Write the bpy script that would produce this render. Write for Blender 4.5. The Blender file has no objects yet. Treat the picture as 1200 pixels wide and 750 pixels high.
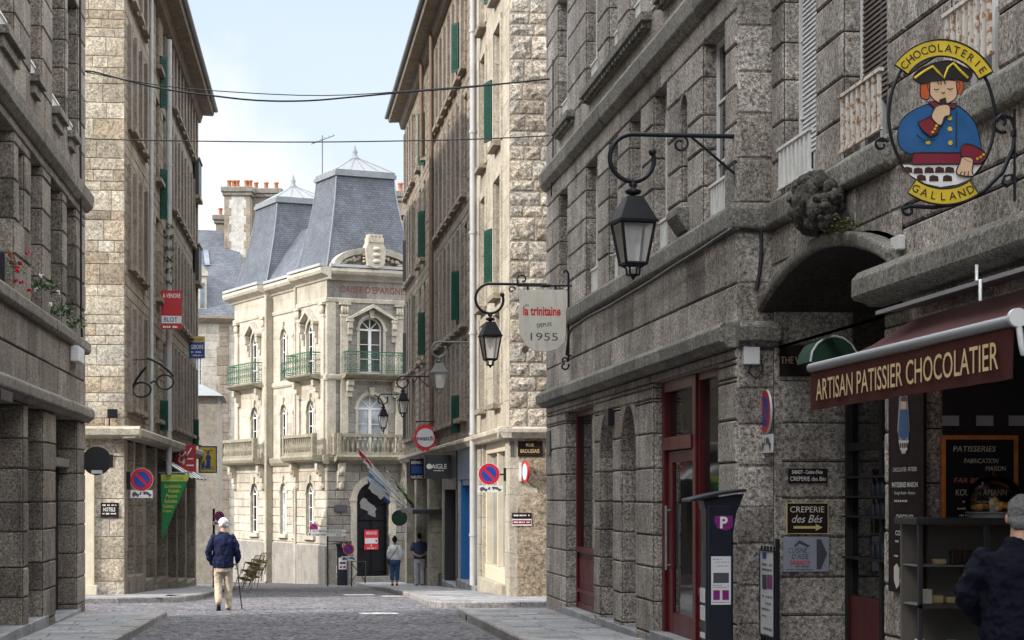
import bpy, bmesh, math, random
from mathutils import Vector, Matrix
RN_ = random.Random(11)
rnd = RN_.random
def ru(a, b): return a + (b - a) * RN_.random()
COL = bpy.context.scene.collection
# ------------------------------------------------------------------ survey: 70 mm lens, eye 1.65 m above the road
F, CX, HY, EYE = 2330., 600., 580., 1.65
TH = math.atan(280 / F); SN, CS = math.sin(TH), math.cos(TH)
def ray(px):
    a = (px - CX) / F
    return (SN + CS * a, CS - SN * a)
def at(px, py, d):
    r = ray(px)
    return Vector((r[0] * d, r[1] * d, EYE + (HY - py) / F * d))
class Fr:
    """a vertical wall plane: o = ground point, R = rightwards along the wall seen from the street, N = outwards"""
    def __init__(s, o, Rd):
        l = math.hypot(Rd[0], Rd[1]); s.o = (o[0], o[1]); s.R = (Rd[0] / l, Rd[1] / l); s.N = (s.R[1], -s.R[0])
    def hit(s, px, off=0):
        r = ray(px); ox = s.o[0] + s.N[0] * off; oy = s.o[1] + s.N[1] * off
        t = (ox * s.N[0] + oy * s.N[1]) / (r[0] * s.N[0] + r[1] * s.N[1])
        return ((r[0] * t - ox) * s.R[0] + (r[1] * t - oy) * s.R[1], t)
    def u(s, px, off=0): return s.hit(px, off)[0]
    def z(s, px, py, off=0): return EYE + (HY - py) / F * s.hit(px, off)[1]
    def uz(s, px, py, off=0):
        u, t = s.hit(px, off); return (u, EYE + (HY - py) / F * t)
    def pt(s, u, z, off=0):
        return (s.o[0] + s.R[0] * u + s.N[0] * off, s.o[1] + s.R[1] * u + s.N[1] * off, z)
def FY(Y, X=0.): return Fr((X, Y), (1, 0))
# ------------------------------------------------------------------ mesh collector
class MB:
    def __init__(s): s.v = []; s.f = []; s.m = []; s.r = []; s.sm = []
    def face(s, pts, m=0, r=None, sm=False):
        i = len(s.v); s.v.extend([tuple(p) for p in pts]); s.f.append(tuple(range(i, i + len(pts))))
        s.m.append(m); s.r.append(.5 if r is None else r); s.sm.append(sm)
    def grid(s, rows, m=0, r=None, close=False, sm=True):
        i = len(s.v); n = len(rows[0])
        for q in rows: s.v.extend([tuple(p) for p in q])
        for a in range(len(rows) - 1):
            for b in range(n if close else n - 1):
                c = (b + 1) % n
                s.f.append((i + a * n + b, i + a * n + c, i + (a + 1) * n + c, i + (a + 1) * n + b))
                s.m.append(m); s.r.append(.5 if r is None else r); s.sm.append(sm)
    def hexa(s, p, m=0, r=None):
        """8 points: bottom loop 0-3, top loop 4-7"""
        i = len(s.v); s.v.extend([tuple(q) for q in p])
        for f in ((3, 2, 1, 0), (4, 5, 6, 7), (0, 1, 5, 4), (1, 2, 6, 5), (2, 3, 7, 6), (3, 0, 4, 7)):
            s.f.append(tuple(i + k for k in f)); s.m.append(m); s.r.append(.5 if r is None else r); s.sm.append(False)
    def box(s, x0, x1, y0, y1, z0, z1, m=0, r=None):
        s.hexa([(x0, y0, z0), (x1, y0, z0), (x1, y1, z0), (x0, y1, z0), (x0, y0, z1), (x1, y0, z1), (x1, y1, z1), (x0, y1, z1)], m, r)
    def fb(s, fr, u0, u1, z0, z1, o0, o1, m=0, r=None):
        s.hexa([fr.pt(u0, z0, o1), fr.pt(u1, z0, o1), fr.pt(u1, z0, o0), fr.pt(u0, z0, o0),
                fr.pt(u0, z1, o1), fr.pt(u1, z1, o1), fr.pt(u1, z1, o0), fr.pt(u0, z1, o0)], m, r)
    def prism(s, fr, poly, o0, o1, m=0, r=None, back=True):
        n = len(poly)
        s.face([fr.pt(u, z, o1) for u, z in poly], m, r)
        if back: s.face([fr.pt(u, z, o0) for u, z in reversed(poly)], m, r)
        for k in range(n):
            a, b = poly[k], poly[(k + 1) % n]
            s.face([fr.pt(a[0], a[1], o0), fr.pt(b[0], b[1], o0), fr.pt(b[0], b[1], o1), fr.pt(a[0], a[1], o1)], m, r)
    def band(s, fr, u0, u1, prof, m=0, r=None, caps=True):
        """a moulding: closed profile [(off, z)] run along the wall from u0 to u1"""
        n = len(prof)
        for k in range(n):
            a, b = prof[k], prof[(k + 1) % n]
            s.face([fr.pt(u0, a[1], a[0]), fr.pt(u1, a[1], a[0]), fr.pt(u1, b[1], b[0]), fr.pt(u0, b[1], b[0])], m, r)
        if caps:
            s.face([fr.pt(u0, z, o) for o, z in prof], m, r); s.face([fr.pt(u1, z, o) for o, z in reversed(prof)], m, r)
    def tube(s, pts, rad, n=8, m=0, r=None, close=False):
        pts = [Vector(p) for p in pts]; L = len(pts); rows = []; prev = None
        for k, p in enumerate(pts):
            if close: t = pts[(k + 1) % L] - pts[k - 1]
            else: t = pts[min(k + 1, L - 1)] - pts[max(k - 1, 0)]
            t.normalize()
            if prev is None:
                a = Vector((0, 0, 1)) if abs(t.z) < .9 else Vector((1, 0, 0))
                x = t.cross(a).normalized()
            else:
                x = prev - t * prev.dot(t); x.normalize()
            prev = x; y = t.cross(x); rr = rad[k] if isinstance(rad, (list, tuple)) else rad
            rows.append([p + x * (rr * math.cos(2 * math.pi * j / n)) + y * (rr * math.sin(2 * math.pi * j / n)) for j in range(n)])
        if close: rows.append(rows[0])
        s.grid(rows, m, r, close=True)
        if not close: s.face(rows[0][::-1], m, r); s.face(rows[-1], m, r)
    def lathe(s, prof, c=(0, 0, 0), n=16, m=0, r=None):
        rows = [[(c[0] + q * math.cos(2 * math.pi * j / n), c[1] + q * math.sin(2 * math.pi * j / n), c[2] + z) for j in range(n)] for q, z in prof]
        s.grid(rows, m, r, close=True)
        s.face(rows[0][::-1], m, r); s.face(rows[-1], m, r)
    def ball(s, c, rx, ry=None, rz=None, n=12, k=8, m=0, r=None):
        ry = rx if ry is None else ry; rz = rx if rz is None else rz
        rows = []
        for a in range(k + 1):
            ph = -math.pi / 2 + math.pi * a / k; q = max(math.cos(ph), .001)
            rows.append([(c[0] + rx * q * math.cos(2 * math.pi * j / n), c[1] + ry * q * math.sin(2 * math.pi * j / n), c[2] + rz * math.sin(ph)) for j in range(n)])
        s.grid(rows, m, r, close=True)
    def mesh(s, me, mat=None, m=0, r=None, sm=False, f=None):
        i = len(s.v)
        for v in me.vertices:
            p = v.co if mat is None else mat @ v.co
            s.v.append(tuple(f(p)) if f else tuple(p))
        for p in me.polygons:
            s.f.append(tuple(i + k for k in p.vertices)); s.m.append(m); s.r.append(.5 if r is None else r); s.sm.append(sm)
    def data(s, name, mats, loc=(0, 0, 0), weld=False):
        me = bpy.data.meshes.new(name)
        lx, ly, lz = loc
        me.from_pydata([(a - lx, b - ly, c - lz) for a, b, c in s.v], [], s.f)
        for q in (mats if isinstance(mats, (list, tuple)) else [mats]): me.materials.append(q)
        me.polygons.foreach_set('material_index', s.m); me.polygons.foreach_set('use_smooth', s.sm)
        at_ = me.attributes.new('rnd', 'FLOAT', 'FACE'); at_.data.foreach_set('value', s.r)
        uv = me.uv_layers.new(name='UVMap'); buf = []
        me.update()
        for p in me.polygons:
            n = p.normal
            if abs(n.z) > .8: tx, ty, fl = 1, 0, True
            else:
                l = math.hypot(n.x, n.y) or 1; tx, ty, fl = -n.y / l, n.x / l, False
                if tx + ty * .31 < 0: tx, ty = -tx, -ty
            for k in p.vertices:
                a = s.v[k]
                buf.extend((a[0], a[1]) if fl else (a[0] * tx + a[1] * ty, a[2]))
        uv.data.foreach_set('uv', buf)
        if weld:
            bm = bmesh.new(); bm.from_mesh(me); bmesh.ops.remove_doubles(bm, verts=bm.verts, dist=1e-4)
            bmesh.ops.recalc_face_normals(bm, faces=bm.faces); bm.to_mesh(me); bm.free()
        return me
WL = {}
def thing(name, label, cat, loc=(0, 0, 0), group=None, kind=None):
    o = bpy.data.objects.new(name, None); COL.objects.link(o); o.location = loc; o.empty_display_size = .2
    tagp(o, label, cat, group, kind); WL[o.name] = Vector(loc); return o
def tagp(o, label, cat, group=None, kind=None):
    if label: o['label'] = label
    if cat: o['category'] = cat
    if group: o['group'] = group
    if kind: o['kind'] = kind
    return o
def part(name, mb, mats, parent=None, bevel=0, seg=2, weld=False, label=None, kind=None, loc=None):
    if not mb.f: return None
    base = WL[parent.name] if parent else Vector(loc or (0, 0, 0))
    me = mb.data(name, mats, base, weld or bevel > 0)
    o = bpy.data.objects.new(name, me); COL.objects.link(o)
    if parent: o.parent = parent; WL[o.name] = base
    else: o.location = base; WL[o.name] = base
    if bevel:
        b = o.modifiers.new('bevel', 'BEVEL'); b.width = bevel; b.segments = seg; b.limit_method = 'ANGLE'; b.angle_limit = .6; b.harden_normals = False
    if label: o['label'] = label
    if kind: o['kind'] = kind
    return o
def parts(name, mb, mats, parent, bevel=0, label=None):
    '''one part per loose piece of the collector'''
    p = list(range(len(mb.v)))
    def fd(a):
        while p[a] != a: p[a] = p[p[a]]; a = p[a]
        return a
    for f in mb.f:
        r = fd(f[0])
        for k in f[1:]: p[fd(k)] = r
    gr = {}
    for i, f in enumerate(mb.f): gr.setdefault(fd(f[0]), []).append(i)
    for ids in gr.values():
        q = MB()
        for i in ids: q.face([mb.v[k] for k in mb.f[i]], mb.m[i], mb.r[i], mb.sm[i])
        part(name, q, mats, parent, bevel, weld=True, label=label)
def solo(name, mb, mats, label, cat, loc=(0, 0, 0), group=None, kind=None, bevel=0):
    o = part(name, mb, mats, None, bevel, loc=loc)
    return tagp(o, label, cat, group, kind)
def copy_tree(o, loc=None, parent=None, rot=None, scale=None):
    c = o.copy(); COL.objects.link(c)
    if parent: c.parent = parent
    if loc is not None: c.location = loc
    if rot is not None: c.rotation_euler.z = rot
    if scale is not None: c.scale = (scale,) * 3
    WL[c.name] = Vector(loc) if loc is not None else WL.get(o.name, Vector())
    for ch in list(o.children): copy_tree(ch, None, c)
    return c
# ------------------------------------------------------------------ lettering
def text_mesh(s, bold=0., shear=0., space=1.):
    cu = bpy.data.curves.new('t', 'FONT'); cu.body = s; cu.offset = bold; cu.shear = shear; cu.space_character = space
    cu.resolution_u = 3
    o = bpy.data.objects.new('t', cu); COL.objects.link(o)
    bpy.context.view_layer.update()
    me = bpy.data.meshes.new_from_object(o.evaluated_get(bpy.context.evaluated_depsgraph_get()))
    bpy.data.objects.remove(o); bpy.data.curves.remove(cu)
    return me
def text(mb, s, fr, u, z, h, w=None, off=.003, m=0, align='C', bold=0., shear=0., rot=0., space=1.):
    """u,z = anchor (centre of the line); h = height of the letters; w = full width or None"""
    me = text_mesh(s, bold, shear, space)
    if not me.vertices: return
    xs = [v.co.x for v in me.vertices]; ys = [v.co.y for v in me.vertices]
    x0, x1, y0, y1 = min(xs), max(xs), min(ys), max(ys)
    ky = h / max(y1 - y0, 1e-6); kx = (w / (x1 - x0)) if w else ky
    ax = {'C': (x0 + x1) / 2, 'L': x0, 'R': x1}[align]; ay = (y0 + y1) / 2
    c, sn = math.cos(rot), math.sin(rot)
    def f(p):
        a, b = (p.x - ax) * kx, (p.y - ay) * ky
        return fr.pt(u + a * c - b * sn, z + a * sn + b * c, off)
    mb.mesh(me, None, m, f=f); bpy.data.meshes.remove(me)
def arctext(mb, s, fr, u, z, rad, a0, a1, h, off=.003, m=0, inside=False, bold=0.):
    """letters along a circle of radius rad round (u, z) from angle a0 to a1 (radians)"""
    n = len(s)
    for k, ch in enumerate(s):
        if ch == ' ': continue
        a = a0 + (a1 - a0) * (k / (n - 1) if n > 1 else .5)
        rot = a - math.pi / 2 if not inside else a + math.pi / 2
        text(mb, ch, fr, u + rad * math.cos(a), z + rad * math.sin(a), h, None, off, m, 'C', bold, 0, rot)
def scribble(mb, fr, u0, u1, z, h, off=.003, m=0, seed=0, fill=.8):
    """a line of print too small to read"""
    g = random.Random(seed); u = u0
    while u < u1 - h * .3:
        w = h * g.uniform(.9, 2.6)
        if g.random() < fill:
            e = min(u + w, u1)
            a = u
            while a < e - h * .2:
                b = a + h * g.uniform(.25, .5); k = h * g.uniform(.2, .34)
                mb.face([fr.pt(a, z - k, off), fr.pt(min(b, e), z - k, off), fr.pt(min(b, e), z + k, off), fr.pt(a, z + k, off)], m)
                a = b + h * .15
        u += w + h * .45
# ------------------------------------------------------------------ stone blocks laid in courses
def cuts(a, b, h, fixed=(), jit=0., g=RN_):
    """heights between a and b: courses of about h that also break at the fixed heights"""
    fx = sorted({a, b} | {q for q in fixed if a + .04 < q < b - .04}); out = [a]
    for p, q in zip(fx, fx[1:]):
        hh = h if not isinstance(h, (list, tuple)) else None
        if hh:
            n = max(1, round((q - p) / hh))
            for k in range(1, n): out.append(p + (q - p) * (k + g.uniform(-jit, jit)) / n)
        else:
            z = p
            while True:
                s = g.choice(h)
                if q - z - s < min(h) * .8: break
                z += s; out.append(z)
        out.append(q)
    return out
def blocks(mb, P, u0, u1, zs, holes, w, joint=.006, bev=.012, relief=.012, m=0, rock=0., g=RN_, lean=.0, cell=None, wj=0):
    """dressed stones on the surface P(u, z, off); holes = [(ua, ub, za, zb)] stay open"""
    last = 0
    for z0, z1 in zip(zs, zs[1:]):
        iv = [(u0, u1)]
        for (a, b, c, d) in holes:
            if c < z1 - .02 and d > z0 + .02:
                nv = []
                for p, q in iv:
                    if b <= p or a >= q: nv.append((p, q)); continue
                    if a > p + .02: nv.append((p, a))
                    if b < q - .02: nv.append((b, q))
                iv = nv
        for p, q in iv:
            u = p; first = True
            while u < q - 1e-4:
                s = g.uniform(*w)
                if first: s *= g.uniform(.55, 1.); first = False
                e = u + s
                if q - e < w[0] * .6: e = q
                stone(mb, P, u, e, z0, z1, joint, bev, relief * g.uniform(.6, 1.15), m, g.random(), rock, g)
                u = e
def stone(mb, P, a, b, c, d, joint, bev, rel, m, r, rock=0., g=RN_):
    j = joint / 2; a += j; b -= j; c += j; d -= j
    if b - a < .015 or d - c < .015: return
    bv = min(bev, (b - a) * .3, (d - c) * .3)
    lo = [P(a, c, 0), P(b, c, 0), P(b, d, 0), P(a, d, 0)]
    A, B, Cc, D = a + bv, b - bv, c + bv, d - bv
    if not rock:
        hi = [P(A, Cc, rel), P(B, Cc, rel), P(B, D, rel), P(A, D, rel)]
        i = len(mb.v); mb.v.extend(lo + hi)
        for f in ((4, 5, 6, 7), (0, 1, 5, 4), (1, 2, 6, 5), (2, 3, 7, 6), (3, 0, 4, 7)):
            mb.f.append(tuple(i + k for k in f)); mb.m.append(m); mb.r.append(r); mb.sm.append(False)
    else:
        nx = max(2, min(6, int((b - a) / .11))); nz = max(2, min(4, int((d - c) / .11)))
        rows = []
        for kz in range(nz + 3):
            row = []
            for kx in range(nx + 3):
                ez = kz in (0, nz + 2); ex = kx in (0, nx + 2)
                u = a if kx == 0 else b if kx == nx + 2 else A + (B - A) * (kx - 1) / nx
                z = c if kz == 0 else d if kz == nz + 2 else Cc + (D - Cc) * (kz - 1) / nz
                if ex or ez: o = 0
                elif kx in (1, nx + 1) or kz in (1, nz + 1): o = rel * g.uniform(.5, 1)
                else: o = rel + rock * g.uniform(.2, 1)
                row.append(P(u, z, o))
            rows.append(row)
        mb.grid(rows, m, r, sm=False)
def sheet(mb, P, u0, u1, z0, z1, holes, off, m):
    us = sorted({u0, u1} | {q for h in holes for q in h[:2] if u0 < q < u1}); zs = sorted({z0, z1} | {q for h in holes for q in h[2:] if z0 < q < z1})
    for c, d in zip(zs, zs[1:]):
        for a, b in zip(us, us[1:]):
            x, y = (a + b) / 2, (c + d) / 2
            if any(h[0] < x < h[1] and h[2] < y < h[3] for h in holes): continue
            mb.face([P(a, c, off), P(b, c, off), P(b, d, off), P(a, d, off)], m)
def arcpts(u0, u1, z, n=12, rise=None):
    """points of an arch from (u0, z) over to (u1, z)"""
    c = (u0 + u1) / 2; r = (u1 - u0) / 2; k = 1 if rise is None else rise / r
    return [(c - r * math.cos(math.pi * i / n), z + r * k * math.sin(math.pi * i / n)) for i in range(n + 1)]
def wall(mb, fr, u0, u1, z0, z1, ops, h, w, jit=0., joint=.008, bev=.014, rel=.014, rock=0., m=0, mm=1, g=None, fixed=(), jw=None, back=True):
    """courses of stones + bed behind + reveals of every opening. ops: dict u0 u1 z0 z1 d [arch] [nojamb]"""
    g = g or random.Random(int(abs(u0 * 131 + z1 * 17)) + 5)
    P = fr.pt
    holes = [(o['u0'], o['u1'], o['z0'], o['z1']) for o in ops]
    fx = [q for o in ops for q in ((o['z0'], o['z1']) if not o.get('nofix') else (o['z1'],))] + list(fixed)
    zs = cuts(z0, z1, h, fx, jit, g)
    blocks(mb, P, u0, u1, zs, holes, w, joint, bev, rel, m, rock, g)
    if back: sheet(mb, P, u0, u1, z0, z1, holes, -.006, mm)
    for o in ops:
        a, b, c, d, dp = o['u0'], o['u1'], o['z0'], o['z1'], o['d']
        top = d
        if o.get('arch'):
            rise = o.get('rise', (b - a) / 2); zs_ = d - rise; top = zs_
            arc = arcpts(a, b, zs_, o.get('n', 12), rise)
            for p, q in zip(arc, arc[1:]):
                mb.face([P(p[0], p[1], rel * .8), P(q[0], q[1], rel * .8), P(q[0], d, rel * .8), P(p[0], d, rel * .8)], m, .45)
                mb.face([P(p[0], p[1], rel * .8), P(q[0], q[1], rel * .8), P(q[0], q[1], -dp), P(p[0], p[1], -dp)], m, .4)
            mb.face([P(a, d, rel * .8), P(b, d, rel * .8), P(b, d, -.01), P(a, d, -.01)], m, .4)
        else:
            mb.face([P(a, d, 0), P(b, d, 0), P(b, d, -dp), P(a, d, -dp)], m, g.random())
        js = [c] + [q for q in zs if c + .03 < q < top - .03] + [top]
        for p, q in zip(js, js[1:]):
            for uu, t in ((a, -1), (b, 1)):
                JP = lambda x, zz, of, uu=uu, t=t: P(uu - t * of, zz, -x)
                stone(mb, JP, 0, dp, p, q, joint, bev, .010, m, g.random(), 0, g)
                mb.face([P(uu + t * .004, p, 0), P(uu + t * .004, q, 0), P(uu + t * .004, q, -dp), P(uu + t * .004, p, -dp)], mm)
        mb.face([P(a, c, 0), P(b, c, 0), P(b, c, -dp), P(a, c, -dp)], m, g.random())
def shell(mb, fr, u0, u1, z0, z1, depth, m=0, front=.9, roof=True):
    """the body of a building behind its street wall"""
    P = fr.pt
    for u in (u0, u1): mb.face([P(u, z0, 0), P(u, z1, 0), P(u, z1, -depth), P(u, z0, -depth)], m)
    mb.face([P(u0, z0, -depth), P(u1, z0, -depth), P(u1, z1, -depth), P(u0, z1, -depth)], m)
    if roof: mb.face([P(u0, z1, 0), P(u1, z1, 0), P(u1, z1, -depth), P(u0, z1, -depth)], m)
def window(T, fr, u0, u1, z0, z1, off, mf, mg, bars=(1, 2), fw=.05, arch=False, name='window', mid=.06, label=None):
    """a window part (frame with glazing bars) and its pane; bars = (vertical, horizontal)"""
    f = MB(); p = MB(); t = .05
    zt = z1 - (u1 - u0) / 2 if arch else z1
    f.fb(fr, u0, u0 + fw, z0, zt, off, off + t); f.fb(fr, u1 - fw, u1, z0, zt, off, off + t)
    f.fb(fr, u0 + fw, u1 - fw, z0, z0 + fw * 1.3, off, off + t)
    f.fb(fr, u0 + fw, u1 - fw, zt - fw * (.5 if arch else 1), zt + (fw * .5 if arch else 0), off, off + t)
    for k in range(bars[0]):
        u = u0 + (u1 - u0) * (k + 1) / (bars[0] + 1); f.fb(fr, u - mid / 2, u + mid / 2, z0 + fw * 1.3, zt - fw * (.5 if arch else 1), off + .004, off + t + .006)
    for k in range(bars[1]):
        z = z0 + (zt - z0) * (k + 1) / (bars[1] + 1)
        f.fb(fr, u0 + fw, u1 - fw, z - .014, z + .014, off + .008, off + t - .006)
    if arch:
        A = arcpts(u0, u1, zt, 14); c = (u0 + u1) / 2; r = (u1 - u0) / 2
        for a, b in zip(A, A[1:]):
            q = [(x + (c - x) * fw / r, y + (zt - y) * fw / r) for x, y in (a, b)]
            f.hexa([fr.pt(*a, off), fr.pt(*b, off), fr.pt(*q[1], off), fr.pt(*q[0], off), fr.pt(*a, off + t), fr.pt(*b, off + t), fr.pt(*q[1], off + t), fr.pt(*q[0], off + t)])
        for ang in (45, 90, 135):
            d = math.radians(ang); x, y = math.cos(d), math.sin(d); w = .018
            f.hexa([fr.pt(c - y * w, zt + x * w, off), fr.pt(c + y * w, zt - x * w, off), fr.pt(c + x * r * .97 + y * w, zt + y * r * .97 - x * w, off), fr.pt(c + x * r * .97 - y * w, zt + y * r * .97 + x * w, off),
                    fr.pt(c - y * w, zt + x * w, off + t), fr.pt(c + y * w, zt - x * w, off + t), fr.pt(c + x * r * .97 + y * w, zt + y * r * .97 - x * w, off + t), fr.pt(c + x * r * .97 - y * w, zt + y * r * .97 + x * w, off + t)])
        p.face([fr.pt(u0, z0, off + .02), fr.pt(u1, z0, off + .02)] + [fr.pt(x, y, off + .02) for x, y in reversed(A)])
    else:
        p.face([fr.pt(u0, z0, off + .02), fr.pt(u1, z0, off + .02), fr.pt(u1, z1, off + .02), fr.pt(u0, z1, off + .02)])
    if mg is M['pane'] and name == 'window': mg = RN_.choice([M['pane'], M['pane'], M['pane_net'], M['pane_mid'], M['pane']])
    w = part(name, f, mf, T, label=label)
    part('pane', p, mg, w)
    return w
def scroll(fr, c, r0, r1, a0, a1, off=0, n=24):
    """points of a spiral round c=(u,z) in the plane fr from radius r0 at angle a0 to r1 at a1 (degrees)"""
    return [fr.pt(c[0] + (r0 + (r1 - r0) * k / n) * math.cos(math.radians(a0 + (a1 - a0) * k / n)),
                  c[1] + (r0 + (r1 - r0) * k / n) * math.sin(math.radians(a0 + (a1 - a0) * k / n)), off) for k in range(n + 1)]
def disc(mb, fr, u, z, r, o0, o1, m=0, n=28, rz=None):
    mb.prism(fr, [(u + r * math.cos(2 * math.pi * k / n), z + (rz or r) * math.sin(2 * math.pi * k / n)) for k in range(n)], o0, o1, m)
# ------------------------------------------------------------------ materials
MATS = {}
def _mat(name):
    m = bpy.data.materials.new(name); m.use_nodes = True; n = m.node_tree.nodes; l = m.node_tree.links
    b = n['Principled BSDF']; MATS[name] = m; return m, n, l, b
def L3(c): return (c[0], c[1], c[2], 1)
def ramp(n, pos_cols, interp='LINEAR'):
    r = n.new('ShaderNodeValToRGB'); r.color_ramp.interpolation = interp; e = r.color_ramp.elements
    while len(e) < len(pos_cols): e.new(.5)
    for k, (p, c) in enumerate(pos_cols): e[k].position = p; e[k].color = L3(c) if not isinstance(c, (int, float)) else (c, c, c, 1)
    return r
def noise(n, l, vec, scale, det=4, rough=.6, sc=None):
    t = n.new('ShaderNodeTexNoise'); t.inputs['Scale'].default_value = scale; t.inputs['Detail'].default_value = det; t.inputs['Roughness'].default_value = rough
    if sc:
        mp = n.new('ShaderNodeMapping'); mp.inputs['Scale'].default_value = sc; l.new(vec, mp.inputs['Vector']); l.new(mp.outputs[0], t.inputs['Vector'])
    else: l.new(vec, t.inputs['Vector'])
    return t.outputs['Fac']
def mixc(n, l, a, b, f, mode='MIX'):
    x = n.new('ShaderNodeMix'); x.data_type = 'RGBA'; x.blend_type = mode
    for sock, val in ((x.inputs[6], a), (x.inputs[7], b), (x.inputs[0], f)):
        if hasattr(val, 'node'): l.new(val, sock)
        elif isinstance(val, (int, float)): sock.default_value = val if sock.type == 'VALUE' else (val, val, val, 1)
        else: sock.default_value = L3(val)
    return x.outputs[2]
def stonemat(name, cols, grain=70, gc=.4, bump=.35, streak=.35, lichen=None, rough=.85, dirt=(.05, .045, .04), patch=.25, grain2=18, bd=.02):
    m, n, l, b = _mat(name)
    tc = n.new('ShaderNodeNewGeometry').outputs['Position']
    at_ = n.new('ShaderNodeAttribute'); at_.attribute_name = 'rnd'
    cols = list(cols) * (2 if len(cols) == 1 else 1); k = len(cols); r = ramp(n, [(i / max(1, k - 1), c) for i, c in enumerate(cols)]); l.new(at_.outputs['Fac'], r.inputs[0])
    g1 = noise(n, l, tc, grain, 3, .7); r1 = ramp(n, [(.32, 1 - gc), (.5, 1.), (.68, 1 + gc * .9)]); l.new(g1, r1.inputs[0])
    c = mixc(n, l, r.outputs[0], r1.outputs[0], 1., 'MULTIPLY')
    gx = noise(n, l, tc, grain * .38, 3, .65); rx_ = ramp(n, [(.34, 1 - gc * .95), (.5, 1.), (.66, 1 + gc * .8)]); l.new(gx, rx_.inputs[0])
    c = mixc(n, l, c, rx_.outputs[0], 1., 'MULTIPLY')
    g2 = noise(n, l, tc, 1.6, 5, .65); r2 = ramp(n, [(.3, 1 - patch), (.7, 1 + patch * .6)]); l.new(g2, r2.inputs[0])
    c = mixc(n, l, c, r2.outputs[0], 1., 'MULTIPLY')
    if streak:
        g3 = noise(n, l, tc, 1., 5, .7, (4.5, 4.5, .35)); r3 = ramp(n, [(.52, 0.), (.75, 1.)]); l.new(g3, r3.inputs[0])
        q = n.new('ShaderNodeMath'); q.operation = 'MULTIPLY'; q.inputs[1].default_value = streak; l.new(r3.outputs[0], q.inputs[0])
        c = mixc(n, l, c, dirt, q.outputs[0])
    if lichen:
        g4 = noise(n, l, tc, 3.5, 6, .75); r4 = ramp(n, [(.55, 0.), (.68, lichen[1])]); l.new(g4, r4.inputs[0])
        c = mixc(n, l, c, lichen[0], r4.outputs[0])
    l.new(c, b.inputs['Base Color']); b.inputs['Roughness'].default_value = rough; b.inputs['Specular IOR Level'].default_value = .25
    g5 = noise(n, l, tc, grain2, 6, .75)
    ad = n.new('ShaderNodeMath'); ad.operation = 'ADD'; l.new(g1, ad.inputs[0]); l.new(g5, ad.inputs[1])
    bp = n.new('ShaderNodeBump'); bp.inputs['Strength'].default_value = bump; bp.inputs['Distance'].default_value = bd
    l.new(ad.outputs[0], bp.inputs['Height']); l.new(bp.outputs[0], b.inputs['Normal'])
    return m
def paint(name, col, rough=.5, metal=0., var=.12, scale=6., bump=0., spec=.5, dirt=0., coat=0.):
    m, n, l, b = _mat(name)
    tc = n.new('ShaderNodeNewGeometry').outputs['Position']
    f = noise(n, l, tc, scale, 5, .65); r = ramp(n, [(.3, 1 - var), (.7, 1 + var * .6)]); l.new(f, r.inputs[0])
    c = mixc(n, l, col, r.outputs[0], 1., 'MULTIPLY')
    if dirt:
        g = noise(n, l, tc, 2.2, 6, .75, (3, 3, .8)); rr = ramp(n, [(.5, 0.), (.72, dirt)]); l.new(g, rr.inputs[0])
        c = mixc(n, l, c, (.06, .05, .04), rr.outputs[0])
    l.new(c, b.inputs['Base Color']); b.inputs['Metallic'].default_value = metal; b.inputs['Specular IOR Level'].default_value = spec
    if coat: b.inputs['Coat Weight'].default_value = coat; b.inputs['Coat Roughness'].default_value = .15
    r2 = ramp(n, [(.3, rough * .8), (.7, min(1, rough * 1.15))]); l.new(f, r2.inputs[0]); l.new(r2.outputs[0], b.inputs['Roughness'])
    if bump:
        bp = n.new('ShaderNodeBump'); bp.inputs['Strength'].default_value = bump; bp.inputs['Distance'].default_value = .01
        g = noise(n, l, tc, scale * 8, 4, .6); l.new(g, bp.inputs['Height']); l.new(bp.outputs[0], b.inputs['Normal'])
    return m
def glassmat(name, tint=(.02, .025, .03), rough=.04, spec=.6, wob=.03):
    m, n, l, b = _mat(name)
    tc = n.new('ShaderNodeNewGeometry').outputs['Position']
    f = noise(n, l, tc, 1.3, 3, .5); r = ramp(n, [(.35, [q * .6 for q in tint]), (.65, [q * 1.6 for q in tint])]); l.new(f, r.inputs[0])
    l.new(r.outputs[0], b.inputs['Base Color']); b.inputs['Roughness'].default_value = rough; b.inputs['Specular IOR Level'].default_value = spec
    bp = n.new('ShaderNodeBump'); bp.inputs['Strength'].default_value = wob; bp.inputs['Distance'].default_value = .05
    g = noise(n, l, tc, .9, 2, .5); l.new(g, bp.inputs['Height']); l.new(bp.outputs[0], b.inputs['Normal'])
    return m
def clearglass(name, tint=(.98, .99, .99), refl=.6, base=.06):
    m, n, l, b = _mat(name)
    n.remove(b); out = n['Material Output']
    tr = n.new('ShaderNodeBsdfTransparent'); tr.inputs[0].default_value = L3(tint)
    gl = n.new('ShaderNodeBsdfGlossy'); gl.inputs['Roughness'].default_value = .03; gl.inputs[0].default_value = (refl, refl, refl, 1)
    fr = n.new('ShaderNodeFresnel'); fr.inputs['IOR'].default_value = 1.5
    mx = n.new('ShaderNodeMixShader'); l.new(fr.outputs[0], mx.inputs[0]); l.new(tr.outputs[0], mx.inputs[1]); l.new(gl.outputs[0], mx.inputs[2])
    l.new(mx.outputs[0], out.inputs[0]); return m
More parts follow.
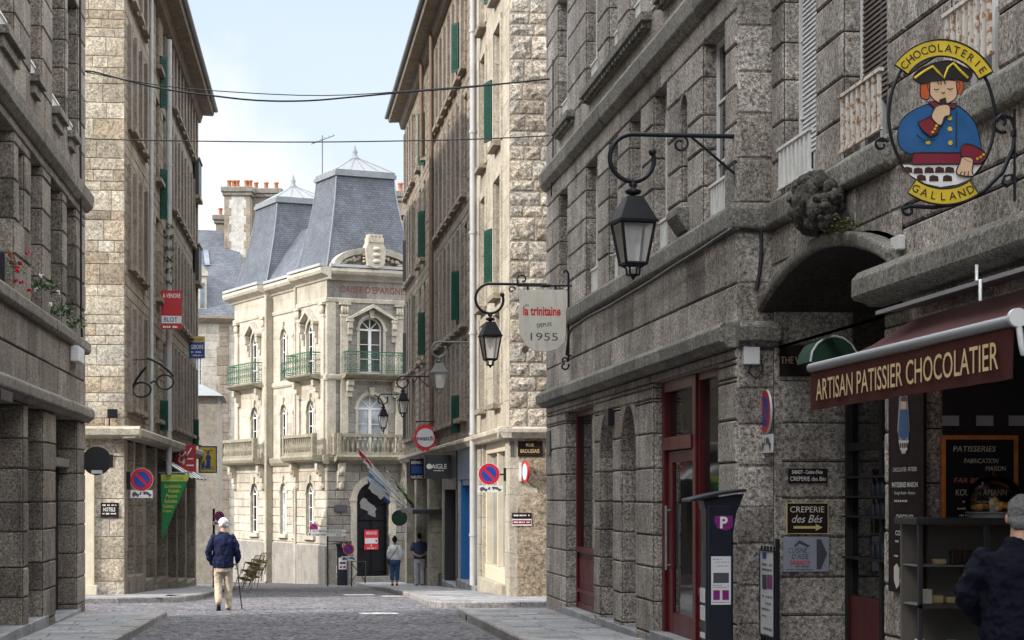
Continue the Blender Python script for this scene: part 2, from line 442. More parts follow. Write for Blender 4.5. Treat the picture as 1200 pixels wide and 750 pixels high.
def slatemat(name, cols, w=.17, h=.10, lich=.3):
    m, n, l, b = _mat(name)
    uv = n.new('ShaderNodeUVMap').outputs[0]; tc = n.new('ShaderNodeNewGeometry').outputs['Position']
    br = n.new('ShaderNodeTexBrick'); br.inputs['Scale'].default_value = 1; br.inputs['Brick Width'].default_value = w; br.inputs['Row Height'].default_value = h
    br.inputs['Mortar Size'].default_value = .008; br.inputs['Color1'].default_value = L3(cols[0]); br.inputs['Color2'].default_value = L3(cols[1]); br.inputs['Mortar'].default_value = L3([q * .4 for q in cols[0]])
    l.new(uv, br.inputs['Vector'])
    g = noise(n, l, tc, 1.2, 6, .75); r = ramp(n, [(.3, .65), (.7, 1.4)]); l.new(g, r.inputs[0])
    c = mixc(n, l, br.outputs['Color'], r.outputs[0], 1., 'MULTIPLY')
    g2 = noise(n, l, tc, 4, 6, .8); r2 = ramp(n, [(.55, 0.), (.75, lich)]); l.new(g2, r2.inputs[0])
    c = mixc(n, l, c, (.32, .33, .32), r2.outputs[0])
    l.new(c, b.inputs['Base Color']); b.inputs['Roughness'].default_value = .55; b.inputs['Specular IOR Level'].default_value = .4
    bp = n.new('ShaderNodeBump'); bp.inputs['Strength'].default_value = .5; bp.inputs['Distance'].default_value = .015; l.new(br.outputs['Fac'], bp.inputs['Height']); bp.invert = True
    l.new(bp.outputs[0], b.inputs['Normal']); return m
M = {}
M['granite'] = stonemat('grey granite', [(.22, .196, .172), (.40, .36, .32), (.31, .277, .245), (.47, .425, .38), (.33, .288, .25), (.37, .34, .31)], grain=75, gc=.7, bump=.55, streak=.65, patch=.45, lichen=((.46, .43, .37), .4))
M['granite_band'] = stonemat('weathered granite moulding', [(.17, .16, .14), (.25, .235, .205)], grain=80, gc=.65, bump=.55, streak=.7, lichen=((.30, .30, .20), .5))
M['granite_pale'] = stonemat('pale granite pier', [(.36, .33, .28), (.44, .40, .34)], grain=42, gc=.5, bump=.4, streak=.4)
M['mortar_grey'] = stonemat('grey joint mortar', [(.035, .03, .027)], grain=60, gc=.3, bump=.2, streak=0)
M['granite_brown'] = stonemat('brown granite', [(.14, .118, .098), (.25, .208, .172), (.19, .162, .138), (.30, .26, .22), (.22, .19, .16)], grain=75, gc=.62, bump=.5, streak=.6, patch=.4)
M['granite_brown_band'] = stonemat('brown granite moulding', [(.17, .15, .13), (.22, .20, .17)], grain=42, gc=.5, bump=.5, streak=.6)
M['mortar_dark'] = stonemat('dark joint mortar', [(.03, .026, .022)], grain=60, gc=.3, bump=.2, streak=0)
M['cream'] = stonemat('cream ashlar', [(.34, .28, .20), (.47, .41, .32), (.54, .485, .39), (.30, .255, .195), (.45, .36, .255), (.50, .46, .395)], grain=46, gc=.45, bump=.8, streak=.35, dirt=(.14, .12, .10), patch=.35)
M['cream_mortar'] = stonemat('pale joint mortar', [(.34, .29, .22)], grain=60, gc=.3, bump=.2, streak=0)
M['cream_smooth'] = stonemat('smooth cream stone', [(.38, .34, .275), (.46, .415, .34)], grain=40, gc=.25, bump=.3, streak=.4, dirt=(.16, .14, .115), patch=.3)
M['rubble'] = stonemat('rock faced granite', [(.23, .195, .155), (.35, .30, .24), (.30, .275, .24), (.41, .365, .30)], grain=30, gc=.6, bump=.8, streak=.25)
M['rough_render'] = stonemat('rough brown render', [(.30, .24, .17), (.36, .29, .21)], grain=22, gc=.5, bump=1., streak=.35, bd=.03)
M['tan'] = stonemat('tan concrete stone', [(.215, .178, .138), (.28, .235, .185), (.245, .205, .165), (.31, .262, .21)], grain=40, gc=.35, bump=.4, streak=.45)
M['taupe'] = stonemat('taupe stone pilasters', [(.20, .168, .14), (.25, .212, .175), (.225, .19, .16)], grain=40, gc=.3, bump=.35, streak=.5)
M['lime'] = stonemat('pale limestone', [(.46, .42, .345), (.55, .50, .415), (.42, .38, .315), (.50, .455, .375)], grain=40, gc=.16, bump=.35, streak=.4, dirt=(.17, .15, .12), patch=.25)
M['lime_trim'] = stonemat('carved limestone', [(.43, .395, .325), (.51, .465, .385)], grain=40, gc=.2, bump=.3, streak=.5, dirt=(.17, .15, .12), patch=.25)
M['lime_grey'] = stonemat('grey granite blocks', [(.20, .188, .17), (.29, .27, .245), (.24, .222, .2), (.33, .305, .27)], grain=40, gc=.22, bump=.4, streak=.5)
M['lime_mossy'] = stonemat('mossy limestone', [(.24, .215, .165), (.32, .29, .225)], grain=24, gc=.25, bump=.35, streak=.65, dirt=(.12, .12, .07), lichen=((.26, .27, .16), .6))
M['lime_mortar'] = stonemat('limestone joint', [(.30, .27, .22)], grain=40, gc=.2, bump=.1, streak=0)
M['render_grey'] = stonemat('grey render', [(.40, .37, .32), (.44, .41, .36)], grain=14, gc=.14, bump=.25, streak=.4, dirt=(.2, .18, .16))
M['render_white'] = stonemat('flaking white render', [(.45, .44, .41)], grain=12, gc=.2, bump=.3, streak=.5, dirt=(.3, .28, .24), lichen=((.28, .25, .20), .7))
M['slate'] = slatemat('blue slate', [(.08, .09, .115), (.115, .126, .15)])
M['slate_pale'] = slatemat('weathered slate', [(.24, .25, .27), (.33, .335, .345)], lich=.5)
M['zinc'] = paint('zinc sheet', (.20, .215, .23), .6, .0, .2, 2.5, dirt=.35)
M['zinc_pale'] = paint('pale zinc flashing', (.42, .43, .44), .5, .2, .15, 3., dirt=.2)
M['terracotta'] = paint('terracotta pot', (.36, .14, .07), .8, 0, .3, 9)
M['sett'] = stonemat('granite setts', [(.10, .10, .115), (.185, .18, .195), (.135, .135, .152), (.235, .222, .235), (.16, .148, .152)], grain=60, gc=.22, bump=.35, streak=0, rough=.6, patch=.35)
M['sett_joint'] = stonemat('sandy sett joints', [(.10, .092, .085)], grain=60, gc=.4, bump=.3, streak=0)
M['slab'] = stonemat('granite paving slabs', [(.19, .195, .21), (.32, .32, .33), (.25, .255, .27), (.37, .365, .365)], grain=46, gc=.3, bump=.3, streak=0, rough=.7, patch=.35)
M['kerb'] = stonemat('granite kerb', [(.26, .25, .25), (.34, .325, .32)], grain=46, gc=.35, bump=.35, streak=0, rough=.75, patch=.3)
M['ground'] = stonemat('old paving', [(.22, .21, .205)], grain=8, gc=.35, bump=.5, streak=0)
M['iron'] = paint('black wrought iron', (.010, .011, .016), .45, 0, .2, 12, spec=.3)
M['iron_grey'] = paint('grey iron', (.12, .13, .13), .5, .3, .2, 12)
M['blackpaint'] = paint('black paint', (.018, .018, .02), .35, 0, .2, 6)
M['navy_metal'] = paint('dark blue metal', (.012, .015, .026), .4, 0, .15, 4, spec=.3)
M['red'] = paint('dark red gloss paint', (.095, .005, .008), .38, 0, .18, 3, spec=.3)
M['red_board'] = paint('red board', (.42, .016, .024), .45, 0, .06, 4)
M['crimson'] = paint('crimson sign face', (.60, .022, .04), .45, 0, .08, 5)
M['white'] = paint('white paint', (.78, .78, .76), .5, 0, .08, 8)
M['white_old'] = paint('flaking white iron', (.74, .73, .70), .6, 0, .1, 10, dirt=.35)
M['rusty_white'] = paint('rusting white iron', (.66, .62, .55), .7, 0, .2, 14, dirt=.0)
def _rust():
    m, n, l, b = _mat('rust stained white iron')
    tc = n.new('ShaderNodeNewGeometry').outputs['Position']
    f = noise(n, l, tc, 16, 5, .7); r = ramp(n, [(.5, (.66, .62, .55)), (.58, (.35, .16, .06)), (.7, (.16, .07, .03))]); l.new(f, r.inputs[0])
    l.new(r.outputs[0], b.inputs['Base Color']); b.inputs['Roughness'].default_value = .8; M['rusty_white'] = m
_rust()
M['offwhite'] = paint('off white enamel', (.70, .67, .58), .5, 0, .1, 3, dirt=.3)
M['cream_paint'] = paint('cream paint', (.68, .60, .46), .5, 0, .12, 4, dirt=.15)
M['green_shutter'] = paint('dark green shutter', (.008, .055, .040), .5, 0, .2, 5)
M['green_iron'] = paint('green wrought iron', (.025, .13, .075), .5, .1, .3, 8)
M['green_cloth'] = paint('green canvas', (.007, .045, .024), .75, 0, .15, 4, bump=.2)
M['green_banner'] = paint('green banner', (.008, .22, .065), .6, 0, .1, 3)
M['bluepaint'] = paint('bright blue shopfront', (.02, .16, .42), .4, 0, .1, 3)
M['slateblue'] = paint('blue grey fascia', (.10, .14, .24), .5, 0, .15, 3)
M['charcoal'] = paint('charcoal fascia', (.028, .028, .031), .5, 0, .12, 3)
M['bluesign'] = paint('blue sign', (.012, .06, .26), .4, 0, .06, 4)
M['signblue'] = paint('traffic blue', (.012, .05, .30), .4, 0, .05, 4)
M['signred'] = paint('traffic red', (.50, .012, .03), .4, 0, .05, 4)
M['yellow'] = paint('yellow sign', (.70, .50, .03), .5, 0, .16, 9, dirt=.18)
M['lime_yellow'] = paint('lime yellow band', (.55, .58, .08), .5, 0, .06, 4)
M['gold'] = paint('gold lettering', (.66, .52, .24), .5, .1, .1, 6)
M['tanletter'] = paint('tan lettering', (.62, .46, .24), .6, 0, .08, 6)
M['brownletter'] = paint('dark red carved letters', (.22, .06, .05), .7, 0, .1, 6)
M['awning'] = paint('burgundy canvas', (.16, .055, .058), .85, 0, .35, 3, bump=.15, dirt=.3)
def _canvas():
    m = M['awning']; n = m.node_tree.nodes; l = m.node_tree.links; b = n['Principled BSDF']; o = n['Material Output']
    t = n.new('ShaderNodeBsdfTranslucent'); t.inputs[0].default_value = (.62, .36, .36, 1); x = n.new('ShaderNodeMixShader'); x.inputs[0].default_value = .65
    l.new(b.outputs[0], x.inputs[1]); l.new(t.outputs[0], x.inputs[2]); l.new(x.outputs[0], o.inputs[0])
_canvas()
M['awning_valance'] = paint('brown red valance', (.058, .017, .014), .9, 0, .3, 7, bump=.15, spec=.1)
M['alu'] = paint('grey aluminium', (.27, .28, .29), .5, .2, .08, 5)
M['alu_pale'] = paint('pale grey tube', (.60, .61, .62), .5, .1, .12, 3, dirt=.2)
M['pvc'] = paint('grey downpipe', (.42, .42, .42), .5, 0, .12, 3, dirt=.3)
M['pvc_rust'] = paint('rust brown downpipe', (.15, .095, .065), .6, .1, .3, 5)
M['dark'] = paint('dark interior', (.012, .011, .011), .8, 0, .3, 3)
M['interior'] = paint('shop interior wall', (.10, .085, .07), .8, 0, .3, 2)
M['wood'] = paint('orange brown wood', (.48, .17, .04), .45, 0, .35, 8)
M['slateboard'] = paint('blackboard', (.012, .012, .013), .8, 0, .4, 7, spec=.15)
M['chalk'] = paint('chalk', (.55, .52, .42), .9, 0, .3, 30)
M['chalkred'] = paint('pink chalk', (.50, .16, .14), .9, 0, .3, 30)
M['pastry'] = paint('golden pastry', (.80, .42, .06), .55, 0, .35, 20)
M['magenta'] = paint('purple panel', (.20, .012, .16), .4, 0, .06, 4)
M['paper'] = paint('white print', (.66, .66, .67), .5, 0, .06, 4)
M['print'] = paint('grey print', (.06, .06, .075), .6, 0, .1, 10)
M['brownboard'] = paint('brown black board', (.022, .014, .013), .7, 0, .12, 4, spec=.1)
M['greyboard'] = paint('grey blue board', (.30, .32, .37), .45, 0, .1, 4)
M['greypale'] = paint('pale grey box', (.62, .62, .62), .5, 0, .06, 4)
M['cable'] = paint('black cable', (.012, .012, .014), .6)
M['doorblack'] = paint('black door paint', (.010, .010, .013), .5, 0, .2, 3, spec=.2)
M['pane'] = glassmat('window glass', (.010, .011, .013), .04, .4)
M['pane_sky'] = glassmat('pale window glass', (.14, .17, .20), .06, .7)
M['pane_mid'] = glassmat('glass before a curtain', (.06, .06, .058), .05, .45)
M['pane_net'] = glassmat('glass with net curtain', (.30, .33, .36), .12, .6)
M['clear'] = clearglass('clear glass')
def frosted(name):
    m, n, l, b = _mat(name); n.remove(b); o = n['Material Output']; t = n.new('ShaderNodeBsdfTransparent'); d = n.new('ShaderNodeBsdfTranslucent'); e = n.new('ShaderNodeBsdfDiffuse'); d.inputs[0].default_value = e.inputs[0].default_value = (.8, .82, .82, 1); g = n.new('ShaderNodeBsdfGlossy'); g.inputs['Roughness'].default_value = .08
    a = n.new('ShaderNodeMixShader'); a.inputs[0].default_value = .5; l.new(d.outputs[0], a.inputs[1]); l.new(e.outputs[0], a.inputs[2])
    c = n.new('ShaderNodeMixShader'); c.inputs[0].default_value = .34; l.new(t.outputs[0], c.inputs[1]); l.new(a.outputs[0], c.inputs[2])
    f = n.new('ShaderNodeFresnel'); k = n.new('ShaderNodeMixShader'); l.new(f.outputs[0], k.inputs[0]); l.new(c.outputs[0], k.inputs[1]); l.new(g.outputs[0], k.inputs[2]); l.new(k.outputs[0], o.inputs[0]); return m
M['lampglass'] = frosted('dusty lantern glass')
M['leaf'] = paint('leaf', (.055, .11, .022), .6, 0, .5, 30)
M['moss'] = paint('moss', (.12, .13, .04), .9, 0, .5, 20)
M['petal'] = paint('red geranium petal', (.55, .015, .03), .6, 0, .3, 30)
M['petal_white'] = paint('white petal', (.75, .72, .70), .6, 0, .1, 30)
M['near_black'] = stonemat('near black vault stone', [(.055, .05, .046), (.075, .07, .062)], grain=60, gc=.5, bump=.5, streak=.3)  # niche vault stone, set far darker than the granite around it
M['gargoyle'] = stonemat('dark carved stone', [(.075, .07, .06)], grain=34, gc=.6, bump=1., streak=.3, lichen=((.16, .15, .10), .5))
M['skin'] = paint('skin', (.52, .29, .20), .55, 0, .12, 20)
M['skin_sign'] = paint('painted skin', (.70, .47, .30), .5, 0, .04, 6)
M['hair_white'] = paint('white hair', (.72, .71, .69), .8, 0, .25, 40, bump=.5, spec=.12)
M['hair_grey'] = paint('grey hair', (.22, .22, .22), .8, 0, .5, 60, bump=.8, spec=.12)
M['hair_dark'] = paint('dark hair', (.02, .015, .013), .7, 0, .3, 40, bump=.5, spec=.12)
M['navy_wool'] = paint('navy cloth', (.016, .022, .060), .85, 0, .25, 9, bump=.25, spec=.12)
M['navy_knit'] = paint('black navy knit', (.006, .007, .014), .9, 0, .3, 12, bump=.3, spec=.12)
M['beige'] = paint('beige trousers', (.50, .42, .33), .85, 0, .12, 8, bump=.2, spec=.12)
M['denim'] = paint('blue denim', (.045, .10, .19), .85, 0, .2, 12, bump=.2, spec=.12)
M['polo'] = paint('blue grey polo', (.055, .085, .15), .85, 0, .15, 10, bump=.2, spec=.12)
M['paletrousers'] = paint('pale grey trousers', (.52, .52, .55), .85, 0, .12, 8, bump=.2, spec=.12)
M['whiteknit'] = paint('white top', (.72, .73, .76), .85, 0, .1, 10, bump=.2, spec=.12)
M['shoe'] = paint('dark shoe', (.02, .016, .014), .5, 0, .2, 10)
M['leather'] = paint('dark leather', (.03, .02, .02), .5, 0, .2, 10)
M['coatblue'] = paint('painted blue coat', (.012, .10, .28), .5, 0, .2, 9, dirt=.15)
M['maroon'] = paint('painted maroon', (.20, .012, .030), .45, 0, .05, 5)
M['orangehair'] = paint('painted orange hair', (.52, .10, .02), .45, 0, .05, 5)
M['chocolate'] = paint('painted chocolate', (.045, .015, .008), .45, 0, .3, 40)
M['bamboo'] = paint('woven cafe chair', (.34, .27, .13), .5, 0, .2, 8)
M['flagblue'] = paint('blue flag cloth', (.03, .09, .35), .8, 0, .1, 6)
M['flaglight'] = paint('light blue flag cloth', (.12, .36, .62), .8, 0, .1, 6)
M['flagred'] = paint('red flag cloth', (.60, .03, .03), .8, 0, .1, 6)
M['flagwhite'] = paint('white flag cloth', (.78, .78, .80), .8, 0, .1, 6)
M['flagblack'] = paint('black flag cloth', (.018, .018, .02), .8, 0, .1, 6)
M['flaggreen'] = paint('green flag cloth', (.24, .50, .05), .8, 0, .1, 6)
M['flagpurple'] = paint('purple flag cloth', (.06, .02, .12), .8, 0, .1, 6)
M['flagpink'] = paint('pink flag cloth', (.50, .10, .34), .8, 0, .1, 6)
# ------------------------------------------------------------------ camera, sky, sun
sc = bpy.context.scene
cam = bpy.data.objects.new('camera', bpy.data.cameras.new('camera')); COL.objects.link(cam); sc.camera = cam
cam.location = (0, 0, EYE); cam.rotation_euler = (math.pi / 2, 0, -TH)
cam.data.sensor_width = 36; cam.data.lens = 36 * F / 1200; cam.data.shift_y = (HY - 375) / 1200; cam.data.clip_start = .1; cam.data.clip_end = 3000
SUN_AZ, SUN_EL = math.radians(25), math.radians(28)       # the sun stands over the side street on the left
sd = Vector((-math.cos(SUN_AZ) * math.cos(SUN_EL), -math.sin(SUN_AZ) * math.cos(SUN_EL), math.sin(SUN_EL)))
sl = bpy.data.lights.new('sun', 'SUN'); sl.energy = 2.2; sl.angle = math.radians(.5); sl.color = (1, .92, .82)
so = bpy.data.objects.new('sun', sl); COL.objects.link(so); so.rotation_euler = sd.to_track_quat('Z', 'Y').to_euler()
w = bpy.data.worlds.new('World'); sc.world = w; w.use_nodes = True
n, l = w.node_tree.nodes, w.node_tree.links; bg = n['Background']
sky = n.new('ShaderNodeTexSky'); sky.sky_type = 'NISHITA'; sky.sun_disc = False; sky.sun_elevation = SUN_EL; sky.sun_rotation = math.atan2(sd.x, sd.y)
sky.air_density = 1.; sky.dust_density = 1.5; sky.ozone_density = 1.
tc = n.new('ShaderNodeTexCoord').outputs['Generated']
mp = n.new('ShaderNodeMapping'); mp.inputs['Scale'].default_value = (1, 1, 2.6); mp.inputs['Location'].default_value = (.35, .0, .12); l.new(tc, mp.inputs[0])
cn = n.new('ShaderNodeTexNoise'); cn.inputs['Scale'].default_value = 3.1; cn.inputs['Detail'].default_value = 7; cn.inputs['Roughness'].default_value = .58; l.new(mp.outputs[0], cn.inputs['Vector'])
cr = ramp(n, [(.40, 0.), (.62, 1.)]); l.new(cn.outputs['Fac'], cr.inputs[0])
sx = n.new('ShaderNodeSeparateXYZ'); l.new(tc, sx.inputs[0])
hr = ramp(n, [(.0, 1.), (.08, .6), (.12, .10), (.27, .06), (.42, 1.)]); l.new(sx.outputs['Z'], hr.inputs[0])
ds = n.new('ShaderNodeVectorMath'); ds.operation = 'DISTANCE'; l.new(tc, ds.inputs[0]); ds.inputs[1].default_value = (-.10, .98, .09)
m1 = n.new('ShaderNodeMath'); m1.operation = 'MULTIPLY_ADD'; m1.inputs[1].default_value = -8.5; m1.inputs[2].default_value = 1.1; l.new(ds.outputs['Value'], m1.inputs[0])
cn2 = n.new('ShaderNodeTexNoise'); cn2.inputs['Scale'].default_value = 14; cn2.inputs['Detail'].default_value = 8; cn2.inputs['Roughness'].default_value = .6; l.new(tc, cn2.inputs['Vector'])
m2 = n.new('ShaderNodeMath'); m2.operation = 'MULTIPLY_ADD'; m2.inputs[1].default_value = 1.1; l.new(cn2.outputs['Fac'], m2.inputs[0]); l.new(m1.outputs[0], m2.inputs[2])
br_ = ramp(n, [(.40, 0.), (.95, 1.)]); l.new(m2.outputs[0], br_.inputs[0])
mu = n.new('ShaderNodeMath'); mu.operation = 'MULTIPLY'; l.new(cr.outputs[0], mu.inputs[0]); l.new(hr.outputs[0], mu.inputs[1])
bl = ramp(n, [(.0, (.36, .37, .375)), (.10, (.325, .35, .37)), (.26, (.27, .32, .36)), (.34, (.33, .40, .47)), (.5, (.50, .58, .66))]); l.new(sx.outputs['Z'], bl.inputs[0])
vm = n.new('ShaderNodeVectorMath'); vm.operation = 'SCALE'; vm.inputs['Scale'].default_value = 9.; l.new(bl.outputs[0], vm.inputs[0])
hz = mixc(n, l, sky.outputs[0], vm.outputs[0], .86)
# broken white cloud; the unseen part overhead is brightened to light the shaded street
cb = ramp(n, [(.22, .20), (.27, .20), (.42, 1.)]); l.new(sx.outputs['Z'], cb.inputs[0])
vc = n.new('ShaderNodeVectorMath'); vc.operation = 'SCALE'; vc.inputs['Scale'].default_value = 20.; l.new(cb.outputs[0], vc.inputs[0])
mxx_ = n.new('ShaderNodeMath'); mxx_.operation = 'MAXIMUM'; l.new(mu.outputs[0], mxx_.inputs[0]); l.new(br_.outputs[0], mxx_.inputs[1])
cl = mixc(n, l, hz, vc.outputs[0], mxx_.outputs[0])
l.new(cl, bg.inputs[0]); bg.inputs[1].default_value = .15
vs = sc.view_settings; vs.view_transform = 'Standard'; vs.look = 'None'; vs.gamma = 1; vs.use_curve_mapping = False; vs.exposure = .98
sc.cycles.max_bounces = 8; sc.cycles.diffuse_bounces = 5; sc.cycles.use_denoising = True; sc.cycles.caustics_reflective = False; sc.cycles.caustics_refractive = False
sc.cycles.sample_clamp_indirect = 6
# ------------------------------------------------------------------ the street: falls away from the camera ever more steeply
ZP = [(-400, 1.2), (-60, .35), (0, 0), (15, -.14), (26.8, -.36), (34.5, -.45), (37.5, -.53), (44, -.66), (55, -1.04), (65, -1.45), (86, -2.2), (110, -3.), (160, -4.2), (900, -14)]
def zr(y):
    for (a, p), (b, q) in zip(ZP, ZP[1:]):
        if y <= b: return p + (q - p) * (y - a) / (b - a)
    return ZP[-1][1]
PV = .125
XL, XR = -1.85, 3.1                                       # kerb lines
g = MB(); ys = [-400, -60] + [2.5 * k for k in range(0, 52)] + [160, 300, 900]
xs = [-700, -60, -14, -7, -3, 0, 3, 6, 12, 60, 700]
g.grid([[(x, y, zr(y) - .03) for x in xs] for y in ys], sm=False)
o = part('ground', g, M['ground']); o['kind'] = 'structure'
# setts, laid in rows across the street, each a worn little block
road = MB(); gg = random.Random(3)
def setts(x0, x1, y0, y1, hole=None, wr=(.11, .19), hr=(.10, .13)):
    y = y0
    while y < y1:
        h = gg.uniform(*hr); e = min(y + h, y1); x = x0 - gg.uniform(0, .1)
        while x < x1:
            q = gg.uniform(*wr); q = x1 - x if x1 - x - q < .1 else q; b = min(x + q, x1); xx = max(x, x0)
            if b - xx > .04 and not (hole and hole((xx + b) / 2, (y + e) / 2)):
                lift = gg.uniform(-.006, .006); tx = gg.uniform(-.004, .004); mxx = (xx + b) / 2
                stone(road, lambda u, z, of: (u, z, zr(z) + of + lift + tx * (u - mxx) / .1 if of else zr(z) - .016), xx, b, y, e, .013, .026, .014, 0, gg.random(), 0, gg)
            x += q
        y += h
kl = lambda y: XL + (y - 33) * .012
def onroad(x, y): return False
setts(XL - .15, XR + .05, 17, 34.3)
setts(-14, 9, 34.3, 38.2); setts(-14, XR, 38.2, 42.4)
setts(-1.9, XR - .02, 42.4, 74)
rs = MB()
rs.grid([[(x, y, zr(y) - .008) for x in (-14, -6, -2, 0, 3, 9)] for y in [-30] + [2.5 * k for k in range(-4, 45)]], sm=False)
def join(a, b, mi):
    i = len(a.v); a.v += b.v; a.f += [tuple(i + k for k in f) for f in b.f]; a.m += [mi] * len(b.f); a.r += b.r; a.sm += b.sm
join(road, rs, 1)
o = part('road', road, [M['sett'], M['sett_joint']]); o['kind'] = 'structure'
# pavements: slabs with granite kerb stones
def pavement(name, regs, kerbs, seed, rows=(.38, .52)):
    g = random.Random(seed); mb = MB()
    for x0, x1, y0, y1 in regs:
        zs = cuts(y0, y1, .45, (), .12, g)
        blocks(mb, lambda u, z, of: (u, z, zr(z) + PV - .008 + of), x0, x1, zs, [], (.5, .95), .012, .012, .008, 0, 0, g)
        yy = [y0 + (y1 - y0) * k / max(1, int((y1 - y0) / 2)) for k in range(max(1, int((y1 - y0) / 2)) + 1)]
        mb.grid([[(x0, y, zr(y) + PV - .006), (x1, y, zr(y) + PV - .006)] for y in yy], 1, sm=False)
    o = part(name, mb, [M['slab'], M['sett_joint']]); o['kind'] = 'structure'
    kb = MB()
    for line in kerbs:
        # kerb stones run along a polyline; w = inwards (left of travel)
        for (a, b) in zip(line, line[1:]):
            a, b = Vector(a), Vector(b); d = b - a; L = d.length; d.normalize(); nn = Vector((-d.y, d.x)); nst = max(1, round(L / 1.))
            for k in range(nst):
                p = a + d * (L * k / nst + .006); q = a + d * (L * (k + 1) / nst - .006); w = .24; c = .018; j = g.uniform(-.006, .006)
                Z = lambda v, h: (v.x, v.y, zr(v.y) + h + j)
                lo = [Z(p, -.06), Z(q, -.06), Z(q + nn * w, -.06), Z(p + nn * w, -.06)]
                md = [Z(p, PV - c), Z(q, PV - c)]
                hi = [Z(p + nn * c, PV + .006), Z(q + nn * c, PV + .006), Z(q + nn * w, PV + .006), Z(p + nn * w, PV + .006)]
                r = g.random()
                kb.face([lo[0], lo[1], md[1], md[0]], 0, r); kb.face([md[0], md[1], hi[1], hi[0]], 0, r); kb.face(hi, 0, r)
                kb.face([lo[0], md[0], hi[0], hi[3], lo[3]], 0, r); kb.face([lo[1], lo[2], hi[2], hi[1], md[1]], 0, r)
    o = part('kerb', kb, M['kerb']); o['kind'] = 'structure'
# the near left: XL at Y=33, ends in a corner; the kerb stone turns back to the wall
pavement('pavement', [(-8, XL - .23, 14, 34.3)], [[(-2.5, 14), (-2.05, 26.4), (XL + .06, 34.2)]], 21)
pavement('pavement', [(XR + .32, 9, 12, 34.6)], [[(XR + .1, 34.6), (XR + .1, 27), (XR + .1, 12)]], 22)
CURL = [(-14, 42.2), (-3.2, 42.2), (-2.35, 42.5), (-1.85, 43.2), (-1.62, 44.2), (-1.55, 46), (-1.45, 52), (-1.1, 74)]
pavement('pavement', [(-14, -2.3, 42.45, 45.3), (-3.6, -1.72, 44.9, 74)], [CURL[::1]], 23)
CURR = [(3.3, 80), (3.05, 41.), (3.05, 39.1), (3.25, 38.5), (3.7, 38.25), (9, 38.2)]
pavement('pavement', [(3.32, 9, 38.5, 42), (3.3, 5.2, 42, 80)], [CURR], 24)
dr = MB(); fD = Fr((XR + .1, 33.0), (0, -1)); dr.prism(fD, [(-.13, zr(33) - .01), (.13, zr(33) - .01), (.12, zr(33) + .05), (.06, zr(33) + .085), (-.06, zr(33) + .085), (-.12, zr(33) + .05)], .001, .006); o = part('kerb_drain', dr, M['dark']); o['kind'] = 'structure'
# painted road marks, worn setts painted white
for X0, X1, Y0, Y1 in ((1.55, 2.15, 34.9, 35.7), (1.75, 2.45, 48.5, 50.2), (2.55, 3.0, 46.4, 47.6)):
    mk = MB(); gy = Y0; q = random.Random(int(X0 * 9))
    while gy < Y1 - .02:
        gx = X0 + q.uniform(-.05, .05)
        while gx < X1:
            a = q.uniform(.12, .2)
            if q.random() < .92: mk.face([(gx, gy, zr(gy) + .022), (min(gx + a, X1 + .05), gy, zr(gy) + .022), (min(gx + a, X1 + .05), gy + .105, zr(gy + .1) + .022), (gx, gy + .105, zr(gy + .1) + .022)])
            gx += a + .012
        gy += .12
    o = part('road_marking', mk, M['white_old']); o['kind'] = 'structure'
# ================================================================== the near granite building on the right, red shopfront
RW = Fr((4.75, 0), (0, -1)); RN = Fr((5.12, 0), (0, -1))
U = lambda px, off=0: RW.u(px, off)
T = thing('granite_building', 'grey granite corner building with dark red shopfront and two arched slits', 'building', (4.75, 27, zr(27)))
GB = T
WB = MB()
ops = [dict(u0=U(664), u1=U(697), z0=-.3, z1=3.0, d=.24, nofix=1),
       dict(u0=U(704), u1=U(719.5), z0=-.3, z1=2.82, d=.9, arch=1, rise=.62, nofix=1), dict(u0=U(729), u1=U(746), z0=-.3, z1=2.86, d=.9, arch=1, rise=.6, nofix=1),
       dict(u0=U(766), u1=U(843), z0=-.3, z1=3.06, d=.22, nofix=1)]
W1 = [(656, 666), (687, 701), (714, 725), (738, 752), (766, 783), (824, 851)]
for k, (a, b) in enumerate(W1):
    ops.append(dict(u0=U(a), u1=U(b), z0=4.66, z1=6.66, d=.24))
ops.append(dict(u0=U(799), u1=U(807), z0=4.95, z1=6.3, d=.3, arch=1, nofix=1))
for a, b in ((654, 666), (687, 701), (714, 725), (738, 752), (774, 790), (824, 851)):
    ops.append(dict(u0=U(a), u1=U(b), z0=7.72, z1=9.9, d=.24))
u0, u1 = U(641), U(864)
wall(WB, RW, u0, u1, -.5, 11.6, ops, .42, (.7, 1.5), .06, .014, .018, .02, g=random.Random(4), fixed=(3.17, 3.4, 3.83, 4.38, 4.66, 6.95, 7.3))
# return face towards the camera where the far part stands proud
RR = Fr((4.75, -u1), (1, 0))
wall(WB, RR, 0, .40, -.5, 11.6, [], .42, (.9, .9), .05, .014, .018, .02, g=random.Random(9), fixed=(3.17, 3.4, 3.83, 4.38, 4.66, 6.95, 7.3))
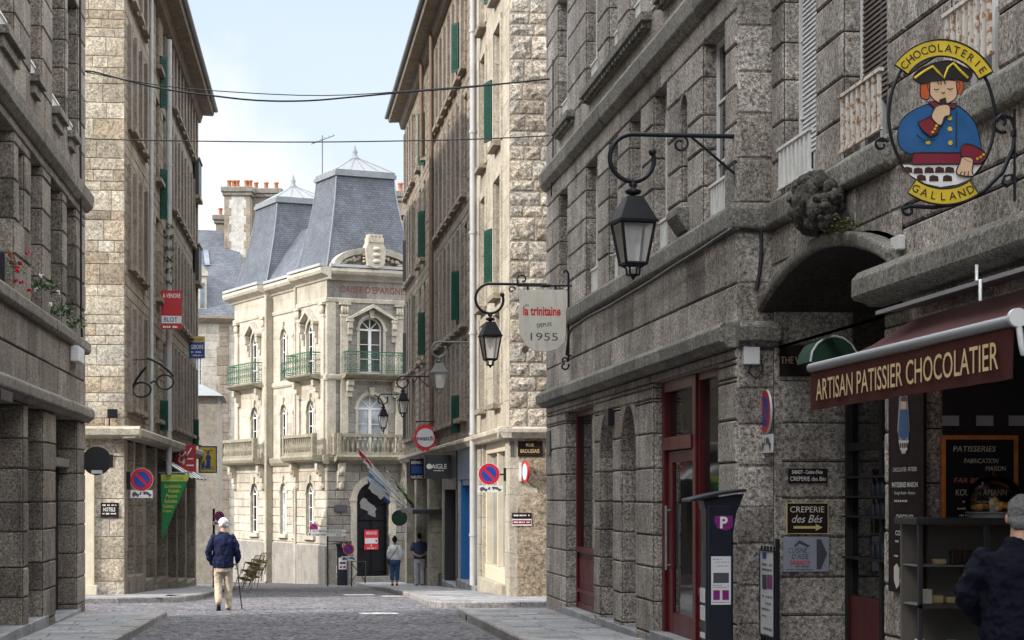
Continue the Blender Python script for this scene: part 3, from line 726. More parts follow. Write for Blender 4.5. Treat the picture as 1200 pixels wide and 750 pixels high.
# far end face
EF = Fr((4.75, -u0), (-1, 0))
shell(WB, RW, u0, u1, -.5, 11.6, 8, 0)
part('wall', WB, [M['granite'], M['mortar_grey']], T)
def moulding(T, fr, u0, u1, prof, mat, name='cornice', ret=None, bev=.03):
    mb = MB(); L = abs(u1 - u0); n = max(1, round(L / 1.6)); g = random.Random(int(L * 77))
    for k in range(n):
        a = u0 + (u1 - u0) * k / n; b = u0 + (u1 - u0) * (k + 1) / n
        j = g.uniform(-.006, .006)
        mb.band(fr, a + .003, b - .003, [(o + (j if o > .05 else 0), z) for o, z in prof], 0, g.random())
    if ret: ret(mb)
    return part(name, mb, mat, T, bevel=bev)
CP = [(-.02, 3.17), (.10, 3.17), (.13, 3.21), (.19, 3.23), (.20, 3.37), (.15, 3.43), (-.02, 3.45)]
moulding(T, RW, u0 - .1, u1 + .02, CP, M['granite_band'], bev=.012, ret=lambda mb: mb.band(RR, -.02, .42, [(o + .003, z) for o, z in CP], 0, .4))
SP = [(-.02, 4.37), (.07, 4.37), (.10, 4.41), (.10, 4.60), (.05, 4.66), (-.02, 4.66)]
moulding(T, RW, u0, u1, SP, M['granite_band'], 'sill_course', ret=lambda mb: mb.band(RR, -.1, .36, SP, 0, .5), bev=.015)
UP = [(-.02, 6.93), (.05, 6.93), (.13, 7.02), (.15, 7.2), (.10, 7.30), (-.02, 7.32)]
moulding(T, RW, u0, u1, UP, M['granite_band'], 'string_course', ret=lambda mb: mb.band(RR, -.13, .36, UP, 0, .5), bev=.015)
for a, b in ((650, 668), (683, 757), (770, 794), (820, 855)):
    sl_ = MB(); sl_.fb(RW, U(a, .1), U(b, .1), 7.62, 7.73, -.02, .16); ua, ub = U(a, .1) + .08, U(b, .1) - .08; k = ua
    sl_.fb(RW, ua, ub, 7.53, 7.62, -.02, .07)
    while k < ub - .1: sl_.fb(RW, k, k + .1, 7.545, 7.62, .07, .13); k += .22
    part('window_sill', sl_, M['granite_band'], T, bevel=.01)
def guard(T, fr, u0, u1, z0, z1, off, mat, nb=None, name='window_guard'):
    mb = MB(); n = nb or max(3, round((u1 - u0) / .13)); d = .02
    mb.fb(fr, u0, u1, z1 - .03, z1, off - .02, off + .025); mb.fb(fr, u0, u1, z0, z0 + .025, off - .015, off + .015)
    for k in range(n):
        u = u0 + (u1 - u0) * (k + .5) / n; w = (u1 - u0) / n * .2
        mb.fb(fr, u - w, u + w, z0 + .025, z1 - .03, off - .012, off + .012)
    return part(name, mb, mat, T)
for a, b in W1:
    window(T, RW, U(a), U(b), 4.66, 6.66, -.2, M['white'], M['pane'], (1, 2)); guard(T, RW, U(a) + .02, U(b) - .02, 4.68, 5.08, -.08, M['white_old'])
for a, b in ((654, 666), (687, 701), (714, 725), (738, 752), (774, 790), (824, 851)):
    window(T, RW, U(a), U(b), 7.72, 9.9, -.2, M['white'], M['pane'], (1, 2)); guard(T, RW, U(a) + .02, U(b) - .02, 7.74, 8.2, -.08, M['white_old'])
slit = MB(); slit.face([RW.pt(U(799), 4.95, -.28), RW.pt(U(807), 4.95, -.28), RW.pt(U(807), 6.3, -.28), RW.pt(U(799), 6.3, -.28)]); part('slit_window', slit, M['pane'], T)
ss = MB(); ss.band(RW, U(797), U(809.5), [(-.02, 4.95), (-.02, 4.68), (.05, 4.68), (.17, 4.86), (.17, 4.95)], 0, .4); part('slit_sill', ss, M['granite_band'], T, bevel=.02)
# arched slits: dark doors deep inside
for a, b in ((704, 719.5), (729, 746)):
    d = MB(); d.fb(RW, U(a), U(b), -.3, 2.9, -.91, -.86); part('slit_door', d, M['doorblack'], T)
# steps under the openings
for a, b in ((660, 700), (702, 748), (764, 845)):
    s_ = MB(); y = -U((a + b) / 2); s_.fb(RW, U(a), U(b), zr(y) + PV - .05, zr(y) + PV + .10, -.5, .035); part('step', s_, M['slab'], T, bevel=.012)
# far shop window, dark red: glass over a panelled board
def shopwin(a, b, z0, zk, z1, off, kind='window'):
    ua, ub = U(a), U(b); f = MB(); t = .07
    f.fb(RW, ua, ua + .09, z0, z1, off, off + t); f.fb(RW, ub - .09, ub, z0, z1, off, off + t)
    f.fb(RW, ua + .09, ub - .09, z1 - .09, z1, off, off + t); f.fb(RW, ua + .09, ub - .09, zk - .05, zk + .03, off, off + t + .02)
    W = part('shop_window', f, M['red'], T, bevel=.006)
    p = MB(); p.fb(RW, ua + .09, ub - .09, z0, zk - .05, off - .02, off + .03); p.fb(RW, ua + .2, ub - .2, z0 + .42, zk - .15, off + .03, off + .045)
    p.fb(RW, ua + .09, ub - .09, z0 + .28, z0 + .34, off + .03, off + .075); p.fb(RW, ua + .09, ub - .09, z0, z0 + .12, off + .03, off + .06); part('panel', p, M['red'], W, bevel=.008)
    q = MB(); q.fb(RW, ua + .08, ub - .08, zk, z1 - .08, off - .008, off + .012); part('pane', q, M['pane'], W)
    return W
shopwin(664.5, 697, -.2, .78, 3.0, -.22)
shopwin(805, 842.5, -.15, .55, 3.06, -.2)
# red door beside it: frame, transom light, leaf with a long steel handle
ua, ub = U(766.5), U(805); f = MB()
f.fb(RW, ua, ua + .16, -.15, 3.06, -.22, -.1); f.fb(RW, ub - .17, ub, -.15, 3.06, -.22, -.1)
f.fb(RW, ua + .16, ub - .17, 2.2, 2.36, -.22, -.08); f.fb(RW, ua + .16, ub - .17, 2.92, 3.06, -.22, -.1)
DR = part('shop_door', f, M['red'], T, bevel=.008)
q = MB(); q.fb(RW, ua + .16, ub - .17, 2.36, 2.92, -.2, -.18); part('transom_pane', q, M['pane'], DR)
f = MB(); a, b = ua + .17, ub - .18
f.fb(RW, a, a + .3, -.12, 2.19, -.2, -.14); f.fb(RW, b - .14, b, -.12, 2.19, -.2, -.14); f.fb(RW, a + .3, b - .14, -.12, .2, -.2, -.14); f.fb(RW, a + .3, b - .14, 2.05, 2.19, -.2, -.14)
part('door_leaf', f, M['red'], DR, bevel=.008)
q = MB(); q.fb(RW, a + .29, b - .13, .2, 2.05, -.18, -.165); part('pane', q, M['pane'], DR)
h = MB(); h.tube([RW.pt(a + .15, .72, -.09), RW.pt(a + .15, 1.52, -.09)], .017); h.tube([RW.pt(a + .15, .78, -.09), RW.pt(a + .15, .78, -.14)], .012); h.tube([RW.pt(a + .15, 1.46, -.09), RW.pt(a + .15, 1.46, -.14)], .012)
part('handle', h, M['alu'], DR)
# small marble plate low on the pier, little wall lamp
nl = MB(); nl.fb(RW, U(717), U(721), 2.62, 2.86, .03, .10); part('wall_light', nl, M['iron'], T)
nb_ = MB(); nb_.fb(RW, U(643.5), U(647.5), 2.35, 2.75, .03, .05); part('number_plate', nb_, M['iron_grey'], T)

# ================================================================== the near part: arched niche and chocolate shop
T = thing('granite_building', 'grey granite building over the chocolate shop with an arched niche and carved head', 'building', (5.12, 16, zr(16)))
GN = T
V = lambda px, off=0: RN.u(px, off)
WB = MB(); a0, b0 = -20.05, -6.
n0, n1 = -20.03, -16.24        # niche along u
ops = [dict(u0=n0, u1=n1, z0=-.4, z1=3.17, d=.1, nofix=1), dict(u0=n0, u1=-15.75, z0=3.17, z1=4.0, d=.1, arch=1, rise=.37, n=20, nofix=1), dict(u0=V(1085), u1=-7., z0=-.4, z1=3.05, d=.14, nofix=1)]
NW = [(919, 957), (989, 1041), (1115, 1171)]
for a, b in NW: ops.append(dict(u0=V(a), u1=V(b), z0=4.66, z1=7.0, d=.24))
for u in (-19.5, -17.4, -14.6, -12.6): ops.append(dict(u0=u, u1=u + 1.2, z0=8., z1=10.2, d=.24))
wall(WB, RN, a0, b0, -.4, 11.6, ops, .42, (.7, 1.4), .06, .014, .018, .02, g=random.Random(14), fixed=(3.17, 3.4, 3.83, 4.38, 4.66, 7.0))
# niche: jambs, back, barrel soffit
JF = Fr(RN.pt(n0, 0, 0)[:2], (1, 0))            # far jamb faces the camera
wall(WB, JF, .0, .85, -.4, 3.62, [], .40, (.9, .9), .05, .012, .02, .015, g=random.Random(3))
JN = Fr(RN.pt(n1, 0, -.85)[:2], (-1, 0)); wall(WB, JN, 0, .85, -.4, 3.62, [], .40, (.9, .9), .05, .012, .02, .015, g=random.Random(5))
DB = -.85
WB.face([RN.pt(n1, 3.17, .0), RN.pt(-15.7, 3.17, .0), RN.pt(-15.7, 3.17, -2.6), RN.pt(n1, 3.17, -2.6)], 0, .1)
WB.face([RN.pt(-15.7, 3.1, .0), RN.pt(-15.7, 3.1, -2.6), RN.pt(-15.7, 4.1, -2.6), RN.pt(-15.7, 4.1, 0)], 0, .1)
# pier end at the shop window (far reveal) and side walls, shop room is built below
shell(WB, RN, a0, b0, -.4, 11.6, 8, 0)
part('wall', WB, [M['granite'], M['mortar_grey']], T)
# hood moulding arching over the niche
hm = MB(); hu0, hu1 = -20.05, -15.7; hz, rise = 3.64, .37; NH = 26
def hood(o, dz):
    return [RN.pt(hu0 + (hu1 - hu0) * k / NH, hz + dz + rise * math.sin(math.pi * k / NH) ** .85 if 0 < k < NH else hz + dz, o) for k in range(NH + 1)]
rows = [hood(.0, .02), hood(.15, .02), hood(.17, .0), hood(.17, -.08), hood(.15, -.11), hood(.0, -.11)]
hm.grid(rows + [rows[0]], 0, .4, sm=True)
hm.face([r[0] for r in rows], 0, .4); hm.face([r[-1] for r in rows], 0, .4)
vt = MB(); vt.grid([hood(.12, -.113), hood(.0, -.115), hood(-.9, -.115), hood(-2.6, -.115)], 0, .2, sm=True); DP = -2.6; vt.face([RN.pt(n0, 2.64, DB + .05), RN.pt(-15.7, 2.64, DB + .05), RN.pt(-15.7, 2.64, DP), RN.pt(n0, 2.64, DP)]); vt.face([RN.pt(n0, 2.6, DP), RN.pt(-15.7, 2.6, DP), RN.pt(-15.7, 4.1, DP), RN.pt(n0, 4.1, DP)]); vt.face([RN.pt(n0, 2.6, 0), RN.pt(n0, 2.6, DP), RN.pt(n0, 4.1, DP), RN.pt(n0, 4.1, 0)]); part('vault', vt, M['near_black'], T)
part('arch_hood', hm, M['granite_band'], T, bevel=.012)
moulding(T, RN, -16.35, b0, [(-.02, 3.24), (.12, 3.24), (.16, 3.27), (.25, 3.29), (.27, 3.32), (.27, 3.46), (.21, 3.53), (-.02, 3.56)], M['granite_band'], bev=.014)
moulding(T, RN, a0 + .02, -15.9, SP, M['granite_band'], 'sill_course', bev=.015)
moulding(T, RN, -15.8, b0, [(o, z - .02) for o, z in SP], M['granite_band'], 'sill_course', bev=.015)
moulding(T, RN, a0 + .02, b0, [(o, z + .3) for o, z in UP], M['granite_band'], 'string_course', bev=.015)
window(T, RN, V(919), V(957), 4.66, 7., -.2, M['white'], M['pane'], (1, 2)); window(T, RN, V(989), V(1041), 4.66, 7., -.2, M['white'], M['pane'], (1, 2)); window(T, RN, V(1115), V(1171), 4.66, 7., -.2, M['white'], M['pane_net'], (1, 3))
for u in (-19.5, -17.4, -14.6, -12.6): window(T, RN, u, u + 1.2, 8., 10.2, -.2, M['white'], M['pane'], (1, 2))
guard(T, RN, V(919) - .04, V(957), 4.72, 5.14, .05, M['white_old'], 8)
guard(T, RN, V(989) + .05, V(1041) - .02, 4.72, 5.24, .05, M['rusty_white'], 8); guard(T, RN, V(1115) - .02, V(1171), 4.78, 5.30, .05, M['rusty_white'], 8)
# roller shutters, slats with a little relief
for a, b, z0, mat, lab in ((925, 957, 5.02, 'greypale', 'pale grey roller shutter'), (994, 1041, 5.1, 'brownslat', 'brown roller shutter')):
    if mat == 'brownslat': M['brownslat'] = paint('brown shutter slats', (.085, .06, .048), .6, 0, .2, 8)
    s_ = MB(); z = z0
    while z < 6.98:
        s_.hexa([RN.pt(V(a), z, -.13), RN.pt(V(b), z, -.13), RN.pt(V(b), z, -.15), RN.pt(V(a), z, -.15), RN.pt(V(a), z + .043, -.145), RN.pt(V(b), z + .043, -.145), RN.pt(V(b), z + .043, -.155), RN.pt(V(a), z + .043, -.155)]); z += .047
    part('roller_shutter', s_, M[mat], T, label=lab)
# niche front: dark glazed doors over red boards
dn = MB(); dn.fb(RN, n0 + .02, n1 - .02, .62, 2.62, DB + .02, DB + .04); ND = part('niche_glazing', dn, M['pane'], T)
fn = MB(); k = n0 + .02
for u in (n0 + .03, n0 + 1.2, n0 + 2.45, n1 - .1): fn.fb(RN, u, u + .08, -.2, 2.62, DB + .03, DB + .1)
fn.fb(RN, n0 + .03, n1 - .02, 2.1, 2.18, DB + .035, DB + .095); part('glazing_frame', fn, M['dark'], ND)
rb = MB(); rb.fb(RN, n0 + .02, n1 - .02, -.2, .62, DB + .02, DB + .075); part('red_board', rb, M['red'], ND)
# ================================================================== the near brown granite building on the left
a_ = at(99, 716, 33.9); LW = Fr((a_.x, a_.y), ray(357))
T = thing('granite_building', 'brown granite building with thick ground floor piers and flowers on its sill course', 'building', (a_.x, a_.y - 4, zr(a_.y)))
LN = T
Q = lambda px, off=0: LW.u(px, off)
WB = MB()
ops = [dict(u0=Q(32), u1=Q(50), z0=-.5, z1=2.88, d=.75, nofix=1), dict(u0=Q(64), u1=Q(90), z0=-.5, z1=2.88, d=.34, nofix=1), dict(u0=-10.6, u1=Q(27), z0=-.5, z1=2.86, d=.7, nofix=1)]
WL1 = [(-11.2, Q(15.6)), (Q(34.7), Q(48.5)), (Q(58.2), Q(72)), (Q(77), Q(88.4))]
for a, b in WL1: ops.append(dict(u0=a, u1=b, z0=4.27, z1=6.34, d=.34))
ops.append(dict(u0=Q(20.6), u1=Q(27.7), z0=5.2, z1=6.2, d=.34, nofix=1))
for a, b in ((-9.6, -8.3), (Q(34.7), Q(48.5)), (Q(60), Q(76)), (Q(78.5), Q(91))): ops.append(dict(u0=a, u1=b, z0=7.4, z1=9.7, d=.3))
wall(WB, LW, -14, 0, -.6, 15.3, ops, .45, (.8, 1.5), .06, .014, .018, .02, g=random.Random(24), fixed=(2.9, 3.1, 3.57, 4.05, 4.27, 6.5, 6.82))
c0 = LW.pt(0, 0, 0); c1 = (c0[0] - 24, c0[1] - 13); c2 = LW.pt(-14, 0, 0); c3 = (c2[0] - 24, c2[1])
for p, q in ((c0, c1), (c1, c3), (c3, c2)): WB.face([(p[0], p[1], -.6), (q[0], q[1], -.6), (q[0], q[1], 15.3), (p[0], p[1], 15.3)], 0, .5)
WB.face([(p[0], p[1], 15.3) for p in (c0, c1, c3, c2)], 0, .5)
wall(WB, LW, -30, -14, -.6, 12.9, [], .45, (.8, 1.5), .06, .012, .03, .028, g=random.Random(25)); shell(WB, LW, -30, -14, -.6, 12.9, 12, 0)
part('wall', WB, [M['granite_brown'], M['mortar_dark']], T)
moulding(T, LW, -30, .10, [(-.02, 2.88), (.08, 2.88), (.12, 2.92), (.17, 2.95), (.17, 3.08), (.12, 3.13), (-.02, 3.15)], M['granite_brown_band'], bev=.02)
moulding(T, LW, -30, .12, [(-.02, 4.04), (.07, 4.04), (.11, 4.09), (.11, 4.22), (.06, 4.27), (-.02, 4.27)], M['granite_brown_band'], 'sill_course', bev=.015)
moulding(T, LW, -30, .14, [(-.02, 6.47), (.05, 6.47), (.13, 6.56), (.15, 6.74), (.09, 6.82), (-.02, 6.84)], M['granite_brown_band'], 'string_course', bev=.015)
for a, b in ((-9.7, -8.2), (Q(34), Q(51, .1)), (Q(59), Q(77.5, .1)), (Q(77.5), Q(91.5, .1))):
    s_ = MB(); s_.fb(LW, a, b, 7.29, 7.40, -.02, .15); s_.fb(LW, a + .06, b - .06, 7.14, 7.29, -.02, .08); part('window_sill', s_, M['granite_brown_band'], T, bevel=.01)
for a, b in WL1: window(T, LW, a, b, 4.27, 6.34, -.3, M['white'], M['pane'], (1, 2))
for a, b in ((-9.6, -8.3), (Q(34.7), Q(48.5)), (Q(60), Q(76)), (Q(78.5), Q(91))): window(T, LW, a, b, 7.4, 9.7, -.27, M['white'], M['pane'], (1, 2)); guard(T, LW, a + .02, b - .02, 7.42, 7.75, -.1, M['white_old'])
s_ = MB(); s_.face([LW.pt(Q(20.6), 5.2, -.3), LW.pt(Q(27.7), 5.2, -.3), LW.pt(Q(27.7), 6.2, -.3), LW.pt(Q(20.6), 6.2, -.3)]); part('slit_window', s_, M['pane'], T)
# ground floor: dark doorway under a stone lintel, step stones, glazed shop door with white bars
d = MB(); d.fb(LW, Q(64), Q(90), -.4, 2.10, -.36, -.30); D = part('door', d, M['doorblack'], T)
d = MB(); d.fb(LW, Q(64), Q(90), 2.10, 2.24, -.34, -.12); part('lintel', d, M['granite_brown_band'], T, bevel=.01)
d = MB(); d.fb(LW, Q(64), Q(90), 2.24, 2.9, -.38, -.32); part('transom', d, M['granite_brown'], T)
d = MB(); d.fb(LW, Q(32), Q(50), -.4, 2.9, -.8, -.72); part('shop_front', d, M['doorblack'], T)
d = MB(); d.fb(LW, Q(32), Q(50), 2.05, 2.2, -.72, -.3); part('lintel', d, M['granite_brown_band'], T, bevel=.01)
d = MB(); d.fb(LW, -10.6, Q(27), -.3, 2.3, -.6, -.57); D = part('shop_window', d, M['pane'], T)
d = MB()
for u in (-9.3, -8.75, -8.6, -8.1): d.fb(LW, u, u + .035, -.2, 1.0 if u > -8.7 else 2.3, -.565, -.53)
d.fb(LW, -9.3, -8.1, .55, .60, -.565, -.525); d.fb(LW, -9.3, -8.1, .80, .85, -.565, -.525); part('door_bars', d, M['white'], D)
d = MB(); d.fb(LW, -8.9, -8.0, .0, .5, -.56, -.5); tt = MB(); text(tt, 'PA', LW, -8.45, .3, .08, None, -.497)
part('lower_panel', d, M['blackpaint'], D); part('lettering', tt, M['white'], D)
for a, b, h in ((-10.6, Q(31.5), .13), (Q(32), Q(55), .16), (Q(64), Q(93), .06)):
    s_ = MB(); y = LW.pt((a + b) / 2, 0)[1]; s_.fb(LW, a, b, zr(y) + PV - .1, zr(y) + PV + h, -.7, .03); part('step', s_, M['slab'], T, bevel=.012)

# ================================================================== the tall cream stone building at the side street, left
a_ = at(146, 694, 44.4); LM = Fr((a_.x, a_.y), ray(380)); LF = Fr((a_.x, a_.y), (1, 0)); LMC = a_
T = thing('stone_building', 'tall building with sunlit cream stone end wall and ground floor corner shop', 'building', (a_.x - 2, a_.y + 4, zr(a_.y)))
LMB = T
TOP = 14.9; LU = 25.0
WB = MB()
hs = [.2, .26, .3, .36, .42, .46]
blk = random.Random(31)
wall(WB, LF, -10, 0, 3.16, TOP, [], hs, (.32, .95), 0, .012, .010, .016, rock=.006, g=blk)
# a few courses are split by smaller stones: thin stones set into the wall here and there
part('end_wall', WB, [M['cream'], M['cream_mortar']], T)
WB = MB()
ops2 = [dict(u0=LF.u(100) - 1.4, u1=LF.u(100) + .05, z0=-.6, z1=2.5, d=.25, nofix=1)]
wall(WB, LF, -10, 0, -.7, 2.92, ops2, [.42, .5, .62], (.5, 1.1), 0, .010, .012, .02, rock=.006, g=random.Random(8))
part('shop_wall', WB, [M['cream'], M['cream_mortar']], T)
WB = MB()
bays = [.95, 2.35, 3.75]; bays2 = [13.6 + 1.38 * k for k in range(8)]
fl = [(3.64, 5.86), (6.86, 9.02), (10.03, 12.18), (13.0, 14.55)]
ops = []
for z0, z1 in fl:
    for u in bays: ops.append(dict(u0=u, u1=u + .92, z0=z0, z1=z1, d=.36))
    ops.append(dict(u0=8.1, u1=9.3, z0=z0, z1=z1, d=.3)); ops.append(dict(u0=10.5, u1=11.5, z0=z0, z1=z1, d=.3))
    for u in bays2: ops.append(dict(u0=u, u1=u + .85, z0=z0, z1=z1, d=.36))
wall(WB, LM, 0, LU, 3.16, TOP, ops, .27, (.35, .8), .08, .010, .012, .016, g=random.Random(33))
shell(WB, LM, 0, LU, -.7, TOP, 11, 0)
part('street_wall', WB, [M['tan'], M['cream_mortar']], T)
# smooth pilasters between the narrow windows, full height of each storey
pl = MB(); g = random.Random(5)
for z0, z1 in fl:
    for grp, w in ((bays, .92), (bays2, .85)):
        us = [grp[0] - .42] + [u + w + .02 for u in grp]
        for u in us: pl.fb(LM, u, u + .40, z0 - .12, z1 + .12, .0, .10, 0, g.random())
parts('pilaster', pl, M['taupe'], T, bevel=.01)
sl_ = MB()
for z0, z1 in fl:
    for u, w in [(u, .92) for u in bays] + [(8.1, 1.2), (10.5, 1.)] + [(u, .85) for u in bays2]:
        sl_.fb(LM, u - .03, u + w + .03, z0 - .10, z0 + .01, -.02, .17, 0, g.random())
parts('window_sill', sl_, M['tan'], T, bevel=.01)
for z0, z1 in fl[:4]:
    for u, w in [(u, .92) for u in bays] + [(8.1, 1.2), (10.5, 1.)] + [(u, .85) for u in bays2]:
        window(T, LM, u, u + w, z0, z1, -.3, M['cream_paint'], M['pane'], (1, 1), fw=.04, mid=.05)
def shutter(T, fr, u, z0, z1, w, ang, mat, sgn=1):
    """a leaf hinged at u, standing out from the wall"""
    c, s = math.cos(math.radians(ang)), math.sin(math.radians(ang)); t = .04
    p = lambda q, z, th: fr.pt(u + sgn * (c * q - s * th), z, .03 + s * q + c * th)
    mb = MB()
    mb.hexa([p(0, z0, 0), p(w, z0, 0), p(w, z0, t), p(0, z0, t), p(0, z1, 0), p(w, z1, 0), p(w, z1, t), p(0, z1, t)])
    k = z0 + .08
    while k < z1 - .1:
        mb.hexa([p(.05, k, t), p(w - .05, k, t), p(w - .05, k, t + .008), p(.05, k, t + .008), p(.05, k + .05, t), p(w - .05, k + .05, t), p(w - .05, k + .05, t + .016), p(.05, k + .05, t + .016)])
        mb.hexa([p(.06, k, -.008), p(w - .06, k, -.008), p(w - .06, k, 0), p(.06, k, 0), p(.06, k + .05, -.012), p(w - .06, k + .05, -.012), p(w - .06, k + .05, 0), p(.06, k + .05, 0)]); k += .085
    return part('shutter', mb, mat, T)
for z0, z1 in ((9.1, 10.45), (12.1, 13.5)): shutter(T, LM, 9.3, z0, z1, .24, 40, M['green_shutter'])
shutter(T, LM, 9.3, 3.4, 4.2, .26, 40, M['green_shutter']); shutter(T, LM, 22.6, 3.3, 4.2, .26, 40, M['green_shutter'])
for z in (8.9, 11.8): # glazed bay boxes at the far end
    bx = MB(); bx.fb(LM, 22.9, 24.4, z, z + 1.2, .06, .22); B = part('bow_window', bx, M['charcoal'], T, bevel=.02)
    bx = MB(); bx.fb(LM, 22.85, 24.45, z + 1.2, z + 1.26, .05, .26); bx.fb(LM, 22.85, 24.45, z - .12, z, .05, .26); parts('moulding', bx, M['tan'], B)
moulding(T, LM, -.3, LU, [(-.02, 2.9), (.25, 2.92), (.34, 2.98), (.36, 3.12), (.3, 3.17), (-.02, 3.19)], M['cream_smooth'], bev=.01)
moulding(T, LF, -10, .36, [(-.02, 2.9), (.25, 2.92), (.34, 2.98), (.36, 3.12), (.3, 3.17), (-.02, 3.19)], M['cream_smooth'], bev=.01)
# ground floor to the street: stone piers, deep dark shop windows
pr = MB(); g = random.Random(15)
for u0, u1 in ((0, .7), (2.2, 2.55), (4.5, 5.3), (8.2, 8.7), (11.8, 12.4), (15.6, 16.3), (19.5, 20.1), (24.2, 25)):
    zz = cuts(-1.6, 2.9, .5, (), .1, g)
    pr = MB()
    for p, q in zip(zz, zz[1:]): pr.fb(LM, u0, u1, p + .004, q - .004, -.5, g.uniform(-.006, .006), 0, g.random())
    part('street_pier', pr, M['tan'], T, bevel=.012)
sh = MB(); sh.fb(LM, .6, 24.6, -1.4, 2.9, -.55, -.45); part('shop_glazing', sh, M['pane'], T)
sh = MB()
for u in (2.4, 4.4, 6.2, 7.4, 9.9, 11.2, 13.6, 14.6, 17.8, 18.9, 21.6, 23): sh.fb(LM, u, u + .09, -1.4, 2.9, -.44, -.30)
sh.fb(LM, .7, 24.4, 2.2, 2.32, -.44, -.31); parts('shop_frame', sh, M['charcoal'], T)
sh = MB(); y0 = LMC.y
for u0, u1, h in ((.7, 2.2, .42), (2.55, 4.5, .42), (5.3, 7.2, .30), (7.6, 8.2, .12), (8.7, 11.8, .3), (12.4, 15.6, .25), (16.3, 19.5, .25), (20.1, 24.2, .2)):
    y = LM.pt((u0 + u1) / 2, 0)[1]; sh.fb(LM, u0, u1, zr(y) - .1, zr(y) + PV + h, -.44, .06)
parts('stall_riser', sh, M['taupe'], T, bevel=.012)
# pilaster at the corner and the white door frame on the end wall
cf = MB(); x = LF.u(104.5); cf.fb(LF, x - .20, x + .12, -.62, 2.62, .0, .10); cf.fb(LF, x - 1.6, x - .2, 2.45, 2.62, 0, .1); cf.fb(LF, x - .26, x + .18, -.62, -.36, .0, .13)
part('door_frame', cf, M['cream_paint'], T, bevel=.012)
cf = MB(); cf.fb(LF, x - 1.5, x - .2, -.6, 2.5, -.2, -.15); part('door', cf, M['charcoal'], T)
# eaves and slate roof
def eaves(T, fr, u0, u1, zt, ov, mat, roofmat, rise=4.2, back=5., name='eaves'):
    mb = MB(); mb.band(fr, u0 - .1, u1 + .05, [(-.3, zt), (ov, zt - .04), (ov + .04, zt + .06), (ov + .04, zt + .2), (-.3, zt + .22)]); k = u0
    e = part(name, mb, mat, T, bevel=.01)
    mb = MB(); mb.band(fr, u0 - .1, u1 + .05, [(.02, zt - .30), (.16, zt - .28), (.22, zt - .06), (.22, zt), (.02, zt)]); part('cornice', mb, mat, T, bevel=.01)
    gt = MB(); n = 40; gt.tube([fr.pt(u0 - .1, zt + .16, ov + .10), fr.pt(u1 + .05, zt + .16, ov + .10)], .075, 10); part('gutter', gt, M['zinc'], T)
    rf = MB(); P = fr.pt
    rf.face([P(u0 - .1, zt + .22, ov), P(u1 + .1, zt + .22, ov), P(u1 + .1, zt + .22 + rise, -back), P(u0 - .1, zt + .22 + rise, -back)])
    rf.face([P(u0 - .1, zt + .22, -2 * back - .5), P(u1 + .1, zt + .22, -2 * back - .5), P(u1 + .1, zt + .22 + rise, -back), P(u0 - .1, zt + .22 + rise, -back)])
    for u in (u0 - .05, u1 + .05): rf.face([P(u, zt + .2, ov - .1), P(u, zt + .2 + rise, -back), P(u, zt + .2, -2 * back - .4)])
    part('roof', rf, roofmat, T)
eaves(T, LM, 0, LU, TOP, .58, M['tan'], M['slate'])
# downpipes on the wall
def downpipe(fr, u, z0, z1, off, mat, label, rad=.06, rough=0):
    mb = MB(); mb.tube([fr.pt(u, z0, off), fr.pt(u, z1, off)], rad, 10); t = solo_root = thing('downpipe', label, 'downpipe', fr.pt(u, z0, off)); part('pipe', mb, mat, t)
    mb = MB(); z = z0 + 1.2
    while z < z1: mb.tube([fr.pt(u, z - .03, off), fr.pt(u, z + .03, off)], rad * 1.22, 10); z += 2.4
    parts('pipe_collar', mb, mat, t); return t
downpipe(LM, LM.u(176.5, .2), 3.2, 14.6, .22, M['pvc'], 'thin grey downpipe beside the red for sale board', .05)
downpipe(LM, LM.u(197, .22), 2.2, 14.0, .24, M['pvc'], 'thick grey downpipe behind the red for sale board', .085)
# ================================================================== the tall building across the side street, right
a_ = at(597, 697, 41.8); RMC = a_; RM = Fr((a_.x, a_.y), (0, -1)); RF = Fr((a_.x, a_.y), (1, 0))
T = thing('stone_building', 'tall building with rock faced end wall and green shutters above the blue shop', 'building', (a_.x + 2, a_.y + 5, zr(a_.y)))
RMB = T
uY = lambda Y: -(Y - RMC.y)
TOP = 15.7; YE = 74.8; YP = 49.0
fl = [(3.65, 5.65), (6.05, 8.62), (9.38, 11.95), (12.65, 15.0)]
WB = MB()
wall(WB, RF, .0, 7, 3.05, TOP, [], [.24, .3, .36, .42, .5], (.34, .8), 0, .022, .03, .03, rock=.042, g=random.Random(41))
part('end_wall', WB, [M['rubble'], M['cream_mortar']], T)
WB = MB()
wall(WB, RF, .16, 7, -.7, 2.9, [], [1.1, 1.3], (1.2, 2.2), 0, .006, .006, .012, rock=.012, g=random.Random(43))
part('shop_end_wall', WB, [M['rough_render'], M['cream_mortar']], T)
ops = []
for z0, z1 in fl:
    for a, b in ((42.9, 44.2), (46.0, 47.1)): ops.append(dict(u0=uY(b), u1=uY(a), z0=z0, z1=z1, d=.34))
WB = MB(); wall(WB, RM, uY(YP), uY(RMC.y), 3.05, TOP, ops, .62, (.8, 1.5), .05, .004, .006, .006, g=random.Random(44))
part('corner_wall', WB, [M['cream_smooth'], M['cream_mortar']], T)
WB = MB(); ops = []
wins = [50.6 + 1.36 * k for k in range(8)] + [64.6, 66.6] + [69.2 + 1.3 * k for k in range(4)]
for z0, z1 in fl:
    for y in wins: ops.append(dict(u0=uY(y + .86), u1=uY(y), z0=z0, z1=z1, d=.36))
wall(WB, RM, uY(YE), uY(YP), 3.05, TOP, ops, .26, (.3, .75), .08, .012, .014, .02, rock=.012, g=random.Random(45))
shell(WB, RM, uY(YE), 0, -2, TOP, 11, 0)
part('street_wall', WB, [M['tan'], M['cream_mortar']], T)
pl = MB(); g = random.Random(6); sl_ = MB()
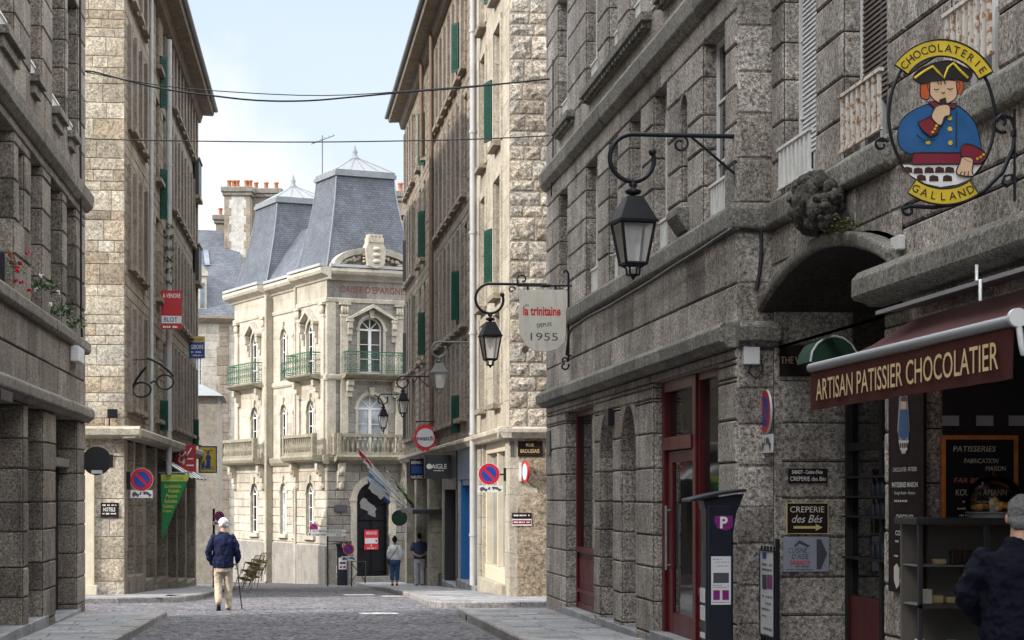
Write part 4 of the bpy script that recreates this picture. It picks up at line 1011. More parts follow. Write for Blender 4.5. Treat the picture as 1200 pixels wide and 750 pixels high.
for z0, z1 in fl:
    for y in [50.6 + 1.36 * k for k in range(-0, 8)] + [69.2 + 1.3 * k for k in range(4)]:
        pl.fb(RM, uY(y + 1.32), uY(y + .88), z0 - .1, z1 + .1, 0, .09, 0, g.random())
    for y in wins + [43.1, 46.05]: sl_.fb(RM, uY(y + (.9 if y > 48 else 1.15)), uY(y - .04), z0 - .11, z0 + .01, -.02, .18, 0, g.random())
parts('pilaster', pl, M['taupe'], T, bevel=.01); parts('window_sill', sl_, M['tan'], T, bevel=.01)
for z0, z1 in fl:
    for y in wins: window(T, RM, uY(y + .86), uY(y), z0, z1, -.3, M['cream_paint'], M['pane'], (1, 1), fw=.04, mid=.05)
    for a, b in ((42.9, 44.2), (46.0, 47.1)):
        window(T, RM, uY(b), uY(a), z0, z1, -.28, M['cream_paint'], M['pane'], (1, 2))
        fr_ = MB()
        for p, q in ((uY(b) - .16, uY(b)), (uY(a), uY(a) + .16)): fr_.fb(RM, p, q, z0 - .02, z1 + .16, .0, .05)
        fr_.fb(RM, uY(b), uY(a), z1, z1 + .16, 0, .05); part('window_surround', fr_, M['cream_smooth'], T, bevel=.008)
for z0, z1 in ((6.46, 7.65), (9.65, 11.0), (12.8, 14.1)): shutter(T, RM, uY(44.5), z0, z1, .5, 12, M['green_shutter'], -1)
for z0, z1 in ((3.3, 4.3), (6.3, 7.6), (12.9, 14.2)): shutter(T, RM, uY(52.6), z0, z1, .27, 36, M['green_shutter'], -1)
for z0, z1 in ((6.2, 7.6), (9.4, 10.9), (12.4, 14.1)): shutter(T, RM, uY(64.6), z0, z1, .32, 34, M['green_shutter'], -1)
for z0, z1 in ((3.7, 5.2), (6.1, 7.6), (9.5, 11.0)): shutter(T, RM, uY(72.9), z0, z1, .22, 40, M['charcoal'], -1)
CPR = [(-.02, 2.84), (.16, 2.84), (.2, 2.9), (.27, 2.96), (.27, 3.04), (.2, 3.07), (-.02, 3.09)]
moulding(T, RM, uY(YE), .26, CPR, M['cream_smooth'], bev=.01); moulding(T, RF, -.26, 7, CPR, M['cream_smooth'], bev=.01)
eaves(T, RM, uY(YE), 0, TOP, .6, M['tan'], M['slate'])
# ground floor: cream corner pier, white shop window, blue shop, grey shop
g = random.Random(7); pr = MB()
for Y0, Y1 in ((41.5, 42.35), (46.9, 48.2), (52.9, 53.3), (57.6, 58.3), (63.2, 64), (69, 69.8), (74, 74.8)):
    zz = cuts(-1.9, 2.85, .6, (), .1, g)
    pr = MB()
    for p, q in zip(zz, zz[1:]): pr.fb(RM, uY(Y1), uY(Y0), p + .003, q - .003, -.6, g.uniform(-.004, .004), 0, g.random())
    part('street_pier', pr, M['cream_smooth'], T, bevel=.01)
sh = MB(); sh.fb(RM, uY(74.2), uY(58.2), -2, 2.85, -.6, -.5); part('shop_glazing', sh, M['pane'], T)
# white shop window nearest the corner
f = MB(); A, B = uY(46.9), uY(42.35)
f.fb(RM, A, B, 2.62, 2.86, -.34, -.08); f.fb(RM, A, B, -.6, .02, -.4, -.05); f.fb(RM, A + 2.0, A + 2.12, .02, 2.62, -.3, -.12)
for u in (A, B - .1): f.fb(RM, u, u + .1, .02, 2.62, -.34, -.08)
W = part('shop_window', f, M['cream_paint'], T, bevel=.01)
f = MB(); f.fb(RM, A + .1, B - .1, .02, 2.62, -.28, -.25); part('pane', f, M['pane_sky'], W)
f = MB(); f.fb(RM, A - .15, B + .2, zr(44) + .0, zr(44) + PV + .25, -.3, .1); part('step', f, M['cream_smooth'], W, bevel=.015)
# teal window sticker next to the corner
f = MB(); f.fb(RM, B - 1.35, B - .2, .35, 2.2, -.245, -.235); f2 = MB()
for k in range(16): f2.fb(RM, B - 1.25, B - .35, .45 + .105 * k, .50 + .105 * k, -.235, -.231)
M['teal'] = paint('teal sticker', (.03, .22, .25), .5, 0, .1, 4)
o = part('window_sticker', f, M['teal'], W); part('print_lines', f2, M['paper'], o)
# blue shop
f = MB(); A, B = uY(52.9), uY(48.2)
f.fb(RM, A, B, 2.05, 2.86, -.5, .02, 1); f.fb(RM, A, A + .35, -.9, 2.05, -.5, -.02); f.fb(RM, B - .3, B, -.9, 2.05, -.5, -.02); f.fb(RM, A + .35, B - .3, 1.9, 2.05, -.5, -.05)
W = part('blue_shopfront', f, [M['bluepaint'], M['slateblue']], T, bevel=.01)
f = MB(); f.fb(RM, A + .35, A + 2.4, -.9, 1.9, -.5, -.38); f.fb(RM, A + .6, A + 2.2, -.4, 1.6, -.38, -.36); D = part('door', f, M['bluepaint'], W, bevel=.01)
f = MB(); f.tube([RM.pt(A + .55, -.0, -.33), RM.pt(A + .55, .5, -.33)], .02); part('handle', f, M['iron'], D)
f = MB(); f.fb(RM, A + 2.5, B - .3, -.2, 1.9, -.36, -.33); part('pane', f, M['pane'], W)
f = MB(); f.fb(RM, A + 2.4, B - .3, -.95, -.2, -.5, -.3); part('stall_riser', f, M['bluepaint'], W)
f = MB(); f.fb(RM, A, B, zr(50) - .05, zr(50) + PV + .16, -.3, .06); part('step', f, M['slab'], W, bevel=.015)
# grey shop
f = MB(); A, B = uY(57.6), uY(53.3)
f.fb(RM, A, B, 1.8, 2.86, -.5, .05); f.fb(RM, A, A + .5, -1.2, 1.8, -.5, .02); f.fb(RM, B - .4, B, -1.2, 1.8, -.5, .02)
W = part('grey_shopfront', f, M['charcoal'], T, bevel=.01)
f = MB(); f.fb(RM, A + .5, B - .4, -1.2, 1.8, -.5, -.42); part('pane', f, M['pane'], W)
f = MB(); f.fb(RM, A, B, zr(55.5) - .05, zr(55.5) + PV + .12, -.3, .06); part('step', f, M['slab'], W, bevel=.015)
f = MB()
for Y in (59.5, 61.5, 65.2, 66.8, 70.6, 72.4): f.fb(RM, uY(Y + .12), uY(Y), -2, 2.85, -.5, -.35)
f.fb(RM, uY(74), uY(58.3), 1.2, 1.5, -.5, -.33); parts('shop_frame', f, M['charcoal'], T)
f = MB(); f.fb(RM, uY(74), uY(58.3), -2, -.85, -.5, -.3); part('stall_riser', f, M['charcoal'], T)
f = MB(); f.fb(RM, uY(68.6), uY(62.8), 1.05, 1.2, -.4, .55); part('canopy', f, M['charcoal'], T, bevel=.02)
downpipe(RM, RM.u(554.5, .2), -.5, 15.6, .2, M['pvc'], 'tall pale downpipe beside the blue shop door', .085).name = 'downpipe'
downpipe(RM, RM.u(505.5, .2), 3.1, 15.6, .2, M['pvc_rust'], 'rust brown downpipe above the round red sign', .07)
downpipe(RM, RM.u(494, .2), 12.5, 15.6, .2, M['pvc_rust'], 'short rust brown downpipe under the far end of the eaves', .07)
# ================================================================== the savings bank closing the street
a_ = at(383, 683, 86); BC = a_
CL = Fr((a_.x, a_.y), [-v for v in ray(-540)]); CF = Fr((a_.x, a_.y), (-CL.N[0], -CL.N[1]))
T = thing('bank_building', 'pale limestone bank with two slate pavilion roofs at the end of the street', 'building', (a_.x, a_.y + 4, -2.2))
BK = T; W_ = 4.15
L = lambda px, off=0: CL.u(px, off)
zS, z1f, zI, zE = 3.12, 3.4, 6.95, 11.25
bays = [('r', -3.75, 0), ('m', -7.9, -3.75), ('l', -12.7, -7.9)]
cols = {'r': [(-2.5, -1.5)], 'm': [(-6.8, -5.95), (-5.0, -4.15)], 'l': [(-10.15, -9.1)]}
def storeys(c, ua, ub, m):
    o = []
    for a, b in c:
        o.append(dict(u0=a, u1=b, z0=-.15, z1=2.22, d=.17, arch=1, nofix=1)); o.append(dict(u0=a, u1=b, z0=z1f, z1=5.85, d=.17, arch=1, nofix=1))
        o.append(dict(u0=a, u1=b, z0=zI, z1=9.35, d=.17, arch=1, nofix=1))
    return o
FR = {'r': CL, 'm': Fr(CL.pt(0, 0, -.3)[:2], CL.R), 'l': CL}
lo = MB(); up = MB()
def dims(fr, ua, ub, o):
    g = random.Random(int(ua * 10) + 77)
    wall(lo, fr, ua, ub, -2.6, zS, o, .37, (.6, 1.1), .02, .020, .03, .035, g=g, fixed=(-.5,))
    wall(up, fr, ua, ub, zS, 10.1, o, .42, (.6, 1.2), .02, .004, .005, .006, g=g)
    wall(up, fr, ua, ub, 10.1, zE, [], .6, (1.5, 3), .0, .003, .004, .004, g=g)
for k, ua, ub in bays: dims(FR[k], ua, ub, storeys(cols[k], ua, ub, k))
fo = [dict(u0=1.38, u1=2.92, z0=-1.9, z1=2.2, d=.35, arch=1, nofix=1), dict(u0=1.45, u1=2.7, z0=z1f, z1=6.05, d=.3, arch=1, nofix=1), dict(u0=1.52, u1=2.62, z0=zI, z1=9.42, d=.3, arch=1, nofix=1)]
fl_ = MB(); fu = MB(); g = random.Random(78)
wall(fl_, CF, 0, W_, -2.6, zS, fo, .37, (.6, 1.1), .02, .020, .03, .035, g=g)
wall(fu, CF, 0, W_, zS, 10.1, fo, .42, (.6, 1.2), .02, .012, .012, .014, g=g)
wall(fu, CF, 0, W_, 10.1, zE, [], .6, (1.5, 3), .0, .003, .004, .004, g=g)
for s in (-3.75, -7.9):
    lo.face([CL.pt(s, -2.6, 0), CL.pt(s, zE, 0), CL.pt(s, zE, -.3), CL.pt(s, -2.6, -.3)], 0)
for p in ((CL.pt(-12.7, 0, 0), CL.pt(-12.7, 0, -7)), (CF.pt(W_, 0, 0), CF.pt(W_, 0, -3)), (CF.pt(W_, 0, -3), CF.pt(W_ + 6, 0, -3)), (CF.pt(W_ + 6, 0, -3), CF.pt(W_ + 6, 0, -12.7)), (CL.pt(-12.7, 0, -7), CF.pt(W_ + 6, 0, -12.7))):
    up.face([(p[0][0], p[0][1], -2.6), (p[1][0], p[1][1], -2.6), (p[1][0], p[1][1], zE), (p[0][0], p[0][1], zE)], 0)
part('ground_floor_wall', lo, [M['lime'], M['lime_mortar']], T); part('wall', up, [M['lime'], M['lime_mortar']], T)
part('front_ground_wall', fl_, [M['lime_grey'], M['lime_mortar']], T); part('front_wall', fu, [M['lime_grey'], M['lime_mortar']], T)
# plinth
pb = MB()
for k, ua, ub in bays: pb.fb(FR[k], ua, ub, -2.7, -.55, .036, .09, 0, .4)
part('plinth', pb, M['lime_grey'], T, bevel=.02); pb = MB(); pb.fb(CF, 0.09, 1.2, -2.7, -.75, .036, .09, 0, .6); part('plinth', pb, M['lime_grey'], T, bevel=.02); pb = MB(); pb.fb(CF, 3.1, W_, -2.7, -.75, .036, .09, 0, .6); part('plinth', pb, M['lime_grey'], T, bevel=.02)
# mouldings all round: (profile) on each bay and the front
def run(name, prof, mat, fro=True, bev=.012, ext=.0):
    mb = MB(); e = max(o for o, z in prof)
    mb.band(CL, -3.75 - e * .0, e, prof); mb.band(FR['m'], -7.9, -3.75, prof); mb.band(CL, -12.7 - e, -7.9, prof)
    part(name, mb, mat, T)
    if fro:
        mb = MB(); mb.band(CF, 0, W_ + e, [(o + .003, z) for o, z in prof]); part(name, mb, mat, T)
run('main_cornice', [(-.02, 10.95), (.08, 10.97), (.14, 11.1), (.42, 11.2), (.48, 11.32), (.46, 11.45), (-.02, 11.5)], M['lime_trim'])
run('architrave', [(-.02, 10.02), (.06, 10.02), (.08, 10.16), (.05, 10.2), (-.02, 10.2)], M['lime_trim'])
run('floor_course', [(-.02, 6.62), (.06, 6.62), (.10, 6.7), (.10, 6.84), (-.02, 6.9)], M['lime_trim'])
run('balcony_slab', [(-.02, 2.98), (.14, 3.0), (.22, 3.12), (.24, 3.3), (.2, 3.36), (-.02, 3.38)], M['lime_mossy'])
gz = MB()
for fr, a, b in ((CL, -3.75, .45), (FR['m'], -7.9, -3.75), (CL, -13.1, -7.9)): gz.fb(fr, a, b, 11.5, 11.62, .3, .5)
gz.fb(CF, 0, W_ + .45, 11.5, 11.62, .3, .5); part('zinc_gutter', gz, M['zinc_pale'], T)
# pilasters with capitals on the pavilions
ps = MB()
def pil(fr, u, w, z0, z1, o=.10):
    cp = MB(); ps.fb(fr, u, u + w, z0, z1, .0, o); ps.fb(fr, u - .04, u + w + .04, z0, z0 + .25, .0, o + .05)
    cp.fb(fr, u - .03, u + w + .03, z1, z1 + .12, 0, o + .03); 
    for k in range(3): cp.ball(fr.pt(u + w * (k + .5) / 3, z1 + .32, o + .02), w * .22, w * .22, .2, 8, 6)
    cp.fb(fr, u - .08, u + w + .08, z1 + .52, z1 + .62, 0, o + .1); part('capital', cp, M['lime_trim'], T)
for u in (-3.6, -.52): pil(CL, u, .36, z1f, 9.38)
for u in (-12.3, -8.35): pil(CL, u, .36, z1f, 9.38)
for u in (.62, 3.2): pil(CF, u, .34, z1f, 9.38)
ps.fb(CF, 0.02, .40, z1f, 10, .015, .05); ps.fb(CF, W_ - .4, W_, z1f, 10, .015, .05)
parts('pilaster', ps, M['lime_trim'], T, bevel=.01)
# arch surrounds, keystones, pediments
def surround(fr, a, b, z0, z1, w=.13, o=.035, key=True, sill=False):
    sr = MB()
    r = (b - a) / 2; zt = z1 - r; c = (a + b) / 2
    sr.fb(fr, a - w, a, z0, zt, .0, o); sr.fb(fr, b, b + w, z0, zt, .0, o)
    A = arcpts(a, b, zt, 12); B = arcpts(a - w, b + w, zt, 12)
    for k in range(12): sr.hexa([fr.pt(*A[k], 0), fr.pt(*A[k + 1], 0), fr.pt(*B[k + 1], 0), fr.pt(*B[k], 0), fr.pt(*A[k], o), fr.pt(*A[k + 1], o), fr.pt(*B[k + 1], o), fr.pt(*B[k], o)])
    sr.fb(fr, a - w - .05, a - .0, zt - .06, zt + .06, .002, o + .03); sr.fb(fr, b, b + w + .05, zt - .06, zt + .06, .002, o + .03)
    if key: sr.prism(fr, [(c - .09, z1 - .05), (c + .09, z1 - .05), (c + .14, z1 + .3), (c - .14, z1 + .3)], .0, o + .07)
    if sill: sr.fb(fr, a - .2, b + .2, z0 - .18, z0, .0, .16)
    part('arch_surround', sr, M['lime_trim'], T, bevel=.006)
for k in cols:
    for a, b in cols[k]:
        surround(FR[k], a, b, z1f, 5.85); surround(FR[k], a, b, zI, 9.35); surround(FR[k], a, b, -.15, 2.22, .12, .045, True, True)
surround(CF, 1.45, 2.7, z1f, 6.05); surround(CF, 1.52, 2.62, zI, 9.42); surround(CF, 1.38, 2.92, -1.9, 2.2, .3, .05, True)
def pediment(fr, c, hw, z, h):
    pd = MB()
    for s in (-1, 1):
        pd.hexa([fr.pt(c + s * hw, z, .02), fr.pt(c, z + h, .02), fr.pt(c, z + h - .17, .02), fr.pt(c + s * (hw - .22), z - .0, .02), fr.pt(c + s * hw, z, .28), fr.pt(c, z + h, .28), fr.pt(c, z + h - .17, .28), fr.pt(c + s * (hw - .22), z, .28)])
        pd.fb(fr, c + s * hw - (.32 if s > 0 else 0), c + s * hw + (0 if s > 0 else .32), z - .12, z, .02, .26)
        for k, q in enumerate((.24, .16, .08)): pd.fb(fr, c + s * (hw - .18) - .1, c + s * (hw - .18) + .1, z - .12 - .28 * (k + 1), z - .12 - .28 * k, .02, q)
    part('window_pediment', pd, M['lime_trim'], T, bevel=.008)
pediment(CL, -2.0, 1.0, 9.0 + .25, .62); pediment(CL, -9.62, 1.0, 9.25, .62); pediment(CF, 2.07, 1.22, 9.3, .68)
# windows
for k in cols:
    for a, b in cols[k]:
        for z0, z1 in ((-.15, 2.22), (z1f, 5.85), (zI, 9.35)): window(T, FR[k], a, b, z0, z1, -.15, M['white'], M['pane'], (1, 2), fw=.06, arch=True, mid=.10)
window(T, CF, 1.45, 2.7, z1f, 6.05, -.24, M['white'], M['pane_net'], (1, 2), fw=.08, arch=True, mid=.14); window(T, CF, 1.52, 2.62, zI, 9.42, -.24, M['white'], M['pane'], (1, 2), fw=.08, arch=True, mid=.14)
# front door: tall dark double door, little pediment, red notice
d = MB(); zt = 2.2 - .77
d.prism(CF, [(1.38, -1.9), (2.92, -1.9)] + [(x, z) for x, z in reversed(arcpts(1.38, 2.92, zt, 14))], -.34, -.28)
D = part('door', d, M['doorblack'], T)
d = MB(); d.fb(CF, 1.38, 2.92, zt - .16, zt - .04, -.28, -.2); d.fb(CF, 1.5, 2.1, -1.7, .5, -.28, -.25); d.fb(CF, 2.2, 2.8, -1.7, .5, -.28, -.25); d.fb(CF, 2.12, 2.18, -1.9, zt - .16, -.28, -.24)
d.prism(CF, [(1.55, .55), (2.75, .55), (2.75, .63), (2.15, 1.05), (1.55, .63)], -.28, -.2); d.fb(CF, 1.62, 2.68, -.72, -.62, -.25, -.21); part('door_moulding', d, M['doorblack'], D, bevel=.01)
nb = MB(); nb.fb(CF, 1.82, 2.48, -.75, .12, -.21, -.195); N = part('notice', nb, M['crimson'], D)
wb = MB(); wb.fb(CF, 1.85, 2.45, -.48, -.24, -.194, -.192); part('notice_band', wb, M['paper'], N)
tx = MB(); text(tx, 'NEGOCE', CF, 2.15, -.02, .12, .5, -.192, bold=.01); text(tx, '&', CF, 2.15, -.56, .09, None, -.192); text(tx, 'DONALD', CF, 2.15, -.68, .07, .4, -.192) if False else scribble(tx, CF, 1.95, 2.38, -.68, .09, -.192, 0, 4)
part('lettering', tx, M['white'], N); tx = MB(); text(tx, '1 MAI', CF, 2.15, -.36, .15, .5, -.190, bold=.01) if False else scribble(tx, CF, 1.9, 2.42, -.36, .15, -.190, 0, 2); part('print', tx, M['print'], N)
st = MB(); st.fb(CF, 1.0, 3.3, -2.3, -1.9, -.3, .35); part('door_step', st, M['lime_grey'], T, bevel=.02)
pq = MB(); pq.fb(CF, .34, .92, .92, 1.22, .04, .09); part('plaque', pq, M['print'], T)
# carved name and the arms above
tx = MB(); text(tx, "CAISSE D'EPARGNE", CF, 2.12, 10.6, .30, 3.0, .012, bold=.012); part('carved_name', tx, M['brownletter'], T)
pdm = MB(); A = arcpts(.15, W_ - .15, 11.55, 20, .86); B = arcpts(.47, W_ - .47, 11.55, 20, .60)
for k in range(20): pdm.hexa([CF.pt(*A[k], -.2), CF.pt(*A[k + 1], -.2), CF.pt(*B[k + 1], -.2), CF.pt(*B[k], -.2), CF.pt(*A[k], .42), CF.pt(*A[k + 1], .42), CF.pt(*B[k + 1], .36), CF.pt(*B[k], .36)], 0, .5)
pdm.prism(CF, [(.47, 11.5)] + B + [(W_ - .47, 11.5)], -.2, .05, 0); P_ = part('arched_pediment', pdm, M['lime_trim'], T, bevel=.01)
cz = MB(); cz.prism(CF, [(1.70, 11.6), (2.07, 11.5), (2.44, 11.6), (2.54, 12.3), (2.42, 12.62), (1.72, 12.62), (1.60, 12.3)], .05, .55)
cz.fb(CF, 1.72, 2.42, 12.62, 12.84, .1, .58); g = random.Random(2)
for k in range(4): cz.fb(CF, 1.76 + .17 * k, 1.86 + .17 * k, 12.84, 12.98, .12, .56)
for k in range(3): cz.ball(CF.pt(2.07, 11.80 + .27 * k, .56), .2, .08, .1, 8, 6)
for s in (-1, 1):
    for k in range(16):
        q = k / 15; cz.ball(CF.pt(2.07 + s * (.5 + q * 1.0 + g.uniform(-.04, .04)), 11.62 + (1 - q) * .45 + g.uniform(-.06, .08), .14 + .12 * g.random()), .06 + .06 * g.random(), .08, .06 + .05 * g.random(), 8, 5)
    for k in range(5): cz.ball(CF.pt(2.07 + s * .47, 11.8 + .14 * k, .3), .08, .1, .06, 8, 5)
part('carved_arms', cz, M['lime_trim'], P_)
# stone balustrades on the first floor
def balusters(fr, a, b, off, z0=3.38, n=None, name='balustrade', dep=.16):
    mb = MB(); n = n or max(2, round((b - a) / .24)); h = .92
    mb.fb(fr, a, b, z0, z0 + .13, off - dep, off); mb.fb(fr, a, b, z0 + h - .14, z0 + h, off - dep - .02, off + .02)
    for k in range(n):
        p = fr.pt(a + (b - a) * (k + .5) / n, z0 + .13, off - dep / 2)
        mb.lathe([(.055, 0), (.04, .06), (.075, .2), (.085, .27), (.045, .45), (.04, .55), (.06, .65)], p, 8)
    for u in (a - .14, b - .02): mb.fb(fr, u, u + .18, z0, z0 + h + .02, off - dep - .03, off + .03)
    return part(name, mb, M['lime_mossy'], T, bevel=.006)
def balcony(fr, a, b, prj):
    s_ = MB(); s_.band(fr, a - .1, b + .1, [(-.02, 3.06), (prj - .15, 3.1), (prj - .05, 3.18), (prj, 3.3), (prj - .03, 3.385), (-.02, 3.39)]); part('balcony_floor', s_, M['lime_mossy'], T, bevel=.01)
    balusters(fr, a + .1, b - .1, prj - .08); ff = Fr(fr.pt(a, 0, 0)[:2], (-fr.N[0], -fr.N[1]))
    balusters(Fr(fr.pt(a + .0, 0, 0)[:2], (-fr.N[0], -fr.N[1])), -prj + .25, -.1, .0, n=2)
    for u in (a + .1, b - .42):
        c = MB()
        for k, q in enumerate((.55, .42, .28, .16)): c.fb(fr, u, u + .32, 3.06 - .28 * (k + 1), 3.06 - .28 * k, .0, prj * q)
        c.ball(fr.pt(u + .16, 2.72, prj * .42), .14, .14, .18, 8, 6); c.ball(fr.pt(u + .16, 2.05, .1), .12, .12, .2, 8, 6)
        part('balcony_bracket', c, M['lime_trim'], T, bevel=.012)
balcony(CL, -3.85, -.05, .72); balcony(CL, -12.7, -7.95, .72)
balcony(CF, .35, 3.85, .55)
# green iron balconies on the second floor
def iron(fr, a, b, prj, z0=6.86):
    s_ = MB(); s_.band(fr, a - .08, b + .08, [(-.02, z0 - .2), (prj - .2, z0 - .14), (prj, z0 - .02), (prj + .03, z0 + .06), (-.02, z0 + .08)]); B = part('balcony_floor', s_, M['lime_mossy'], T, bevel=.01)
    for u in (a + .12, b - .4):
        c = MB()
        for k, q in enumerate((.6, .42, .22)): c.fb(fr, u, u + .28, z0 - .2 - .25 * (k + 1), z0 - .2 - .25 * k, .0, prj * q)
        part('balcony_bracket', c, M['lime_trim'], T, bevel=.012)
    i = MB(); zb, zt = z0 + .12, z0 + 1.0
    def panel(f, p, q, o):
        P = lambda u, z: f.pt(u, z, o)
        for z in (zb, zb + .1, zt - .12): i.tube([P(p, z), P(q, z)], .014, 5)
        i.fb(f, p - .02, q + .02, zt - .03, zt + .02, o - .03, o + .03)
        n = max(1, round((q - p) / .30))
        for k in range(n + 1): i.tube([P(p + (q - p) * k / n, zb), P(p + (q - p) * k / n, zt)], .013, 5)
        for k in range(n):
            u = p + (q - p) * (k + .5) / n; r = (q - p) / n * .36
            i.tube(scroll(f, (u, zb + .28), r, r * .25, -90, 300, o, 14), .012, 4); i.tube(scroll(f, (u, zb + .60), r, r * .25, 90, -300, o, 14), .012, 4)
    panel(fr, a, b, prj - .04)
    panel(Fr(fr.pt(a, 0, 0)[:2], (-fr.N[0], -fr.N[1])), -prj + .04, 0, .0); panel(Fr(fr.pt(b, 0, 0)[:2], (fr.N[0], fr.N[1])), 0, prj - .04, 0.)
    part('iron_railing', i, M['green_iron'], T)
iron(CL, -3.55, -.6, .62); iron(CL, -12.1, -8.3, .62); iron(CF, .75, 3.45, .55)
f = FR['m']
for zb in (6.98, 3.45):
    i = MB()
    for z in (zb, zb + .8): i.tube([f.pt(-6.78, z, -.02), f.pt(-5.97, z, -.02)], .015, 5)
    for k in range(7): i.tube([f.pt(-6.75 + .13 * k, zb, -.02), f.pt(-6.75 + .13 * k, zb + .8, -.02)], .011, 4)
    for k in range(3): i.tube(scroll(f, (-6.65 + .28 * k, zb + .4), .13, .03, -90, 360, -.02, 14), .011, 4)
    part('window_grille', i, M['green_iron'], T)
# downpipes belong to the wall
dp = MB()
for u in (-7.84, -3.83): dp.tube([CL.pt(u, -2.4, .06), CL.pt(u, 11., .06)], .07, 8)
parts('rainwater_pipe', dp, M['lime_trim'], T)
# roofs: two steep pavilions with zinc caps and finials, a lower roof between
def pav(a0, a1, b0, b1, z0, z1, ins, ridge=True):
    """a along the front, b back along the side street"""
    P = lambda a, b, z: CF.pt(a, z, -b)
    rf = MB(); N_ = 7; rings = []
    for k in range(N_ + 1):
        t = k / N_; s = ins * (1 - (1 - t) ** 1.35); z = z0 + (z1 - z0) * t
        rings.append((a0 + s, a1 - s, b0 + s, b1 - s, z))
    for r0, r1 in zip(rings, rings[1:]):
        for (pa, pb), (qa, qb) in (((0, 2), (1, 2)), ((1, 2), (1, 3)), ((1, 3), (0, 3)), ((0, 3), (0, 2))):
            rf.face([P(r0[pa], r0[pb], r0[4]), P(r0[qa], r0[qb], r0[4]), P(r1[qa], r1[qb], r1[4]), P(r1[pa], r1[pb], r1[4])])
    R_ = part('roof', rf, M['slate'], T)
    e = MB(); a, b, c, d, z = rings[-1]
    for o, zz, hh in ((.10, z1 - .06, .16), (.05, z1 + .1, .12)):
        e.hexa([P(a - o, c - o, zz), P(b + o, c - o, zz), P(b + o, d + o, zz), P(a - o, d + o, zz), P(a - o, c - o, zz + hh), P(b + o, c - o, zz + hh), P(b + o, d + o, zz + hh), P(a - o, d + o, zz + hh)])
    for r0, r1 in zip(rings, rings[1:]):
        for pa, pb in ((0, 2), (1, 2), (0, 3)): e.tube([P(r0[pa], r0[pb], r0[4]), P(r1[pa], r1[pb], r1[4])], .035, 6)
    zc = z1 + .22; h = .8; m = (c + d) / 2; ma = (a + b) / 2
    for q in (((a, c), (b, c)), ((b, c), (b, d)), ((b, d), (a, d)), ((a, d), (a, c))):
        e.face([P(*q[0], zc), P(*q[1], zc), P(ma, m, zc + h)])
    for k in range(5):
        x = a + (b - a) * k / 4; e.tube([P(x, c, zc + .012), P(ma, m, zc + h + .012)], .012, 4)
    part('zinc_cap', e, M['zinc'], R_)
    f = MB(); f.lathe([(.2, 0), (.16, .12), (.09, .2), (.12, .32), (.07, .42), (.03, .56), (.006, .66)], P(ma, m, zc + h - .1), 8); part('finial', f, M['zinc'], R_)
pav(.0, W_, .0, 3.9, 11.55, 15.7, .72)
pav(.0, 4.4, 8.0, 12.75, 11.55, 15.6, .85)
mr = MB(); P = lambda a, b, z: CF.pt(a, z, -b)
mr.face([P(.0, 3.5, 11.5), P(.0, 8.4, 11.5), P(1.9, 8.4, 14.2), P(1.9, 3.5, 14.2)]); mr.face([P(1.9, 3.5, 14.2), P(1.9, 8.4, 14.2), P(6, 8.4, 14.6), P(6, 3.5, 14.6)])
mr.face([P(W_ - .3, 2.5, 11.5), P(W_ + 6, 2.5, 11.5), P(W_ + 6, 5.5, 14.4), P(W_ - .3, 5.5, 14.4)])
part('roof', mr, M['slate'], T)
dz = MB(); dz.fb(CL, -4.55, -4.1, 12.6, 13.4, -1.6, -.75); part('roof_vent', dz, M['zinc_pale'], T)
an = MB(); p = Vector(P(1.0, 3.2, 15.9)); an.tube([p, p + Vector((0, 0, 1.9))], .025, 5)
an.tube([p + Vector((-.5, 0, 1.5)), p + Vector((.55, .2, 1.95))], .02, 5)
for k in range(6): c = p + Vector((-.45 + .18 * k, .02 * k, 1.52 + .08 * k)); an.tube([c + Vector((0, -.3, 0)), c + Vector((.05, .3, .1))], .015, 4)
solo('television_aerial', an, M['iron_grey'], 'thin television aerial on the zinc roof of the bank', 'aerial', p)

# ================================================================== further houses
o_ = at(228, 600, 112); HF = Fr((o_.x, o_.y), (1, .15)); 
T = thing('stone_house', 'old grey stone house with quoined corner, dormer and slate roof left of the bank', 'house', (o_.x + 1, o_.y + 2, -3))
h = lambda px: HF.u(px)
wb = MB(); wall(wb, HF, -4, h(290), -4, 11.7, [dict(u0=h(230), u1=h(237), z0=7.4, z1=9.4, d=.2, nofix=1)], .5, (.8, 1.4), .05, .012, .012, .012, g=random.Random(5)); shell(wb, HF, -4, h(290), -4, 11.7, 9)
part('wall', wb, [M['render_grey'], M['lime_mortar']], T)
q = MB(); g = random.Random(6); z = -4
while z < 11.6: q.fb(HF, h(257 if g.random() < .5 else 254), h(268), z, z + .52, .0, .06, 0, g.random()); z += .54
parts('quoin', q, M['tan'], T, bevel=.02)
window(T, HF, h(230), h(237), 7.4, 9.4, -.15, M['white'], M['pane_sky'], (1, 2), fw=.05)
mb = MB(); mb.band(HF, -4.2, h(290), [(-.02, 11.3), (.2, 11.4), (.45, 11.6), (.45, 11.75), (-.02, 11.8)]); part('cornice', mb, M['tan'], T)
mb = MB(); P = HF.pt; mb.face([P(-4.2, 11.75, .4), P(h(290), 11.75, .4), P(h(290), 17.2, -4.6), P(-4.2, 17.2, -4.6)]); mb.face([P(-4.2, 11.75, -9.5), P(h(290), 11.75, -9.5), P(h(290), 17.2, -4.6), P(-4.2, 17.2, -4.6)]); R_ = part('roof', mb, M['slate'], T)
mb = MB(); mb.fb(HF, h(232), h(242), 11.9, 14.0, -2, .05); mb.prism(HF, [(h(231), 14.), (h(243.5), 14.), (h(243.5), 14.2), (h(237), 14.6), (h(231), 14.2)], -2.4, .15); D = part('dormer', mb, M['lime_trim'], R_)
mb = MB(); mb.fb(HF, h(234.5), h(239.5), 12.2, 13.6, .05, .08); part('dormer_window', mb, M['pane_sky'], R_)
